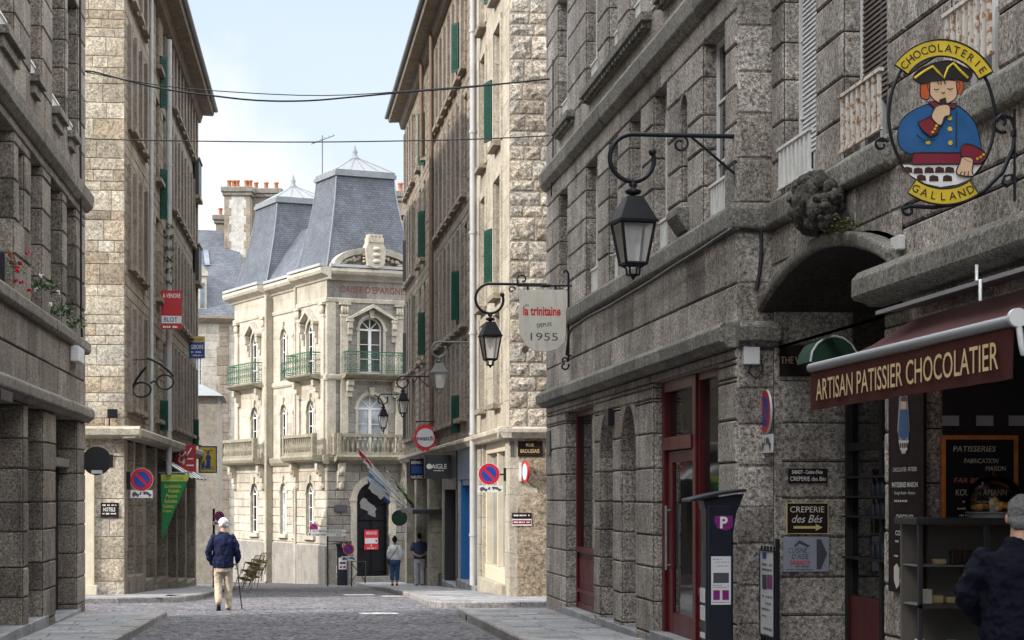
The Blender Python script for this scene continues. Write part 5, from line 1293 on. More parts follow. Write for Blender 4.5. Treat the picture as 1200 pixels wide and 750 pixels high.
for a, b, z in ((229, 234, 14.6), (246, 252, 14.9)):
    mb = MB(); o = -((z - 11.75) / 5.45 * 5 - .4); mb.hexa([HF.pt(h(a), z, o + .1), HF.pt(h(b), z, o + .1), HF.pt(h(b), z, o), HF.pt(h(a), z, o), HF.pt(h(a), z + 1, o - .8), HF.pt(h(b), z + 1, o - .8), HF.pt(h(b), z + 1, o - .95), HF.pt(h(a), z + 1, o - .95)]); part('skylight', mb, M['pane_sky'], R_)
# second house face, lit, at the right of the dormer: a slate mansard flank behind the bank
def chimney(px0, px1, py0, py1, d, dep, mats, label, pots, white=True):
    p = at(px0, py1, d); q = at(px1, py0, d); f = Fr((p.x, p.y), (CS, -SN)); w = (Vector((q.x, q.y)) - Vector((p.x, p.y))).length
    T = thing('chimney_stack', label, 'chimney', (p.x, p.y, p.z)); z0, z1 = p.z, q.z; mb = MB(); g = random.Random(3)
    mb.fb(f, 0, w, z0, z1 - .5, -dep, 0); part('shaft', mb, mats[0], T)
    if white:
        qn = MB(); z = z0; k = 0
        while z < z1 - .6:
            a = .55 if k % 2 else .85
            qn.fb(f, -.01, w * .30 * a, z + .01, z + .46, -.5, .02, 0, g.random()); qn.fb(f, w - w * .28 * a, w + .01, z + .01, z + .46, -.5, .02, 0, g.random()); z += .48; k += 1
        parts('quoin', qn, M['tan'], T)
    cp = MB(); cp.fb(f, -.12, w + .12, z1 - .5, z1 - .3, -dep - .1, .12); cp.fb(f, -.2, w + .2, z1 - .3, z1, -dep - .15, .2); part('cap', cp, M['granite_band'], T, bevel=.03)
    for u in pots:
        pt = MB(); c = f.pt(w * u, z1, -dep / 2); pt.lathe([(.15, 0), (.12, .08), (.11, .38), (.15, .42), (.15, .48), (.12, .5)], c, 10); part('chimney_pot', pt, M['terracotta'], T)
chimney(263, 293, 219, 330, 116, 1.4, [M['render_white']], 'large chimney stack of white render and stone quoins left of the bank roofs', (.12, .3, .45, .8, .95))
chimney(293, 327, 221, 330, 117, 1.6, [M['tan']], 'broad stone chimney stack behind the left bank pavilion', (.15, .5, .85), False)
chimney(253, 261, 252, 320, 120, 1., [M['tan']], 'slim stone chimney beside the white rendered stack', (.5,), False)
chimney(465, 474, 224, 300, 100, 1., [M['tan']], 'stone chimney with one clay pot right of the bank roof', (.4,), False)
# low rendered house by the lane
o_ = at(226, 600, 76); F2 = Fr((o_.x, o_.y), (1, .0)); k = F2.u(256)
T = thing('low_house', 'low grey rendered house with a zinc roof beyond the corner shop', 'house', (o_.x, o_.y, -2))
wb = MB(); wb.fb(F2, -4, k, -2.6, F2.z(250, 464), -6, 0); part('wall', wb, M['render_grey'], T)
z = F2.z(250, 464); wb = MB(); wb.hexa([F2.pt(-4, z, .25), F2.pt(k + .2, z, .25), F2.pt(k + .2, z, -6), F2.pt(-4, z, -6), F2.pt(-4, z + .55, -2), F2.pt(k - .7, z + .55, -2), F2.pt(k - .7, z + .55, -5), F2.pt(-4, z + .55, -5)]); part('roof', wb, M['zinc'], T)
# ================================================================== street lamps on scrolled brackets
def lantern(T, X, Y, zt, h, wd, mat, glass, bare=False):
    """a four sided lantern hanging from (X, Y, zt): cap, cage, panes"""
    L_ = MB(); a = math.radians(8); ca, sa = math.cos(a), math.sin(a)
    P = lambda x, y, z: (X + x * ca - y * sa, Y + x * sa + y * ca, zt - z)
    def ring(w, z): return [P(-w, -w, z), P(w, -w, z), P(w, w, z), P(-w, w, z)]
    L_.tube([(X, Y, zt + .03), (X, Y, zt - h * .17)], h * .014, 6)
    L_.lathe([(h * .02, 0), (h * .05, -h * .03), (h * .02, -h * .06), (h * .09, -h * .09), (h * .075, -h * .12), (h * .03, -h * .135), (h * .03, -h * .15)], (X, Y, zt), 10)
    w0, w1, w2 = wd * .21, wd * .5, wd * .28
    z0, z1, z2 = h * .15, h * .42, h * .83
    caps = [ring(w0, z0), ring(w1 * .98, z1 - h * .035), ring(w1 * 1.04, z1 - h * .03), ring(w1 * 1.04, z1), ring(w1 * .9, z1)]
    for p, q in zip(caps, caps[1:]):
        for k in range(4): L_.face([p[k], p[(k + 1) % 4], q[(k + 1) % 4], q[k]])
    L_.face(caps[0])
    t = ring(w1 * .9, z1); b = ring(w2, z2)
    for k in range(4):
        L_.tube([t[k], b[k]], h * .016, 5); L_.tube([b[k], b[(k + 1) % 4]], h * .018, 5); L_.tube([t[k], t[(k + 1) % 4]], h * .014, 5)
        L_.tube([b[k], [(p + q) / 2 for p, q in zip(b[k], P(0, 0, z2 + h * .08))], P((-1, 1, 1, -1)[k] * w2 * .45, (-1, -1, 1, 1)[k] * w2 * .45, z2 + h * .11)], h * .012, 5)
    rb = ring(w2 * .45, z2 + h * .11); L_.tube(rb, h * .012, 5, close=True); L_.lathe([(h * .012, 0), (h * .03, -h * .02), (h * .008, -h * .06)], P(0, 0, z2 + h * .10), 6)
    part('lantern', L_, mat, T); LP = bpy.data.objects[-1] if False else None
    lan = [c for c in T.children if c.name.startswith('lantern')][-1]
    for k in range(4):
        g = MB(); g.face([t[k], t[(k + 1) % 4], b[(k + 1) % 4], b[k]]); part('pane', g, glass, lan)
    bu = MB(); bu.lathe([(h * .05, 0), (h * .07, -h * .02), (h * .055, -h * .12), (h * .01, -h * .2)], P(0, 0, z1 + h * .02), 10); part('burner', bu, M['white'], lan)
def lamp(name_label, Y, pa, pl, py_arm, r_px, py_bot, plate, mat, glass, wpx, brace=True, group='street lamps on wall brackets'):
    """bracket fixed at pixel column pa, lantern under column pl"""
    f = FY(Y); Xa, za = f.uz(pa, py_arm); Xl = f.u(pl); s = F / f.hit(pl)[1]; R = r_px / s; zb = f.z(pl, py_bot); rt = .024
    T = thing('street_lamp', name_label, 'street lamp', (Xa, Y, za), group); b = MB()
    P = lambda u, z: f.pt(u, z)
    pts = [P(Xa, za), P((Xa + Xl) / 2, za)] + scroll(f, (Xl, za - R), R, R * .98, 90, 270, 0, 20)[:] + scroll(f, (Xl, za - R), R * .98, R * .86, 270, 378, 0, 14)[1:]
    b.tube(pts, rt, 8)
    b.ball(pts[-1], rt * 1.7)
    b.fb(f, Xa - .015, Xa + .03, f.z(pa, plate[1]), f.z(pa, plate[0]), -.03, .03)
    if brace:
        zl = f.z(pa, plate[1]) + .1; q = .45 * (Xa - Xl)
        b.tube([P(Xa, zl), P(Xa - q, za)], rt * .6, 6); b.tube(scroll(f, (Xa - q - .1, za - .09), .09, .03, 60, -300, 0, 16), rt * .55, 6)
    part('bracket', b, mat, T)
    lantern(T, Xl, Y, za - 2 * R, (za - 2 * R) - zb, wpx / s * .86, mat, glass); return T
lamp('largest black lantern on a scrolled bracket near the red shop door', 20.12, 862, 742, 160, 28, 329, (151, 216), M['iron'], M['lampglass'], 52)
lamp('black lantern on a scrolled bracket beside the shield shaped cream sign', 34.35, 643.5, 574.5, 333.5, 17.5, 432, (326, 341), M['iron'], M['lampglass'], 27, False)
lamp('pale grey lantern high on the wall left of the tall pale downpipe', RM.pt(RM.u(555), 0)[1], 556, 514.5, 401, 9, 463, (397, 424), M['iron_grey'], M['lampglass'], 20)
lamp('small black lantern above the round red sign', RM.pt(RM.u(504), 0)[1], 503, 472, 441, 7, 490, (438, 458), M['iron'], M['lampglass'], 14)
lamp('smallest black lantern, lowest in front of the bank balustrade', RM.pt(RM.u(480), 0)[1], 480, 449, 462, 6, 507, (458, 470), M['iron'], M['lampglass'], 12)

# ================================================================== boards and plates
def board(name, label, cat, fr, x0, x1, y0, y1, mat, off0=0., off1=.03, group=None, bevel=.004, edge=None):
    ua, z1 = fr.uz(x0, y0, off1); ub, z0 = fr.uz(x1, y1, off1)
    T = thing(name, label, cat, fr.pt((ua + ub) / 2, z0, off0), group); mb = MB(); mb.fb(fr, ua, ub, z0, z1, off0, off1)
    part('panel', mb, mat, T, bevel=bevel)
    if edge:
        e = MB(); w = edge[1]
        for p in ((ua - w, ua, z0 - w, z1 + w), (ub, ub + w, z0 - w, z1 + w), (ua, ub, z1, z1 + w), (ua, ub, z0 - w, z0)): e.fb(fr, *p, off0 - .005, off1 + .008)
        part('frame', e, edge[0], T)
    return T
def write(T, fr, off, mat, lines, name='lettering'):
    """lines: (text, px, py, height px, width px or None, kwargs)"""
    for s, px, py, hp, wp, kw in lines:
        mb = MB(); u, z = fr.uz(px, py, off); q = fr.hit(px, off)[1] / F
        w = abs(fr.u(px + wp / 2, off) - fr.u(px - wp / 2, off)) if wp else None
        text(mb, s, fr, u, z, hp * q, w, off, **kw); part(name, mb, mat, T)
def greek(T, fr, off, mat, rows, name='small_print'):
    for k, (x0, x1, y, hp) in enumerate(rows):
        mb = MB(); u0, z = fr.uz(x0, y, off); scribble(mb, fr, u0, fr.u(x1, off), z, hp * fr.hit(x0, off)[1] / F, off, 0, k * 7 + int(x0)); part(name, mb, mat, T)
def rect(fr, off, x0, x1, y0, y1, mb=None, m=0):
    mb = mb or MB(); ua, z1 = fr.uz(x0, y0, off); ub, z0 = fr.uz(x1, y1, off); mb.face([fr.pt(ua, z0, off), fr.pt(ub, z0, off), fr.pt(ub, z1, off), fr.pt(ua, z1, off)], m); return mb
def wallarm(T, fr, xa, xb, ys, mat, r=.014):
    b = MB()
    for y in ys: b.tube([fr.pt(*fr.uz(xa, y)), fr.pt(*fr.uz(xb, y))], r, 6)
    part('bracket', b, mat, T)
B0 = dict(bold=.012)
# for sale boards on the left
f = FY(LM.pt(LM.u(197, .24), 0)[1] - .35)
T = board('for_sale_board', 'red and white for sale board standing out from the downpipes of the left building', 'sign', f, 189, 213, 340, 386, M['red_board'])
part('white_band', rect(f, .033, 189.5, 212.7, 370, 379), M['paper'], T)
write(T, f, .035, M['white'], [('A VENDRE', 201, 346.5, 5.2, 21, B0)]); greek(T, f, .036, M['white'], [(191, 211, 383, 4.2)])
write(T, f, .036, M['bluesign'], [('BLOT', 200, 374.5, 5.4, 16, B0)], 'dark_lettering'); wallarm(T, f, 187.5, 192, (343, 383), M['iron'])
f = FY(LM.pt(LM.u(221.5), 0)[1])
T = board('for_sale_board', 'small blue and yellow for sale board high over the lane', 'sign', f, 222, 240, 394, 420, M['bluesign'])
part('yellow_band', rect(f, .033, 222.2, 239.8, 394.3, 401), M['yellow'], T)
write(T, f, .035, M['bluesign'], [('A VENDRE', 231, 397.7, 4., 14, B0)], 'dark_lettering'); write(T, f, .035, M['white'], [('GIBOIRE', 231, 406.5, 5, 15, B0)]); greek(T, f, .035, M['white'], [(224, 238, 412.5, 3), (226, 237, 416.5, 2.4)])
# optician's spectacles of black iron
f = FY(LM.pt(LM.u(150), 0)[1] + .05)
T = thing('spectacles_sign', 'outsize pair of black iron spectacles hung from the corner of the cream building', 'sign', f.pt(*f.uz(148, 455)))
b = MB(); K = lambda x, y, o=0: f.pt(*f.uz(90 + x / 4.98, 400 + y / 4.98), o)
b.tube([K(256, 110), K(415, 106)], .014, 6); b.tube([K(256, 271), K(330, 270)], .014, 6); b.tube([K(270, 112), K(345, 135), K(349, 100)], .010, 5); part('bracket', b, M['iron'], T)
s_ = MB()
def rim(cx, cy, rx, ry, o0, o1): return [K(cx + rx * math.cos(q * math.pi / 12), cy + ry * math.sin(q * math.pi / 12), o0 + (o1 - o0) * (1 + math.cos(q * math.pi / 12)) / 2) for q in range(24)]
s_.tube(rim(378, 282, 54, 43, -.05, .0), .024, 7, close=True); s_.tube(rim(515, 238, 50, 42, .0, .05), .022, 7, close=True); s_.tube([K(428, 245), K(450, 232), K(470, 240)], .026, 7)
part('frame_front', s_, M['iron'], T)
for pts in ([K(326, 268), K(350, 225, .1), K(385, 180, .2), K(412, 154, .3)], [K(565, 205, .05), K(540, 178, .12), K(490, 135, .2), K(415, 100, .3)]):
    s_ = MB(); s_.tube(pts, .030, 7); part('temple', s_, M['iron'], T)
# dark round board on the near left corner
f = FY(34.40)
T = thing('round_sign', 'black round sign on the corner of the brown granite building', 'sign', f.pt(*f.uz(100, 540))); mb = MB(); u, z = f.uz(113.5, 540); disc(mb, f, u, z, .245, 0, .035); part('disc', mb, M['blackpaint'], T, bevel=.006)
part('label_strip', rect(f, .038, 107, 120, 551, 555), M['paper'], T); b = MB(); b.tube([f.pt(u, z, .0), LW.pt(-.05, z, .02)], .02, 6); part('bracket', b, M['iron'], T)
mb = MB(); u, z = LF.uz(127, 540, .02); T = thing('name_plate', 'small dark square plate with a white letter behind the black round sign', 'sign', LF.pt(u, z, .02)); mb.fb(LF, u - .12, u + .10, z - .14, z + .14, .02, .04); part('panel', mb, M['brownboard'], T)
write(T, LF, .045, M['white'], [('b', 128, 539, 6, None, B0)])
T = board('direction_plate', 'small dark plate pointing to the hotels on the cream corner pier', 'sign', LF, 118, 139, 589, 606, M['brownboard'], .02, .05)
write(T, LF, .055, M['white'], [('HOTELS', 128, 597, 4.6, 14, B0)]); greek(T, LF, .055, M['white'], [(120, 137, 592, 2.6), (120, 137, 602, 2.8)])
# no parking signs
def noparking(label, fr, px, py, rp, plate, backing=None, group='no parking signs', off=.0, arrow=False):
    q = fr.hit(px, off)[1] / F; r = rp * q; u, z = fr.uz(px, py, off)
    T = thing('no_parking_sign', label, 'road sign', fr.pt(u, z - r, off), group)
    mb = MB(); disc(mb, fr, u, z, r, off, off + .02); part('disc', mb, M['greypale'], T)
    mb = MB(); n = 28
    for k in range(n):
        a, b = 2 * math.pi * k / n, 2 * math.pi * (k + 1) / n; C = lambda rr, t: fr.pt(u + rr * math.cos(t), z + rr * math.sin(t), off + .023)
        mb.face([C(r * .70, a), C(r * .97, a), C(r * .97, b), C(r * .70, b)])
    c, s = math.cos(math.radians(-45)), math.sin(math.radians(-45)); w = r * .13
    mb.face([fr.pt(u - c * r * .72 + x * s * w, z - s * r * .72 - x * c * w, off + .0245) for x in (1, -1)] + [fr.pt(u + c * r * .72 + x * s * w, z + s * r * .72 - x * c * w, off + .0245) for x in (-1, 1)])
    part('red_ring', mb, M['signred'], T); mb = MB(); mb.face([fr.pt(u + r * .70 * math.cos(2 * math.pi * k / n), z + r * .70 * math.sin(2 * math.pi * k / n), off + .0225) for k in range(n)]); part('blue_field', mb, M['signblue'], T)
    if plate:
        x0, x1, y0, y1 = plate; ua, zt = fr.uz(x0, y0, off); ub, zb = fr.uz(x1, y1, off); mb = MB(); mb.fb(fr, ua, ub, zb, zt, off, off + .02); P_ = part('tow_plate', mb, M['paper'], T)
        mb = MB(); h, w_ = zt - zb, ub - ua; m = (ua + ub) / 2; zz = (zt + zb) / 2; o = off + .023
        # a tow truck lifting a car, as blocks
        for poly in ([(-.42, -.22), (-.12, -.22), (-.12, .0), (-.2, .05), (-.26, .28), (-.38, .28), (-.42, .05)], [(-.12, -.1), (-.02, -.1), (.0, .3), (-.05, .3)], [(.06, .12), (.42, -.26), (.46, -.05), (.36, .06), (.3, .26), (.14, .34), (.06, .3)]):
            mb.face([fr.pt(m + x * w_, zz + y * h, o) for x, y in poly])
        for x, y in ((-.36, -.26), (-.18, -.26), (.12, .02), (.36, -.24)): mb.face([fr.pt(m + x * w_ + .12 * h * math.cos(k), zz + y * h + .14 * h * math.sin(k), o + .0005) for k in [q2 * .7854 for q2 in range(8)]])
        part('tow_pictogram', mb, M['print'], P_)
    return T
f = FY(LM.pt(LM.u(149), 0)[1] - .12)
T = noparking('no parking sign over a tow away plate on the corner of the cream building', f, 166, 562, 13.5, (153, 179, 574.5, 583.5)); b = MB(); z = f.z(150, 563); b.fb(f, f.u(147), f.u(153), z - .2, z + .2, -.02, .04); b.tube([f.pt(f.u(148), z, -.01), f.pt(f.u(168), z, -.01)], .02, 6); part('bracket', b, M['iron'], T)
f = FY(42.15)
T = noparking('no parking sign over a tow away plate beside the white shop window', f, 573, 555.5, 12.7, (560, 589, 569, 577)); b = MB(); z = f.z(590, 556); b.fb(f, f.u(590), f.u(597), z - .14, z + .14, .0, .05); b.tube([f.pt(f.u(573), z, -.01), f.pt(f.u(597), z, -.01)], .02, 6); part('bracket', b, M['iron'], T)
RN2 = Fr(RN.pt(0, 0, .03)[:2], RN.R)
T = noparking('no parking sign flat on the near granite pier between grey box and awning', RN2, 898.7, 482.5, 26, (892, 906.5, 510, 530), off=.06)
b = MB(); b.fb(RN2, RN2.u(899) - .03, RN2.u(899) + .03, RN2.z(899, 505), RN2.z(899, 460), -.03, .06); part('bracket', b, M['iron'], T)
# pole signs by the bank
f = FY(73.5); zg = zr(73.5) + PV
T = noparking('round no parking sign on a grey post beside the black ticket machine', f, 408.5, 643.5, 6.6, (400, 417, 652, 657)); u = f.u(408.5); b = MB(); b.tube([f.pt(u, zg - .1, -.03), f.pt(u, f.z(408, 638), -.03)], .03, 8); part('post', b, M['alu'], T)
f = FY(78.); zg = zr(78)
T = noparking('no parking sign low in front of the bank beside the white street arrows', f, 367.5, 618.5, 5.2, (361, 374, 624, 628)); u = f.u(367.5); b = MB(); b.tube([f.pt(u, f.z(367, 628), -.03), CL.pt(CL.u(369), f.z(367, 616), .0)], .02, 6); part('bracket', b, M['iron'], T)
f = FY(61.); zg = zr(61) + PV
T = noparking('no parking sign on a dark post behind the old man', f, 257, 605, 6., (250, 264, 611, 615)); u = f.u(250.5); b = MB(); b.tube([f.pt(u, zg - .1, -.03), f.pt(u, f.z(251, 596), -.03)], .035, 8); b.tube([f.pt(u, f.z(257, 606), -.03), f.pt(f.u(257), f.z(257, 606), -.03)], .02, 6); part('post', b, M['iron'], T)
f = FY(77.6)
T = thing('direction_sign', 'pair of white street arrows on a thin post before the bank', 'sign', f.pt(f.u(386), zr(77.6))); b = MB(); b.tube([f.pt(f.u(384), zr(77.6), -.03), f.pt(f.u(384), f.z(384, 619), -.03)], .03, 6); part('post', b, M['iron'], T)
for y in (620.5, 624.8):
    mb = MB(); u0, z0 = f.uz(364, y + 3.7); u1, z1 = f.uz(404, y); c = (z0 + z1) / 2; mb.prism(f, [(u0, z0), (u1, z0), (u1 + .08, c), (u1, z1), (u0, z1)], 0, .025); A = part('arrow', mb, M['paper'], T); g_ = MB(); scribble(g_, f, u0 + .08, u1 - .12, c, .07, .028, 0, int(y)); part('lettering', g_, M['print'], A)
# red logo board, inn sign, green pennant on the left
f = FY(LM.pt(LM.u(203.5), 0)[1])
T = board('bank_sign', 'dark red square sign with a white emblem left of the blue framed inn sign', 'sign', f, 204.5, 229.5, 521, 553, M['red_board'])
mb = MB(); K = lambda x, y: f.uz(204.5 + x * 25, 521 + y * 32, .034)
def stroke(mb, pts, w):
    for p, q in zip(pts, pts[1:]):
        (a, b), (c, d) = K(*p), K(*q); l = math.hypot(c - a, d - b) or 1; nx, ny = -(d - b) / l * w, (c - a) / l * w; mb.face([f.pt(a + nx, b + ny, .034), f.pt(c + nx, d + ny, .034), f.pt(c - nx, d - ny, .034), f.pt(a - nx, b - ny, .034)])
stroke(mb, [(.8, .12), (.5, .5), (.42, .72)], .018); stroke(mb, [(.2, .38), (.35, .22), (.55, .28), (.35, .42), (.2, .38)], .018); stroke(mb, [(.25, .45), (.2, .62), (.38, .66), (.6, .36)], .018); stroke(mb, [(.6, .52), (.88, .52)], .02); stroke(mb, [(.55, .76), (.9, .76)], .02); part('emblem', mb, M['white'], T); wallarm(T, f, 202, 206, (525, 549), M['iron'])
f = FY(LM.pt(LM.u(227), 0)[1])
T = board('inn_sign', 'yellow painted inn sign with a dark blue figure and blue frame', 'sign', f, 234, 253, 524, 553, M['yellow'], edge=(M['bluesign'], .04))
mb = MB(); K = lambda x, y: f.pt(*f.uz(234 + x * 19, 524 + y * 29, .034), .034)
for poly in ([(.36, .86), (.68, .86), (.66, .5), (.74, .44), (.6, .3), (.44, .3), (.34, .46), (.42, .52)], [(.46, .28), (.58, .28), (.6, .2), (.52, .14), (.44, .2)], [(.1, .7), (.3, .5), (.34, .8), (.14, .88)]): mb.face([K(*p) for p in poly])
part('painted_figure', mb, M['bluesign'], T); write(T, f, .036, M['bluesign'], [('GALLO', 243.5, 548.5, 4.2, 15, B0)]); greek(T, f, .036, M['bluesign'], [(236, 251, 528, 3)]); wallarm(T, f, 226, 236, (522,), M['iron'], .02)
f = FY(LM.pt(LM.u(187.5), 0)[1])
T = thing('snack_banner', 'green triangular banner listing snacks on the left shopfront', 'banner', f.pt(*f.uz(188, 633))); mb = MB(); K = lambda x, y, o=.0: f.uz(x, y, o)
mb.prism(f, [K(188.5, 555), K(190, 633), K(223, 556)], 0, .03); part('panel', mb, M['green_banner'], T)
mb = MB(); mb.face([f.pt(*K(x, y), .033) for x, y in ((188.6, 556), (188.9, 564), (219.5, 564), (222.5, 556.5))]); part('yellow_band', mb, M['lime_yellow'], T)
write(T, f, .036, M['green_banner'], [('Casse-Croute', 203, 560, 4.2, 24, dict(shear=.3))], 'dark_lettering')
write(T, f, .036, M['lime_yellow'], [(s, x, y, 4.4, w, B0) for s, x, y, w in (('Sandwichs', 202.5, 569.5, 20), ('Kebab', 204, 575, 13), ('Panini', 201, 581, 13), ('Salades', 200, 587, 15), ('Galettes', 197.5, 593, 13), ('Crepes', 196, 599, 11))])
b = MB(); b.tube([f.pt(*K(186, 554)), f.pt(*K(225, 554))], .025, 6); part('bracket', b, M['alu'], T)
T = thing('shop_awning', 'narrow green and white awning over the snack bar at the left', 'awning', LM.pt(10, 2.2)); mb = MB()
for k in range(9): mb.hexa([LM.pt(9.8 + .9 * k, 2.1, .75), LM.pt(10.7 + .9 * k, 2.1, .75), LM.pt(10.7 + .9 * k, 2.6, .0), LM.pt(9.8 + .9 * k, 2.6, .0), LM.pt(9.8 + .9 * k, 2.13, .77), LM.pt(10.7 + .9 * k, 2.13, .77), LM.pt(10.7 + .9 * k, 2.64, .0), LM.pt(9.8 + .9 * k, 2.64, .0)], k % 2)
part('canopy', mb, [M['green_cloth'], M['white']], T)
# shop signs on the right across the side street
f = FY(RM.pt(RM.u(513.5), 0)[1])
T = thing('round_sign', 'round red sign with scalloped edge and a white disc', 'sign', f.pt(*f.uz(512, 513))); u, z = f.uz(498.5, 513); q = f.hit(498)[1] / F; r = 13.6 * q; mb = MB(); n = 80
mb.prism(f, [(u + r * (1.0 + .055 * math.copysign(1, math.cos(14 * 2 * math.pi * k / n + .2))) * math.cos(2 * math.pi * k / n), z + 1.13 * r * (1.0 + .05 * math.copysign(1, math.cos(14 * 2 * math.pi * k / n + .2))) * math.sin(2 * math.pi * k / n)) for k in range(n)], -.08, .08); part('rim', mb, M['crimson'], T)
mb = MB(); disc(mb, f, u, z, r * .80, .08, .10); part('disc', mb, M['paper'], T); write(T, f, .104, M['print'], [('swatch', 498, 513.5, 5.6, 20, dict(bold=.03))]); b = MB(); b.tube([f.pt(*f.uz(487, 494)), f.pt(*f.uz(515, 494)), f.pt(*f.uz(515, 531))], .022, 6); b.tube([f.pt(*f.uz(505, 529)), f.pt(*f.uz(515, 529))], .022, 6); part('bracket', b, M['iron'], T)
f = FY(RM.pt(RM.u(529), 0)[1])
T = board('shop_sign', 'charcoal box sign with white lettering beside the blue shop', 'sign', f, 497.5, 527.5, 532.5, 561, M['charcoal'], -.14, .06, bevel=.01)
write(T, f, .065, M['white'], [('AIGLE', 514.5, 546.5, 5.6, 18, B0)]); mb = MB(); u, z = f.uz(503, 546.5, .065); disc(mb, f, u, z, .075, .06, .066); part('emblem', mb, M['white'], T); greek(T, f, .065, M['white'], [(508, 520, 551.5, 2)])
f = FY(RM.pt(RM.u(498), 0)[1])
T = board('shop_sign', 'dark shop sign with pale letters left of the charcoal box sign', 'sign', f, 480, 497, 538, 562, M['navy_metal'], -.1, .05, bevel=.01)
write(T, f, .056, M['white'], [('BENIC', 488.5, 542, 3.6, 13, B0), ('NAUTIC', 488.5, 559, 3.6, 14, B0)]); part('blue_panel', rect(f, .054, 482, 495, 546, 555), M['bluesign'], T)
# plates on the rendered end wall of the corner shop
T = board('street_plate', 'dark street name plate high on the rendered corner wall', 'sign', RF, 607, 636, 517, 535, M['brownboard'], .015, .04)
write(T, RF, .045, M['gold'], [('RUE', 621, 521.5, 3.4, 9, B0), ('BROUSSAIS', 621, 528.5, 4.4, 22, B0)])
T = board('direction_plate', 'small dark and maroon direction plates on the rendered corner wall', 'sign', RF, 600, 623, 601, 607.5, M['brownboard'], .015, .04)
greek(T, RF, .044, M['white'], [(602, 621, 604, 3.4)]); part('lower_plate', rect(RF, .0415, 600, 623, 608.2, 616), M['paper'], T); part('maroon_band', rect(RF, .0425, 600.5, 622.5, 609.6, 614.5), M['maroon'], T); greek(T, RF, .044, M['white'], [(602, 621, 612, 3)])
T = thing('round_sign', 'small round red sign seen edge on against the rendered wall', 'sign', RF.pt(*RF.uz(612, 553), 0)); e = Fr(RF.pt(RF.u(613), 0, .0)[:2], (.16, -1)); mb = MB(); z = RF.z(612, 553); disc(mb, e, .2, z, .22, -.02, .02); part('disc', mb, M['signred'], T); mb = MB(); disc(mb, e, .2, z, .17, .02, .026); part('face', mb, M['paper'], T); mb = MB(); mb.fb(RF, RF.u(608), RF.u(611), z - .2, z + .2, .0, .05); part('bracket', mb, M['greypale'], T)
mb = MB(); z = RM.z(592, 556); solo('house_number', (lambda m: (m.fb(RF, .02, .10, RF.z(600, 535), RF.z(600, 517), .0, .03), m)[1])(MB()), M['iron_grey'], 'narrow dark plate on the cream corner pier', 'sign', RF.pt(.05, z))
# the shield shaped hanging sign
f = FY(-RW.u(671))
T = thing('hanging_sign', 'cream shield shaped hanging sign with red and black lettering', 'sign', f.pt(*f.uz(668, 375))); K = lambda x, y: f.uz(540 + x / 5.356, 300 + y / 5.356)
poly = [(366, 214), (655, 212), (662, 300), (660, 480), (650, 540), (610, 580), (560, 598), (520, 602), (455, 592), (405, 560), (375, 500), (364, 400), (368, 300)]
mb = MB(); mb.prism(f, [K(*p) for p in reversed(poly)], -.02, .02); part('panel', mb, M['offwhite'], T, bevel=.004)
X_ = lambda x: 540 + x / 5.356; Y_ = lambda y: 300 + y / 5.356
write(T, f, .024, M['crimson'], [('la trinitaine', X_(510), Y_(345), 11, 44, dict(bold=.03))]); write(T, f, .024, M['print'], [('1955', X_(524), Y_(507), 9, 32, dict(bold=-.004)), ('DEPUIS', X_(524), Y_(432), 4.6, 17, dict(bold=.01, rot=.12))], 'dark_lettering'); greek(T, f, .024, M['print'], [(X_(405), X_(530), Y_(309), 3)])
b = MB(); Kp = lambda x, y: f.pt(*K(x, y))
b.tube([Kp(355, 187), Kp(722, 187)], .016, 6); b.tube(scroll(f, K(387, 148), .10, .03, -100, -460, 0, 26), .014, 6); b.tube([Kp(420, 187), Kp(420, 240)], .02, 6); b.tube([Kp(595, 187), Kp(595, 240)], .02, 6)
b.tube([Kp(645, 108), Kp(650, 94), Kp(664, 92), Kp(676, 110), Kp(676, 660)], .02, 6); b.tube(scroll(f, K(652, 690), .07, .03, 30, -280, 0, 16), .016, 6); b.tube(scroll(f, K(652, 655), .05, .03, -30, 260, 0, 12), .014, 6); b.tube([Kp(676, 625), Kp(705, 625)], .016, 6); b.tube([Kp(505, 187), Kp(560, 187)], .03, 6); b.tube(scroll(f, K(320, 212), .06, .02, 0, 330, 0, 14), .012, 5); part('bracket', b, M['iron'], T)
b = MB(); disc(b, f, *K(404, 588), .055, -.03, .03); part('bolt', b, M['pvc_rust'], T)
# boxes and conduits on the near pier
def wbox(label, fr, x0, x1, y0, y1, mat, off0, off1, cat='box', name='junction_box', tail=None):
    T = thing(name, label, cat, fr.pt(*fr.uz(x0, y1, off1), off0)); mb = MB(); ua, z1 = fr.uz(x0, y0, off1); ub, z0 = fr.uz(x1, y1, off1); mb.fb(fr, ua, ub, z0, z1, off0, off1); part('cover', mb, mat, T, bevel=.01)
    if tail: mb = MB(); c = (ua + ub) / 2; mb.tube([fr.pt(c, z0, off1 - .04), fr.pt(c - .03, z0 - .08, off1 - .04), fr.pt(c + .05, z0 - .15, off1 - .04), fr.pt(c + .12, z0 - .06, off1 - .05), fr.pt(c + .12, z0 + .05, off0)], .009, 5); part('flex', mb, M['cable'], T)
    return T
wbox('pale grey meter box high on the granite pier beside the moulding', RR, 872, 891, 406, 427, M['greypale'], .03, .13, tail=1)
wbox('small white box beside the arched niche', RN, 1043, 1053, 279, 292, M['greypale'], .03, .09)
wbox('grey security camera under the left sill course', LW, 92, 99, 405, 427, M['greypale'], .03, .16, 'camera', 'security_camera')
wbox('dark floodlight on the left moulding', LW, 1, 15, 455, 472, M['navy_metal'], .22, .5, 'lamp', 'floodlight')
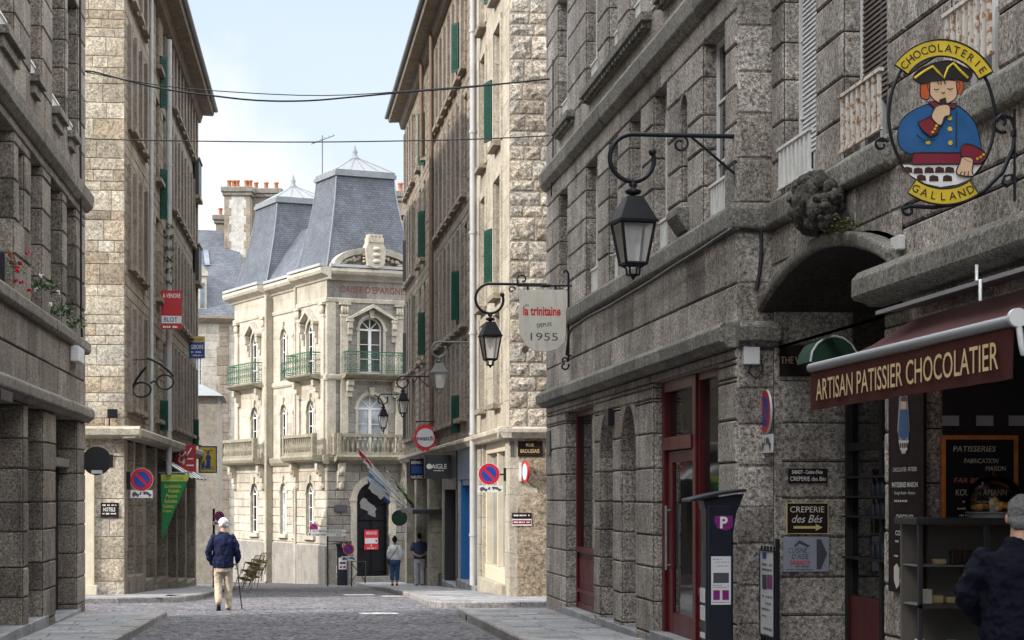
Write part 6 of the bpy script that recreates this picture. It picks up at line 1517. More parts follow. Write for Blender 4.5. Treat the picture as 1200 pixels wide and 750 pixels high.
T = thing('floodlight', 'little black floodlight standing on the cream cornice', 'lamp', LF.pt(LF.u(132), 3.2, .15)); mb = MB(); u = LF.u(132); mb.fb(LF, u - .1, u + .12, 3.36, 3.56, .08, .26); part('housing', mb, M['iron'], T, bevel=.015); mb = MB(); mb.tube([LF.pt(u - .06, 3.17, .15), LF.pt(u - .06, 3.4, .15)], .018, 6); part('stand', mb, M['iron'], T)
T = thing('hanging_sign', 'black hanging sign cut by the left edge beside the red geraniums', 'sign', LW.pt(LW.u(3), 3.6)); f = FY(LW.pt(LW.u(4), 0)[1]); mb = MB(); ua, z1 = f.uz(-12, 296); ub, z0 = f.uz(6, 378); mb.fb(f, ua, ub, z0, z1, -.03, .03); part('panel', mb, M['blackpaint'], T, bevel=.01)

# ================================================================== the painted sign of the chocolate shop
f = FY(-RN.u(1192)); SG = f
T = thing('hanging_sign', 'oval chocolate shop sign showing a boy in blue coat and black hat', 'sign', f.pt(*f.uz(1190, 145)))
SX, SY = (lambda x: 1020 + x / 3.261), (lambda y: 30 + y / 3.261)
def K(x, y): return f.uz(SX(x), SY(y))
Kp = lambda x, y, o=0: f.pt(*K(x, y), o)
LY = [0]
def flat(poly, mat, o, name, T_=None, out=.010, smooth=True):
    """painted sheet metal cut-out with a dark edge"""
    pts = [K(*p) for p in poly]
    if smooth and len(pts) > 5:
        n = len(pts); q = []
        for k in range(n):
            p0, p1, p2, p3 = pts[k - 1], pts[k], pts[(k + 1) % n], pts[(k + 2) % n]
            for t in (0, .25, .5, .75):
                q.append(tuple(.5 * (2 * p1[i] + (p2[i] - p0[i]) * t + (2 * p0[i] - 5 * p1[i] + 4 * p2[i] - p3[i]) * t * t + (3 * p1[i] - p0[i] - 3 * p2[i] + p3[i]) * t ** 3) for i in (0, 1)))
        pts = q
    mb = MB(); mb.prism(f, pts, o - .006, o); part(name, mb, mat, T_ or T)
    if out:
        e = MB(); e.tube([f.pt(u, z, o) for u, z in pts], out * .45, 4, close=True); return e
outl = MB()
def add(e):
    if e: join(outl, e, 0)
# ring
c0 = K(273, 350); rx = abs(K(475, 350)[0] - K(70, 350)[0]) / 2; rz = abs(K(273, 80)[1] - K(273, 622)[1]) / 2
b = MB(); b.tube([f.pt(c0[0] + rx * math.cos(2 * math.pi * k / 48), c0[1] + rz * math.sin(2 * math.pi * k / 48)) for k in range(48)], .012, 6, close=True)
b.tube([Kp(555, 320), Kp(555, 670)], .018, 6); b.tube([Kp(555, 400), Kp(545, 470), Kp(505, 560), Kp(430, 635), Kp(340, 680), Kp(240, 695), Kp(150, 690), Kp(125, 700)], .016, 6)
b.tube(scroll(f, K(500, 372), .07, .02, -60, -400, 0, 20), .013, 6); b.tube([Kp(478, 365), Kp(500, 340), Kp(540, 355), Kp(555, 400)], .014, 6); b.tube([Kp(545, 600), Kp(520, 615), Kp(505, 600), Kp(512, 575), Kp(540, 570), Kp(555, 620)], .012, 6); b.tube(scroll(f, K(145, 705), .05, .02, 90, 400, 0, 14), .012, 6); b.tube(scroll(f, K(40, 455), .05, .02, 20, 380, 0, 14), .010, 6); b.tube([Kp(20, 440), Kp(70, 440)], .010, 5)
b.tube([Kp(262, 618), Kp(262, 690)], .014, 6); b.tube([Kp(270, 60), Kp(270, 85)], .014, 6); b.fb(f, K(540, 0)[0], K(572, 0)[0], K(0, 410)[1], K(0, 388)[1], -.03, .03)
part('bracket', b, M['iron'], T)
# boy: tray, coat, sash, cuffs, hands, head, hair, hat
add(flat([(118, 530), (425, 530), (380, 590), (330, 610), (265, 620), (200, 605), (150, 575)], M['white'], .012, 'tray', smooth=False))
add(flat([(105, 450), (105, 390), (130, 345), (190, 310), (240, 300), (310, 300), (355, 325), (395, 370), (415, 430), (418, 495), (350, 500), (345, 490), (170, 492), (125, 480)], M['coatblue'], .014, 'coat'))
add(flat([(160, 488), (345, 488), (350, 530), (156, 532)], M['maroon'], .020, 'sash', smooth=False))
add(flat([(215, 295), (245, 290), (270, 310), (300, 300), (326, 300), (318, 318), (240, 318)], M['maroon'], .022, 'collar', smooth=False))
add(flat([(215, 220), (220, 255), (232, 280), (262, 300), (290, 300), (320, 282), (330, 255), (338, 235), (325, 215), (270, 208)], M['skin_sign'], .024, 'face'))
add(flat([(190, 215), (218, 212), (222, 262), (215, 285), (190, 278), (186, 245)], M['orangehair'], .026, 'hair'))
add(flat([(322, 215), (350, 212), (350, 250), (340, 268), (328, 262)], M['orangehair'], .026, 'hair'))
add(flat([(158, 200), (180, 170), (215, 155), (240, 145), (300, 138), (345, 158), (382, 180), (378, 205), (362, 218), (330, 208), (280, 210), (230, 215), (190, 225), (168, 215)], M['blackpaint'], .030, 'hat'))
t_ = MB(); t_.tube([Kp(162, 206, .034), Kp(200, 178, .034), Kp(232, 160, .034), Kp(250, 180, .034), Kp(275, 205, .034), Kp(290, 165, .034), Kp(310, 148, .034), Kp(335, 175, .034), Kp(366, 205, .034)], .010, 5); part('hat_braid', t_, M['yellow'], T)
add(flat([(176, 372), (225, 350), (258, 392), (250, 415), (225, 428), (195, 405)], M['maroon'], .030, 'cuff', smooth=False))
add(flat([(345, 460), (380, 458), (428, 485), (432, 510), (400, 530), (345, 505)], M['maroon'], .030, 'cuff'))
add(flat([(228, 355), (240, 320), (262, 305), (295, 308), (298, 345), (278, 352), (262, 385)], M['skin_sign'], .033, 'hand'))
add(flat([(345, 505), (385, 512), (382, 560), (385, 578), (335, 575), (322, 560), (335, 530)], M['skin_sign'], .033, 'hand'))
add(flat([(258, 288), (280, 280), (285, 300), (262, 306)], M['chocolate'], .036, 'chocolate', smooth=False))
bt = MB()
for x, y in ((300, 356), (300, 397), (302, 450), (217, 448)): disc(bt, f, *K(x, y), .016, .012, .022, n=10)
for x, y in ((232, 410), (240, 398), (246, 386), (402, 512), (415, 505), (426, 496)): disc(bt, f, *K(x, y), .009, .03, .038, n=8)
parts('button', bt, M['yellow'], T)
ch = MB()
for x, y in ((140, 553), (180, 556), (222, 554), (262, 553), (300, 553), (192, 583), (240, 585), (292, 585)): ch.prism(f, [K(x - 18, y + 10), K(x + 18, y + 10), K(x + 15, y - 8), K(x - 4, y - 13), K(x - 16, y - 8)], .012, .018)
parts('chocolate', ch, M['chocolate'], T)
for p, q in (([(236, 246), (246, 250), (256, 246)], 0), ([(288, 244), (298, 248), (308, 244)], 0), ([(266, 258), (272, 264), (278, 258)], 0), ([(250, 215), (254, 228)], 0), ([(262, 213), (264, 230)], 0), ([(276, 213), (280, 228)], 0), ([(322, 330), (322, 470)], 0), ([(170, 420), (200, 445), (240, 440)], 0), ([(335, 575), (342, 560)], 0), ([(350, 578), (354, 560)], 0), ([(366, 578), (368, 560)], 0)):
    outl.tube([Kp(x, y, .037) for x, y in p], .0035, 4)
part('dark_outline', outl, M['blackpaint'], T)
# lettered ribbons
def ribbon(cx, cy, r0, r1, a0, a1, s, h, lr, la0, la1, inside):
    C = K(cx, cy); q = abs(K(100, 0)[0] - K(0, 0)[0]) / 100; n = 22; mb = MB(); P = lambda r, a, o: f.pt(C[0] + r * q * math.cos(a), C[1] + r * q * math.sin(a), o)
    o_ = [P(r1, a0 + (a1 - a0) * k / n, .03) for k in range(n + 1)] + [P(r0, a1 + (a0 - a1) * k / n, .03) for k in range(n + 1)]
    i_ = [(p[0], p[1] + .014, p[2]) for p in o_]
    for k in range(n): mb.face([o_[k], o_[k + 1], o_[2 * n - k], o_[2 * n + 1 - k]]); mb.face([i_[k], i_[k + 1], i_[2 * n - k], i_[2 * n + 1 - k]])
    N_ = len(o_)
    for k in range(N_): mb.face([o_[k], o_[(k + 1) % N_], i_[(k + 1) % N_], i_[k]])
    R_ = part('ribbon', mb, M['yellow'], T); e = MB(); e.tube(o_, .007, 4, close=True); part('dark_edge', e, M['blackpaint'], R_)
    t = MB(); arctext(t, s, f, C[0], C[1], lr * q, la0, la1, h * q, .034, 0, inside, .004); part('lettering', t, M['blackpaint'], R_)
D = math.radians
ribbon(270, 285, 160, 222, D(146), D(29), 'CHOCOLATERIE', 29, 191, D(140), D(36), False)
ribbon(272, 440, 180, 240, D(235), D(305), 'GALLAND', 29, 210, D(240), D(300), True)

# ================================================================== awning of the chocolate shop
T = thing('shop_awning', 'burgundy awning lettered in gold over the chocolate shop', 'awning', RN.pt(-13, 2.9))
X0, X1 = .86, .05; u0, u1 = RN.u(947, .9), RN.u(1184, .9); zf, zw = 2.66, 3.05
P = RN.pt
mb = MB(); n = 14
rows = [[P(u0 + (u1 - u0) * k / n, zw + (zf - zw) * t - .05 * math.sin(math.pi * t) - .012 * math.sin(math.pi * k / n * 4) * t * (1 - t) * 3, X1 + (X0 - X1) * t) for k in range(n + 1)] for t in (0, .2, .4, .6, .8, 1)]
mb.grid(rows); part('canvas', mb, M['awning'], T)
mb = MB(); rows = []
for t in (0, .5, 1): rows.append([P(u0 + (u1 - u0) * k / 40, 2.62 - .30 * t, .88 + .008 * math.sin(k * 1.3) * t) for k in range(41)])
mb.grid(rows); mb.grid([[(x + .006, y, z) for x, y, z in r] for r in rows]); V_ = part('valance', mb, M['awning_valance'], T)
f = Fr(RN.pt(0, 0, .885)[:2], RN.R)
tx = MB(); uu = f.u(1066, 0); ul, ur = f.u(958), f.u(1172)
z = 2.47; text(tx, 'ARTISAN PATISSIER CHOCOLATIER', f, (ul + ur) / 2, z, .165, ur - ul, .012, bold=.004); part('lettering', tx, M['tanletter'], V_)
mb = MB(); mb.tube([P(u0 - .03, 2.66, .87), P(u1 + .03, 2.66, .87)], .036, 12); part('front_bar', mb, M['alu'], T)
mb = MB(); mb.lathe([(.0, 0), (.075, 0), (.075, .03), (.0, .03)], P(u1 + .02, 2.66, .87), 12); 
mb = MB(); e = RN.pt(u1 + .03, 2.68, .87); fe = Fr(e[:2], (1, 0)); disc(mb, fe, 0, 2.67, .055, -.02, .02, n=16); mb.tube([P(u1 + .03, 2.62, .86), P(u1 + .05, 2.5, .85), P(u1 + .03, 2.46, .83)], .02, 6); part('end_cap', mb, M['greypale'], T)
for u in (u0 + .5, u1 - .4): mb = MB(); mb.tube([P(u, 2.66, .85), P(u + .25, 2.7, .5), P(u, 2.98, .08)], .025, 6); part('arm', mb, M['alu'], T)
mb = MB(); mb.hexa([P(RN.u(1026, .4), 3.07, .4), P(u1 + .3, 3.07, .4), P(u1 + .3, 3.14, .02), P(RN.u(1026, .4), 3.14, .02), P(RN.u(1026, .4), 3.10, .4), P(u1 + .3, 3.10, .4), P(u1 + .3, 3.17, .02), P(RN.u(1026, .4), 3.17, .02)]); part('rain_cover', mb, M['alu'], T)
mb = MB(); mb.tube([P(RN.u(1131, .5), 3.2, .42), P(RN.u(1131, .5), 3.09, .42), P(RN.u(1131, .5) + .07, 3.09, .42), P(RN.u(1131, .5) + .07, 2.95, .42)], .012, 6); part('hook', mb, M['white'], T)
T = thing('niche_awning', 'dark green half round awning in the arched niche', 'awning', RN.pt(-18.9, 2.35)); mb = MB(); fn = FY(18.3); c = fn.uz(978, 424); rr = abs(fn.u(1006) - fn.u(950)) / 2
rows = []
for t in range(9):
    a = math.pi * t / 8; rows.append([fn.pt(c[0] + rr * math.cos(a), c[1] + rr * 1.05 * math.sin(a), o) for o in (.0, -.5)])
mb.grid(rows); mb.face([r[0] for r in rows]); part('canvas', mb, M['green_cloth'], T)
e = MB(); e.tube([r[0] for r in rows], .012, 5); part('piping', e, M['alu_pale'], T)
# plates on the near pier (its flank faces the camera)
T = board('name_plate', 'dark plate high on the niche pier half hidden by the awning', 'sign', JF, 914, 952, 404, 441, M['brownboard'], .02, .05)
write(T, JF, .056, M['tanletter'], [('THE V', 926, 422, 8, 22, {}), ], 'lettering')
T = board('direction_plate', 'small black plate with white and red print above the black creperie sign', 'sign', JF, 924, 970, 549, 566, M['brownboard'], .02, .04)
write(T, JF, .045, M['white'], [('SABADY - Cuisine d\'Asie', 946, 553, 4.6, 36, B0), ('CREPERIE des B\u00e9s', 947, 561, 5, 42, {})])
T = board('creperie_sign', 'black creperie sign with gold frame and arrow', 'sign', JF, 922.5, 970, 590, 625, M['brownboard'], .02, .04, edge=(M['gold'], .006))
write(T, JF, .045, M['offwhite'], [('CREPERIE', 946, 597, 7, 40, {}), ('des B\u00e9s', 946, 608, 9, 36, dict(shear=.35))])
mb = MB(); p = [JF.uz(x, y, .045) for x, y in ((930, 616.5), (956, 616.5), (956, 614), (964, 618), (956, 622), (956, 619.5), (930, 619.5))]; mb.face([JF.pt(u, z, .045) for u, z in p]); part('arrow', mb, M['gold'], T)
T = board('restaurant_sign', 'pale grey restaurant sign with a black arrow block', 'sign', JF, 918, 972, 629, 670, M['greyboard'], .02, .035)
write(T, JF, .04, M['print'], [('CUISINE', 935, 645, 6, 22, dict(shear=.2)), ("D'ASIE", 938, 652, 6, 20, dict(shear=.2))], 'dark_lettering'); write(T, JF, .04, M['crimson'], [('SABADY', 938, 659.5, 5, 24, B0)]); greek(T, JF, .04, M['print'], [(926, 950, 664, 2.6), (922, 954, 667.5, 2.2)])
mb = MB(); p = [JF.uz(x, y, .04) for x, y in ((957, 632), (962, 632), (969.5, 649), (962, 667), (957, 667))]; mb.face([JF.pt(u, z, .04) for u, z in p]); p = [JF.uz(x, y, .04) for x, y in ((930, 640), (937, 633), (950, 640), (946, 641), (937, 637), (932, 641))]; mb.face([JF.pt(u, z, .04) for u, z in p]); part('black_arrow', mb, M['print'], T)
# tall banner on the pier by the shop
T = board('price_banner', 'tall dark banner on the pier left of the shop window', 'banner', RN, 1041, 1082, 463, 699, M['brownboard'], .035, .06)
write(T, RN, .066, M['white'], [('CHOCOLATIER - PATISSIER', 1060, 550, 5, 28, {}), ('PATISSERIES MAISON', 1060, 568, 6, 30, B0), ('Kouign Amann - Bretons', 1060, 578, 5, 24, {}), ('CHOCOLATS', 1060, 606, 6, 20, B0), ('CONFISERIE', 1060, 625, 6, 22, B0), ('MAISON', 1064, 672, 5, 16, {}), ('GALLAND', 1064, 682, 6.5, 20, B0)])
greek(T, RN, .066, M['white'], [(1048, 1072, 587, 4), (1047, 1073, 634, 4), (1049, 1070, 642, 4), (1046, 1075, 651, 4)])
def bflat(pts, mat, o, nm): mb = MB(); mb.face([RN.pt(*RN.uz(1039 + x / 4 * 1., 400 + y / 2.5, o), o) for x, y in pts]); part(nm, mb, mat, T)
for pts, mat, o, nm in (([(60, 160), (98, 160), (108, 260), (90, 330), (70, 330), (50, 260)], 'greyboard', .064, 'oval_ground'), ([(62, 200), (98, 200), (106, 275), (80, 292), (54, 275)], 'coatblue', .066, 'painted_coat'), ([(68, 172), (92, 172), (92, 198), (68, 198)], 'skin_sign', .067, 'painted_face'), ([(64, 166), (80, 158), (98, 166), (92, 176), (68, 176)], 'print', .068, 'painted_hat'), ([(56, 290), (104, 290), (96, 318), (80, 328), (64, 318)], 'paper', .067, 'painted_tray')): bflat(pts, M[mat], o, nm)
for k in range(4): bflat([(62 + 10 * k, 298), (69 + 10 * k, 298), (69 + 10 * k, 312), (62 + 10 * k, 312)], M['chocolate'], .0685, 'painted_chocolate')
bflat([(34, 660), (48, 650), (60, 665), (58, 715), (46, 725), (34, 700)], M['offwhite'], .064, 'emblem')
# ================================================================== inside the chocolate shop
T = thing('shop_interior', 'dark shop room of the chocolate shop behind its open front', 'room', RN.pt(-11, zr(11), -2)); mb = MB(); P = RN.pt
a, b = RN.u(1085) - .02, -6.9
for p in ([(a, -.3, -4.), (b, -.3, -4.), (b, 3.1, -4.), (a, 3.1, -4.)], [(b, -.3, 0), (b, -.3, -4), (b, 3.1, -4), (b, 3.1, 0)], [(a, 3.08, -.1), (b, 3.08, -.1), (b, 3.08, -4), (a, 3.08, -4)], [(a, .0, -.1), (b, .0, -.1), (b, .0, -4), (a, .0, -4)]): mb.face([P(*q) for q in p])
part('room_walls', mb, M['interior'], T)
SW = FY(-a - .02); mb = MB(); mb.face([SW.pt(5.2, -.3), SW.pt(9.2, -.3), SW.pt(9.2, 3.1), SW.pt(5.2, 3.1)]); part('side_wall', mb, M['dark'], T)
for k, x in enumerate((1104, 1144, 1182)):
    m2 = rect(SW, .02, x, x + 20, 487, 499); part('small_notice', m2, M['print' if k > 2 else 'greyboard'], T)
f = FY(-a - .12)
T = board('chalkboard', 'chalked menu board in an orange wood frame inside the shop', 'board', f, 1108, 1188, 515, 611, M['slateboard'], -.01, .01, edge=(M['wood'], .034))
write(T, f, .014, M['chalk'], [('PATISSERIES', 1142, 526, 6.5, 50, dict(shear=.15)), ('FABRICATION', 1150, 540, 5.5, 40, dict(shear=.15)), ('MAISON', 1167, 549, 5.5, 24, dict(shear=.15)), ('KOUIGN AMANN', 1150, 577, 7.5, 60, dict(shear=.1)), ]); greek(T, f, .014, M['chalk'], [(1128, 1170, 588, 4), (1122, 1180, 596, 4), (1124, 1176, 604, 4)], 'small_chalk'); write(T, f, .0145, M['chalkred'], [('FAR BRETON', 1146, 563, 6, 56, dict(shear=.15))], 'pink_chalk')
f = FY(-a - .55)
M['case_back'] = paint('dim case lining', (.13, .115, .10), .6, 0, .2, 4)
T = thing('display_case', 'tall glass display case at the shop front below the chalkboard', 'display case', f.pt(5.4, .1)); u0 = f.u(1076); u1 = u0 + 1.3; zt = f.z(1090, 607); mb = MB()
mb.fb(f, u0 - .03, u1, zt - .05, zt, -.5, .05); mb.fb(f, u0, u0 + .035, .0, zt - .05, -.03, .01); mb.fb(f, u0 + .52, u0 + .56, .0, zt - .05, -.03, .01); mb.fb(f, u0, u1, .78, .82, -.03, .01); mb.fb(f, u0, u1, -.1, .12, -.5, .0); part('frame', mb, M['charcoal'], T, bevel=.004)
mb = MB(); mb.fb(f, u0 + .02, u1, .12, zt - .05, -.02, -.012); part('pane', mb, M['clear'], T); mb = MB(); mb.fb(f, u0 + .02, u1, .12, zt - .05, -.5, -.46); part('back', mb, M['case_back'], T)
for z in (.45, .80, 1.1): mb = MB(); mb.fb(f, u0 + .03, u1, z, z + .012, -.45, -.04); part('shelf', mb, M['alu'], T)
g = random.Random(4)
for k in range(24):
    z = (.462, .812, 1.112)[k // 8]; x = u0 + .06 + .125 * (k % 8) + g.uniform(0, .02); w_ = g.uniform(.06, .10); h_ = g.uniform(.04, .12); y_ = g.uniform(-.25, -.12)
    mb = MB(); mb.fb(f, x, x + w_, z, z + h_, y_ - .06, y_); solo('sweet_box', mb, M[g.choice(['paper', 'tanletter', 'chocolate', 'offwhite', 'offwhite', 'gold', 'chocolate'])], 'small box of sweets on the shelves inside the display case', 'box', f.pt(x, z, -.2), 'boxes of sweets in the display case', bevel=.006)
# cake dome
T = thing('cake_dome', 'clear cake dome over golden pastries on the display case', 'cake dome', f.pt(f.u(1180), zt, -.25)); c = f.pt(f.u(1176), zt, -.2); mb = MB(); mb.lathe([(.2, 0), (.2, .015), (.2, .02), (.2, .03), (.22, .035), (.22, .045), (.0, .046)], c, 20); part('stand', mb, M['alu'], T)
mb = MB(); mb.lathe([(.21, .046), (.21, .16), (.18, .25), (.11, .31), (.03, .33), (.025, .36), (.001, .362)], c, 24); part('dome', mb, M['clear'], T)
for k in range(30):
    q = g.uniform(0, 6.28); r = .16 * math.sqrt(g.random()); mb = MB(); mb.ball((0, 0, 0), .04, .026, .02, 8, 6); o = solo('pastry', mb, M['pastry'], 'golden brown pastry piled under the cake dome', 'pastry', (0, 0, 0), 'pastries under the cake dome'); o.location = (c[0] + r * math.cos(q), c[1] + r * math.sin(q), c[2] + .068 + .08 * g.random() * (1 - r / .2)); o.rotation_euler.z = q
# bottles on the shelves in the niche
T = thing('bottle_shelf', 'dark shelving with bottles behind the niche glazing', 'shelf', RN.pt(-18, .6, -.8)); mb = MB()
for z in (1.42, 1.62, 1.0, 1.82): mb.fb(RN, n0 + .1, n1 - .1, z, z + .02, -.845 + .035, -.70)
part('boards', mb, M['dark'], T)
bt = None
for z in (1.44, 1.64, 1.02):
    for k in range(15):
        u = n0 + 1.0 + .16 * k; mb = MB(); c = RN.pt(u, z, -.755)
        if bt is None:
            mb.lathe([(.035, 0), (.035, .11), (.014, .145), (.012, .175)], c, 8); bt = solo('bottle', mb, M['navy_metal'], 'dark bottle standing on the niche shelves', 'bottle', c, 'bottles on the niche shelves')
        else: o = bt.copy(); COL.objects.link(o); o.location = c
# carved grotesque on the sill course
T = None; g = random.Random(12); mb = MB(); cX = RN.pt(RN.u(955, .25), 0, 0)[1]
def gp(px, py, o): return RN.pt(*RN.uz(px, py, o), o)
for px, py, o, r in ((954, 240, .18, .21), (958, 232, .24, .17), (952, 254, .14, .18), (963, 246, .26, .14), (945, 246, .16, .15)): mb.ball(gp(px, py, o), r, r, r * 1.05, 14, 10)
# face turned to the street: brow, eyes, nose, cheeks, open mouth and beard, curls of hair and leaves round it
for px, py, o, r in ((958, 233, .40, .055), (967, 231, .38, .055), (975, 231, .34, .05), (966, 241, .46, .045), (966, 236, .43, .04), (959, 247, .37, .06), (974, 245, .33, .055), (962, 256, .38, .035), (971, 255, .35, .035), (966, 262, .34, .06), (958, 264, .28, .06), (972, 262, .28, .05)): mb.ball(gp(px, py, o), r, r, r * .8, 10, 8)
for k in range(46):
    q = g.uniform(0, 6.28); px = 955 + 27 * math.cos(q) * g.uniform(.75, 1.05); py = 238 - 31 * math.sin(q) * g.uniform(.75, 1.05)
    mb.ball(gp(px, py, g.uniform(.1, .30)), g.uniform(.045, .085), None, g.uniform(.04, .07), 8, 6)
o = solo('carved_head', mb, M['gargoyle'], 'weathered dark carved head jutting out above the arched niche', 'carving', gp(955, 270, 0))
m = o.modifiers.new('r', 'REMESH'); m.mode = 'VOXEL'; m.voxel_size = .014; m.use_smooth_shade = True
tx_ = bpy.data.textures.new('rough', 'CLOUDS'); tx_.noise_scale = .09; tx_.noise_depth = 3
d = o.modifiers.new('d', 'DISPLACE'); d.texture = tx_; d.strength = .05; d.mid_level = .5; d.texture_coords = 'LOCAL'
# moss tuft on the hood
def tuft(T, c, n, r, ln, mat, g, name='leaves', up=.6):
    mb = MB()
    for k in range(n):
        a = g.uniform(0, 6.28); el = g.uniform(-.2, 1.3); d = Vector((math.cos(a) * math.cos(el), math.sin(a) * math.cos(el), math.sin(el) * up + .2)).normalized(); p = Vector(c) + Vector((g.uniform(-r, r), g.uniform(-r, r) , g.uniform(-r, r) * .5)); s = Vector((-d.y, d.x, g.uniform(-.4, .4))).normalized() * ln * g.uniform(.2, .35); L_ = ln * g.uniform(.6, 1.2)
        mb.face([p, p + d * L_ * .5 + s, p + d * L_, p + d * L_ * .5 - s])
    return part(name, mb, mat, T)
g = random.Random(8); T = thing('moss_tuft', 'mossy weeds growing on top of the arched hood', 'weeds', RN.pt(-16.8, 3.98, .25)); tuft(T, RN.pt(-17.0, 4.0, .22), 120, .10, .055, M['moss'], g); tuft(T, RN.pt(-16.6, 3.97, .25), 60, .09, .05, M['moss'], g)
# flowers on the left sill course and plants on the left facade
def plant(label, c, n, r, ln, flowers=None, nf=0, hang=0):
    T = thing('window_plant', label, 'plant', c); tuft(T, c, n, r * .8, ln * .75, M['leaf'], g)
    st = MB()
    for k in range(5): st.tube([c, (c[0] + g.uniform(-r, r), c[1] + g.uniform(-r, r), c[2] + g.uniform(.05, .3) - hang)], .006, 4)
    part('stems', st, M['leaf'], T)
    for k in range(nf):
        fl = MB(); q = (c[0] + g.uniform(-r, r) + .05, c[1] + g.uniform(-r, r) * 1.3, c[2] + g.uniform(-.35, .25)); 
        for j in range(7): fl.ball((q[0] + g.uniform(-.022, .022), q[1] + g.uniform(-.022, .022), q[2] + g.uniform(-.022, .022)), .014, n=6, k=4)
        part('flower', fl, M[flowers], T)
plant('red geranium on the sill at the left edge of the street', LW.pt(LW.u(8), 4.5, .12), 60, .16, .08, 'petal', 9)
plant('leafy plant with white flowers on the left sill near the geranium', LW.pt(LW.u(43), 4.55, .08), 110, .2, .10, 'petal_white', 4)
plant('bushy green pot plant third along the left sill course', LW.pt(LW.u(67), 4.42, .06), 120, .2, .10)
plant('small sparse green plant at the far end of the left sill course', LW.pt(LW.u(84), 4.4, .06), 90, .2, .10)
T = thing('trailing_plant', 'green plant trailing down beside a shutter high on the left building', 'plant', LM.pt(9.4, 9.0, .3))
for z in (8.9, 8.6, 8.3, 8.0, 7.7, 7.4): tuft(T, LM.pt(9.5, z, .25), 45, .11, .10, M['leaf'], g)

# ================================================================== ticket machines, gate, barrier
def machine(label, X, Y, z0, h, w, dep, sign=True):
    T = thing('ticket_machine', label, 'ticket machine', (X, Y, z0), 'parking ticket machines'); f = FY(Y - dep / 2, X); mb = MB(); mb.fb(f, -w / 2, w / 2, z0, z0 + h * .93, -dep, 0); part('cabinet', mb, M['navy_metal'], T, bevel=.025, seg=3)
    mb = MB(); zt = z0 + h; P = f.pt; n = 10; rows = []
    for k in range(n + 1):
        t = k / n; x = -w * 1.15 + t * w * 2.05; z = zt - .10 + .10 * t + .015 * math.sin(t * 3.1)
        rows.append([P(x, z, .10), P(x, z + .03, .10), P(x, z + .03, -dep - .06), P(x, z, -dep - .06)])
    mb.grid(rows, close=True, sm=False); mb.face(rows[0]); mb.face(rows[-1]); part('hood', mb, M['navy_metal'], T, bevel=.008)
    mb = MB(); mb.prism(f, [(w * .5 - .005, zt - .42), (w * .62, zt - .2), (w * .9, zt - .02), (-w * .62, zt - .085), (-w * .5, zt - .2)], -dep * .95, -.004); part('neck', mb, M['navy_metal'], T, bevel=.006)
    mb = MB(); q = [(-.07, .5), (.07, .5), (.075, .36), (.045, .31), (.01, .30), (-.05, .33), (-.075, .42)]; k = w / .27; mb.prism(f, [(.035 * k + x * k * 1.25, z0 + h * .66 + z * k * .72) for x, z in q], .0, .008); pn = part('parking_symbol', mb, M['magenta'], T, bevel=.004)
    tx = MB(); text(tx, 'P', f, .035 * k, z0 + h * .66 + .41 * k * .72, .115 * k, None, .011, bold=.03); part('letter', tx, M['white'], pn)
    mb = MB(); z1 = z0 + h * .64; z2 = z0 + h * .37; mb.fb(f, -.09 * k, .105 * k, z2, z1, 0, .008); pn = part('tariff_panel', mb, M['paper'], T)
    mb = MB(); mb.fb(f, -.07 * k, .085 * k, z1 - (z1 - z2) * .55, z1 - (z1 - z2) * .34, .008, .010); part('screen', mb, M['print'], pn); mb = MB()
    for a in (-.07, .02): mb.fb(f, a * k, (a + .065) * k, z2 + (z1 - z2) * .1, z2 + (z1 - z2) * .3, .008, .010)
    parts('purple_key', mb, M['magenta'], pn); s_ = MB()
    for j, t in enumerate((.06, .12, .20, .60, .64, .95)): scribble(s_, f, -.075 * k, .09 * k, z1 - (z1 - z2) * t, .012 * k, .010, 0, j)
    part('small_print', s_, M['print'], pn)
    sf = Fr(P(-w / 2, 0, -dep)[:2], (0, -1)); mb = MB()
    for a, b in ((.38, .46), (.28, .36), (.18, .21)): mb.fb(sf, .05, dep - .06, z0 + h * a, z0 + h * b, .002, .012)
    parts('side_label', mb, M['greypale'], T); return T
p = at(840, 700, 19.9); machine('near black parking ticket machine with a purple symbol on the right pavement', p.x, p.y, zr(p.y) + PV, 1.78, .275, .30)
p = at(401, 680, 78); machine('small distant black ticket machine in front of the bank', p.x, p.y, zr(p.y) + .03, 1.7, .42, .4)
GF = Fr((4.99, 0), (0, -1)); T = thing('iron_gate', 'narrow black spiked iron gate leaf beside the ticket machine', 'gate', GF.pt(GF.u(900), zr(20) + PV)); a, b = GF.u(889.5), GF.u(911); z0 = zr(20) + PV; mb = MB()
for u in (a, b): mb.fb(GF, u - .022, u + .022, z0, z0 + 1.32, -.02, .02)
for z in (.06, .98, 1.13): mb.fb(GF, a, b, z0 + z, z0 + z + .03, -.015, .015)
part('gate_frame', mb, M['iron'], T); mb = MB()
for k in range(1, 6): u = a + (b - a) * k / 6; mb.tube([GF.pt(u, z0 + .05, 0), GF.pt(u, z0 + 1.24, 0)], .011, 5)
parts('bar', mb, M['iron'], T)
T = board('poster_panel', 'tall white framed poster hung on the black iron gate', 'poster', GF, 891, 907, 645, 747, M['paper'], .02, .035, edge=(M['iron'], .012)); part('picture', rect(GF, .038, 893, 898.4, 673, 691), M['print'], T); part('picture', rect(GF, .038, 899, 905, 673, 691), M['magenta'], T); part('badge', rect(GF, .038, 893.5, 898, 647, 655), M['signblue'], T)
greek(T, GF, .038, M['print'], [(893, 905, 661, 5), (893, 905, 667, 5), (893, 905, 698, 4), (893, 905, 706, 4), (893, 905, 713, 4), (893, 905, 721, 3), (895, 905, 736, 5)])
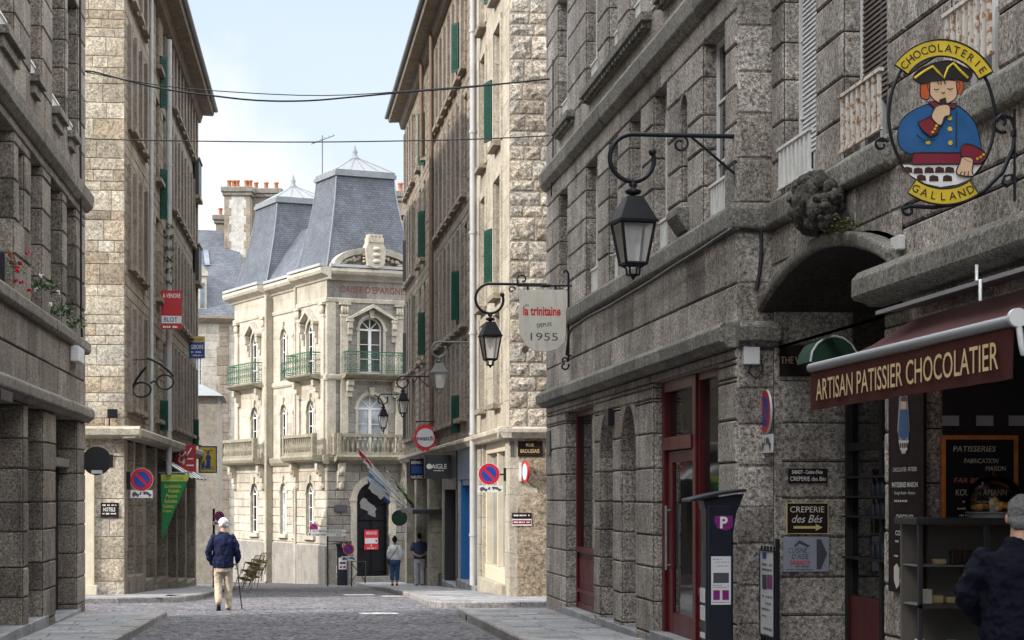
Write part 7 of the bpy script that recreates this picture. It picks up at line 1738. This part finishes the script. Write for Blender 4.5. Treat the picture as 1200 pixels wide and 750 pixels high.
f = FY(76.5); z0 = zr(76.5); T = thing('pavement_barrier', 'low black pavement barrier beside the ticket machine of the bank', 'barrier', f.pt(f.u(420), z0)); mb = MB(); x0, x1 = f.u(412), f.u(428)
mb.tube([f.pt(x0, z0, 0), f.pt(x0, z0 + .95, 0), f.pt(x1, z0 + .95, 0), f.pt(x1, z0, 0)], .028, 8); mb.tube([f.pt(x0, z0 + .9, 0), f.pt(x1, z0 + .2, 0)], .018, 6); mb.tube([f.pt(x0, z0 + .2, 0), f.pt(x1, z0 + .9, 0)], .018, 6); part('rails', mb, M['iron'], T)
f = FY(70.); T = thing('round_mirror', 'round dark green sign on a bent bracket above the standing couple', 'sign', f.pt(*f.uz(476, 600))); mb = MB(); u, z = f.uz(468, 607); disc(mb, f, u, z, .28, 0, .05); part('disc', mb, M['green_cloth'], T); mb = MB(); mb.tube([f.pt(*f.uz(463, 600)), f.pt(*f.uz(474, 600)), f.pt(*f.uz(480, 618))], .03, 6); part('bracket', mb, M['alu_pale'], T)
# stacked cafe chairs by the bank
def stack(f0):
    base = None; g = random.Random(6)
    for k in range(6):
        T = thing('cafe_chair', 'woven cafe chair leaning in a stack beside the bank', 'chair', (0, 0, 0), 'stacked cafe chairs') if k == 0 else None
        if k == 0:
            s_ = MB(); s_.box(-.22, .22, -.22, .22, .43, .47); part('seat', s_, M['bamboo'], T, bevel=.015)
            s_ = MB()
            for j in range(7): s_.tube([(-.2 + .066 * j, .22, .5), (-.2 + .066 * j, .30, .86)], .012, 4)
            s_.tube([(-.22, .21, .45), (-.23, .31, .88), (.23, .31, .88), (.22, .21, .45)], .018, 6); part('backrest', s_, M['bamboo'], T)
            for x in (-.2, .2):
                for y in (-.2, .2): s_ = MB(); s_.tube([(x, y, .45), (x * 1.1, y * 1.15, 0)], .017, 6); part('leg', s_, M['bamboo'], T)
            base = T
        else: T = copy_tree(base)
        yield T
for k, o in enumerate(stack(0)):
    c, r = k // 3, k % 3
    p = at(284 + 8 * c, 690, 63 + 2.0 * c); o.location = (p.x + .12 * r, p.y, zr(p.y) + .012 + .24 * r + .10 * c); o.rotation_euler = (math.radians(-20), 0, math.radians(-40)); o.scale = (.85,) * 3
# ================================================================== flags
f = FY(RM.pt(RM.u(483), 0)[1]); 
def flagpole(label, p0, p1, cloths, sag):
    T = thing('flag', label, 'flag', f.pt(*f.uz(*p0)), 'flags over the grey shop'); mb = MB(); a = Vector(f.pt(*f.uz(*p0))); b = Vector(f.pt(*f.uz(*p1), .9)); mb.tube([a, b], .022, 6); part('pole', mb, M['white'], T)
    d = (b - a).normalized(); 
    for t0, t1, hang, mats in cloths:
        n = len(mats)
        for j, mt in enumerate(mats):
            mb = MB(); rows = []
            for k in range(7):
                t = t0 + (t1 - t0) * k / 6; row = []
                for q in range(4):
                    h = 1.5 * hang * (j + q / 3) / n; wv = .05 * math.sin(k * 1.9 + q * 1.3 + j * 2) * (.4 + h); p = a.lerp(b, t) + Vector((sag * h + wv, wv * .8, -h)); row.append(p)
                rows.append(row)
            mb.grid(rows); part('cloth', mb, M[mt], T)
flagpole('red and white tipped flag rolled on the longest pole', (478, 594), (418, 525), [(.40, .74, .34, ['flagwhite', 'flagblue']), (.72, .90, .20, ['flagred', 'flagwhite']), (.9, 1.0, .14, ['flagred'])], .1)
flagpole('blue and white flag drooping below the longest pole', (480, 596), (430, 548), [(.45, .98, .34, ['flagwhite', 'flaglight', 'flagwhite', 'flagblue'])], -.15)
flagpole('black and white striped flag hanging lowest of the bundle', (478, 598), (434, 562), [(.62, 1.0, .62, ['flagwhite', 'flagblack', 'flagwhite'])], -.45)
flagpole('lime green and pink flag at the right of the bundle', (486, 597), (452, 553), [(.45, .95, .5, ['flagpink', 'flaggreen', 'flaggreen'])], .85)
flagpole('purple and black flag with a white cross under the green one', (488, 600), (458, 562), [(.35, .9, .5, ['flagpurple', 'flagwhite', 'flagpurple'])], .75)
# ================================================================== cables across the street
def cable(label, pts, d, r, T=None):
    mb = MB(); q = [at(x, y, d) for x, y in pts]; n = len(q); out = []
    for k in range(n - 1):
        p0, p1, p2, p3 = q[max(k - 1, 0)], q[k], q[k + 1], q[min(k + 2, n - 1)]
        for t in (0, .25, .5, .75): out.append(.5 * (2 * p1 + (p2 - p0) * t + (2 * p0 - 5 * p1 + 4 * p2 - p3) * t * t + (3 * p1 - p0 - 3 * p2 + p3) * t ** 3))
    out.append(q[-1]); mb.tube(out, r, 5); solo('overhead_cable', mb, M['cable'], label, 'cable', q[0], 'cables across the street')
D0 = 34.3
cable('thick black cable sagging across the street', [(97, 160), (98, 95), (102, 83), (140, 92), (190, 104), (240, 111), (300, 117.5), (360, 118), (420, 113), (480, 107.5), (540, 103), (600, 97), (648, 92)], D0, .016)
cable('thin upper cable touching the thick sagging one', [(98, 84), (180, 99), (260, 107), (380, 112), (500, 105), (645, 93)], D0, .009)
cable('thin straight lower cable across the street', [(96, 160), (110, 163), (240, 165.5), (360, 166.5), (480, 165), (560, 163), (646, 159)], D0, .011)
def wirerun(label, fr, pts, off, r):
    mb = MB(); mb.tube([fr.pt(*fr.uz(x, y, off), off) for x, y in pts], r, 5); solo('wall_cable', mb, M['cable'], label, 'cable', fr.pt(*fr.uz(*pts[0], off), off))
wirerun('black cables clipped under the sill course of the near granite wall', RW, [(664, 416), (667, 390), (671, 384), (690, 371), (712, 360), (733, 347.5), (761, 331), (790, 312), (818, 295), (845, 277), (859, 268)], .13, .022)
wirerun('black cable bundle dropping down the granite pier to the arch', RR, [(866, 267), (885, 268), (892, 272), (892, 300), (890, 320), (886, 340)], .07, .022)
wirerun('black cable running down the corner of the brown granite building', LW, [(94, 0), (94, 120), (95, 260), (95, 370), (96, 395)], .09, .018)
wirerun('thin cable down the far edge of the near granite wall', RW, [(648, 70), (648, 180), (646, 230)], .06, .012)
# ================================================================== people
_tex = bpy.data.textures.new('cloth_folds', 'CLOUDS'); _tex.noise_scale = .075; _tex.noise_depth = 2
def limb(mb, pts, rad):
    # resampled smooth limb with round joints
    P = [Vector(p) for p in pts]; n = len(P); pp = []; rr = []
    for k in range(n - 1):
        p0, p1, p2, p3 = P[max(k - 1, 0)], P[k], P[k + 1], P[min(k + 2, n - 1)]
        for t in (0, .2, .4, .6, .8):
            pp.append(.5 * (2 * p1 + (p2 - p0) * t + (2 * p0 - 5 * p1 + 4 * p2 - p3) * t * t + (3 * p1 - p0 - 3 * p2 + p3) * t ** 3)); rr.append(rad[k] + (rad[k + 1] - rad[k]) * t)
    pp.append(P[-1]); rr.append(rad[-1]); mb.tube(pp, rr, 12)
    mb.ball(P[0], rad[0] * .99, n=12, k=8); mb.ball(P[-1], rad[-1] * .99, n=12, k=8)
def loft(mb, rings, n=20):
    """rings: (cx, cy, z, rx, ry)"""
    rows = [[(cx + rx * math.cos(2 * math.pi * j / n), cy + ry * math.sin(2 * math.pi * j / n), z) for j in range(n)] for cx, cy, z, rx, ry in rings]
    mb.grid(rows, close=True); mb.face(rows[0][::-1]); mb.face(rows[-1])
def body(name, mb, mat, T, vox=.012, smooth=3, folds=0.):
    o = part(name, mb, mat, T); m = o.modifiers.new('one_surface', 'REMESH'); m.mode = 'VOXEL'; m.voxel_size = vox; m.use_smooth_shade = True
    s = o.modifiers.new('smooth', 'SMOOTH'); s.iterations = smooth; s.factor = .5
    if folds: d = o.modifiers.new('folds', 'DISPLACE'); d.texture = _tex; d.strength = folds; d.mid_level = .5; d.texture_coords = 'LOCAL'
    return o
def head(mb, c, tilt=0., turn=0., s=1.):
    """skull, jaw, nose, ears, neck; the face looks along +y turned by 'turn'"""
    R_ = Matrix.Rotation(turn, 3, 'Z') @ Matrix.Rotation(tilt, 3, 'X'); c = Vector(c)
    def b(x, y, z, rx, ry, rz):
        q = MB(); q.ball((0, 0, 0), rx * s, ry * s, rz * s, 16, 12); i = len(mb.v)
        mb.v += [tuple(c + R_ @ (Vector(v) + Vector((x, y, z)) * s)) for v in q.v]; mb.f += [tuple(i + k for k in f) for f in q.f]; mb.m += q.m; mb.r += q.r; mb.sm += q.sm
    b(0, 0, .02, .076, .096, .098); b(0, .03, -.05, .058, .066, .075); b(0, .045, -.085, .036, .04, .03)
    b(0, .10, -.02, .014, .02, .026); b(0, .088, -.062, .026, .012, .009)
    for x in (-1, 1): b(x * .081, -.005, -.012, .015, .024, .034); b(x * .030, .088, .012, .015, .01, .009)
def hand(mb, w, d, side=1, s=1., curl=.5):
    """palm and five fingers from the wrist w along d"""
    w = Vector(w); d = Vector(d).normalized(); x = Vector((0, 1, 0)) if abs(d.y) < .8 else Vector((1, 0, 0)); a = d.cross(x).normalized(); b = a.cross(d)
    mb.ball(w + d * .045 * s, .022 * s, .040 * s, .048 * s, 10, 8)
    for k, L_ in enumerate((.066, .076, .072, .055)):
        o = w + d * .08 * s + b * (.028 - .019 * k) * s; limb(mb, [o, o + d * L_ * .5 * s + a * side * .012 * curl * s, o + d * L_ * (.9 - .3 * curl) * s + a * side * .04 * curl * s], [.010 * s, .009 * s, .0075 * s])
    o = w + d * .025 * s + b * .03 * s; limb(mb, [o, o + (d * .03 + b * .02 + a * side * .012) * s, o + (d * .06 + b * .022 + a * side * .03) * s], [.012 * s, .010 * s, .008 * s])
def shoe(T, a, yaw, toe=0., mat=None, s=1.):
    mb = MB(); c, q = math.cos(yaw), math.sin(yaw); a = Vector(a)
    def P(x, y, z):
        y2 = y * math.cos(toe) - z * math.sin(toe); z2 = y * math.sin(toe) + z * math.cos(toe); return tuple(a + Vector((x * c - y2 * q, x * q + y2 * c, z2)))
    rows = []
    for y, w, h in ((-.07, .028, .05), (-.05, .036, .075), (.0, .038, .085), (.06, .042, .06), (.12, .046, .045), (.17, .036, .035), (.195, .015, .02)):
        rows.append([P(w * math.cos(2 * math.pi * k / 12) * s, y * s, (-.075 + h * .5 + h * .5 * math.sin(2 * math.pi * k / 12)) * s) for k in range(12)])
    mb.grid(rows, close=True); mb.face(rows[0][::-1]); mb.face(rows[-1]); return part('shoe', mb, mat or M['shoe'], T)
def placed(label, px, py, d, yaw=0., onp=True):
    p = at(px, py, d); z = zr(p.y) + (PV if onp else .012); T = thing('person', label, 'person', (0, 0, 0)); T['_'] = 0; del T['_']
    T.location = (p.x, p.y, z); T.rotation_euler.z = yaw; return T
# --- the old man with the stick: walks away, weight on the right leg, left heel lifted behind
T = placed('elderly person with white hair in a dark blue jacket walking away with a stick', 261.5, 716, 37.5, .04, False)
mb = MB(); head(mb, (.01, .05, 1.615), -.28, .1); limb(mb, [(0, -.01, 1.42), (.005, .02, 1.54)], [.062, .056])
loft(mb, [(0, 0, .9, .13, .1), (0, 0, 1.1, .15, .11), (0, -.02, 1.3, .17, .11), (0, -.01, 1.42, .12, .08)])
limb(mb, [(.19, 0, 1.36), (.25, -.03, 1.12), (.26, .06, .90)], [.045, .038, .028]); hand(mb, (.26, .06, .90), (.0, .25, -1), -1, 1.05, .9)
limb(mb, [(-.19, 0, 1.36), (-.26, -.06, 1.10), (-.22, .06, .92)], [.045, .038, .028])
for x, k, a in ((-.08, (-.09, .02, .50), (-.085, -.25, .20)), (.09, (.10, .06, .50), (.10, .02, .1))): limb(mb, [(x, 0, .9), k, a], [.07, .05, .035])
body('body', mb, M['skin'], T, .011)
mb = MB(); loft(mb, [(0, -.01, .80, .19, .14), (0, -.01, .84, .20, .145), (0, -.02, 1.0, .19, .14), (0, -.035, 1.15, .19, .14), (0, -.045, 1.28, .198, .14), (0, -.035, 1.37, .185, .125), (0, -.02, 1.43, .12, .09), (0, -.01, 1.475, .075, .068)])
limb(mb, [(.17, -.02, 1.36), (.235, -.05, 1.2), (.265, -.04, 1.08), (.27, .04, .93)], [.074, .066, .058, .046]); limb(mb, [(-.17, -.02, 1.36), (-.245, -.07, 1.2), (-.275, -.06, 1.08), (-.22, .05, .90)], [.074, .066, .058, .05])
body('jacket', mb, M['navy_wool'], T, .013, 3, .06)
mb = MB(); loft(mb, [(0, -.01, .72, .15, .115), (0, -.01, .86, .165, .125), (0, 0, .95, .16, .12)])
limb(mb, [(-.085, 0, .82), (-.092, .02, .50), (-.087, -.23, .17)], [.098, .076, .064]); limb(mb, [(.088, 0, .82), (.10, .06, .50), (.10, .01, .07)], [.098, .078, .068]); body('trousers', mb, M['beige'], T, .013, 3, .03)
shoe(T, (-.087, -.26, .115), .05, -.85); shoe(T, (.10, .02, .085), -.1)
mb = MB()
R_ = random.Random(3)
for k in range(70):
    a = R_.uniform(0, 6.28); e = R_.uniform(-.5, 1.5); 
    if math.sin(a) > .35 and e < .6: continue
    mb.ball((.01 + .078 * math.cos(a) * math.cos(e), .035 + .09 * math.sin(a) * math.cos(e), 1.635 + .092 * math.sin(e)), .03, n=8, k=6)
mb.ball((.01, .03, 1.645), .083, .095, .095, 16, 12); body('hair', mb, M['hair_white'], T, .010, 2, .012)
mb = MB(); mb.tube([(.25, .13, .835), (.26, .09, .85), (.268, .14, .82), (.30, .22, .5), (.36, .30, .0)], .011, 8); mb.tube([(.20, .06, .86), (.23, .09, .87), (.27, .14, .85)], .014, 8)
tx0 = T.location.copy(); ST = part('walking_stick', mb, M['iron'], None); ST.location = tx0; ST.rotation_euler.z = .04; tagp(ST, 'thin dark walking stick in the hand of the old man', 'walking stick')
# --- the couple, seen from behind
T = placed('person in a white top and cropped jeans with a bag strap across the back', 462.5, 687.5, 64.8, -.06)
mb = MB(); head(mb, (0, .02, 1.50), -.1, .0, .94); limb(mb, [(0, -.01, 1.30), (0, .01, 1.42)], [.052, .05]); loft(mb, [(0, 0, .82, .15, .11), (0, 0, 1.05, .13, .1), (0, 0, 1.22, .15, .1), (0, 0, 1.31, .1, .07)])
for s in (-1, 1):
    limb(mb, [(s * .155, 0, 1.26), (s * .22, -.02, 1.04), (s * .20, .04, .83)], [.04, .034, .026]); hand(mb, (s * .20, .04, .83), (s * .05, .1, -1), s, .95, .5); limb(mb, [(s * .08, 0, .82), (s * .075, .01, .44), (s * .07, -.01, .06)], [.07, .052, .036])
body('body', mb, M['skin'], T, .011)
mb = MB(); loft(mb, [(0, 0, .80, .19, .14), (0, 0, .92, .18, .135), (0, 0, 1.06, .16, .12), (0, -.01, 1.2, .175, .12), (0, -.01, 1.28, .15, .095), (0, 0, 1.34, .07, .06)])
for s in (-1, 1): limb(mb, [(s * .145, 0, 1.26), (s * .215, -.03, 1.05), (s * .20, .04, .85)], [.062, .054, .042])
body('top', mb, M['whiteknit'], T, .013, 4, .02)
mb = MB(); loft(mb, [(0, -.01, .68, .17, .135), (0, -.01, .80, .195, .15), (0, 0, .90, .165, .125)])
for s in (-1, 1): limb(mb, [(s * .088, 0, .76), (s * .085, .01, .48), (s * .08, -.01, .24)], [.102, .078, .072])
body('jeans', mb, M['denim'], T, .013, 3, .025)
mb = MB(); mb.ball((0, .0, 1.525), .082, .095, .095, 16, 12); mb.ball((0, -.07, 1.60), .05, .05, .045, 12, 8); mb.ball((0, -.05, 1.47), .06, .05, .06, 12, 8); body('hair', mb, M['hair_dark'], T, .010, 3, .02)
mb = MB(); mb.tube([(.11, .0, 1.32), (.08, -.115, 1.25), (0, -.14, 1.1), (-.12, -.145, .95), (-.19, -.10, .84)], .013, 6); mb.box(-.26, -.17, -.11, .04, .72, .88); body('bag', mb, M['leather'], T, .011, 2)
for s in (-1, 1): shoe(T, (s * .07, 0, .078), -s * .12, s=.92)
T = placed('person in a grey blue polo shirt with hands clasped behind the back', 491.5, 686, 65.5, .03)
mb = MB(); head(mb, (0, .03, 1.62), -.12, -.15); limb(mb, [(0, -.01, 1.42), (0, .01, 1.54)], [.062, .058]); loft(mb, [(0, 0, .9, .14, .11), (0, 0, 1.15, .16, .11), (0, 0, 1.34, .18, .11), (0, 0, 1.42, .12, .08)])
for s in (-1, 1):
    limb(mb, [(s * .195, 0, 1.38), (s * .27, -.06, 1.13), (s * .06, -.19, .99)], [.05, .042, .030]); hand(mb, (s * .06, -.19, .99), (-s * 1, -.1, -.15), s, 1.0, .6); limb(mb, [(s * .09, 0, .9), (s * .09, .02, .48), (s * .09, -.01, .08)], [.07, .055, .038])
body('body', mb, M['skin'], T, .011)
mb = MB(); loft(mb, [(0, 0, .88, .195, .145), (0, 0, 1.0, .19, .14), (0, -.01, 1.2, .20, .14), (0, -.02, 1.34, .20, .125), (0, -.01, 1.42, .13, .09), (0, 0, 1.47, .07, .065)])
for s in (-1, 1): limb(mb, [(s * .18, 0, 1.37), (s * .235, -.03, 1.26), (s * .262, -.05, 1.18)], [.076, .07, .064])
body('polo_shirt', mb, M['polo'], T, .013, 4, .025)
mb = MB(); loft(mb, [(0, 0, .74, .16, .12), (0, 0, .88, .175, .13), (0, 0, .96, .17, .125)])
for s in (-1, 1): limb(mb, [(s * .09, 0, .84), (s * .095, .02, .48), (s * .095, -.01, .08)], [.10, .08, .07])
body('trousers', mb, M['paletrousers'], T, .013, 3, .03)
mb = MB(); mb.ball((0, .02, 1.65), .080, .094, .09, 16, 12); mb.ball((0, -.03, 1.60), .066, .055, .06, 12, 8); body('hair', mb, M['hair_dark'], T, .010, 3, .01)
for s in (-1, 1): shoe(T, (s * .095, 0, .08), -s * .1)
# --- near right: stands at the shop window, seen from behind
p = at(1196, 700, 12.3); T = placed('grey haired person in a black navy jumper looking into the shop at the right edge', 1196, 700, 12.3, -.45)
hz = 1.62 - (zr(p.y) + PV); k = 1.60
mb = MB(); head(mb, (.0, .03, 1.50), -.15, -.1, 1.02); limb(mb, [(0, -.02, 1.30), (0, .01, 1.43)], [.066, .062]); loft(mb, [(0, 0, .85, .16, .13), (0, 0, 1.05, .18, .14), (0, 0, 1.22, .19, .13), (0, 0, 1.31, .12, .09)])
for s in (-1, 1):
    limb(mb, [(s * .20, 0, 1.24), (s * .30, -.02, 1.02), (s * .26, .16, .86)], [.05, .044, .032]); hand(mb, (s * .26, .16, .86), (-s * .3, .9, -.3), s, 1.02, .6); limb(mb, [(s * .1, 0, .84), (s * .1, .02, .46), (s * .1, 0, .08)], [.08, .056, .04])
body('body', mb, M['skin'], T, .009)
mb = MB(); loft(mb, [(0, 0, .72, .235, .185), (0, 0, .80, .245, .19), (0, .01, .95, .24, .185), (0, 0, 1.1, .24, .175), (0, -.02, 1.2, .232, .15), (0, -.02, 1.27, .19, .12), (0, -.015, 1.325, .11, .09), (0, 0, 1.365, .078, .075)])
for s in (-1, 1): limb(mb, [(s * .20, -.01, 1.22), (s * .285, -.03, 1.1), (s * .32, -.02, 1.0), (s * .27, .15, .87)], [.092, .086, .078, .058])
body('jumper', mb, M['navy_knit'], T, .010, 4, .06)
mb = MB(); loft(mb, [(0, 0, .66, .2, .16), (0, 0, .85, .2, .16)])
for s in (-1, 1): limb(mb, [(s * .1, 0, .78), (s * .105, .02, .46), (s * .1, 0, .08)], [.115, .085, .075])
body('trousers', mb, M['navy_wool'], T, .012, 3, .03)
mb = MB(); R_ = random.Random(9); mb.ball((0, .005, 1.550), .079, .097, .084, 18, 12); mb.ball((0, -.045, 1.475), .066, .048, .06, 14, 8)
for q in range(130):
    a = R_.uniform(0, 6.28); e = R_.uniform(-.75, 1.5)
    if math.sin(a) > .3 and e < .7: continue
    mb.ball((.076 * math.cos(a) * math.cos(e), .005 + .094 * math.sin(a) * math.cos(e), 1.545 + .084 * math.sin(e)), .013, n=6, k=5)
body('hair', mb, M['hair_grey'], T, .007, 1, .012)
for s in (-1, 1): shoe(T, (s * .1, 0, .08), -s * .15)
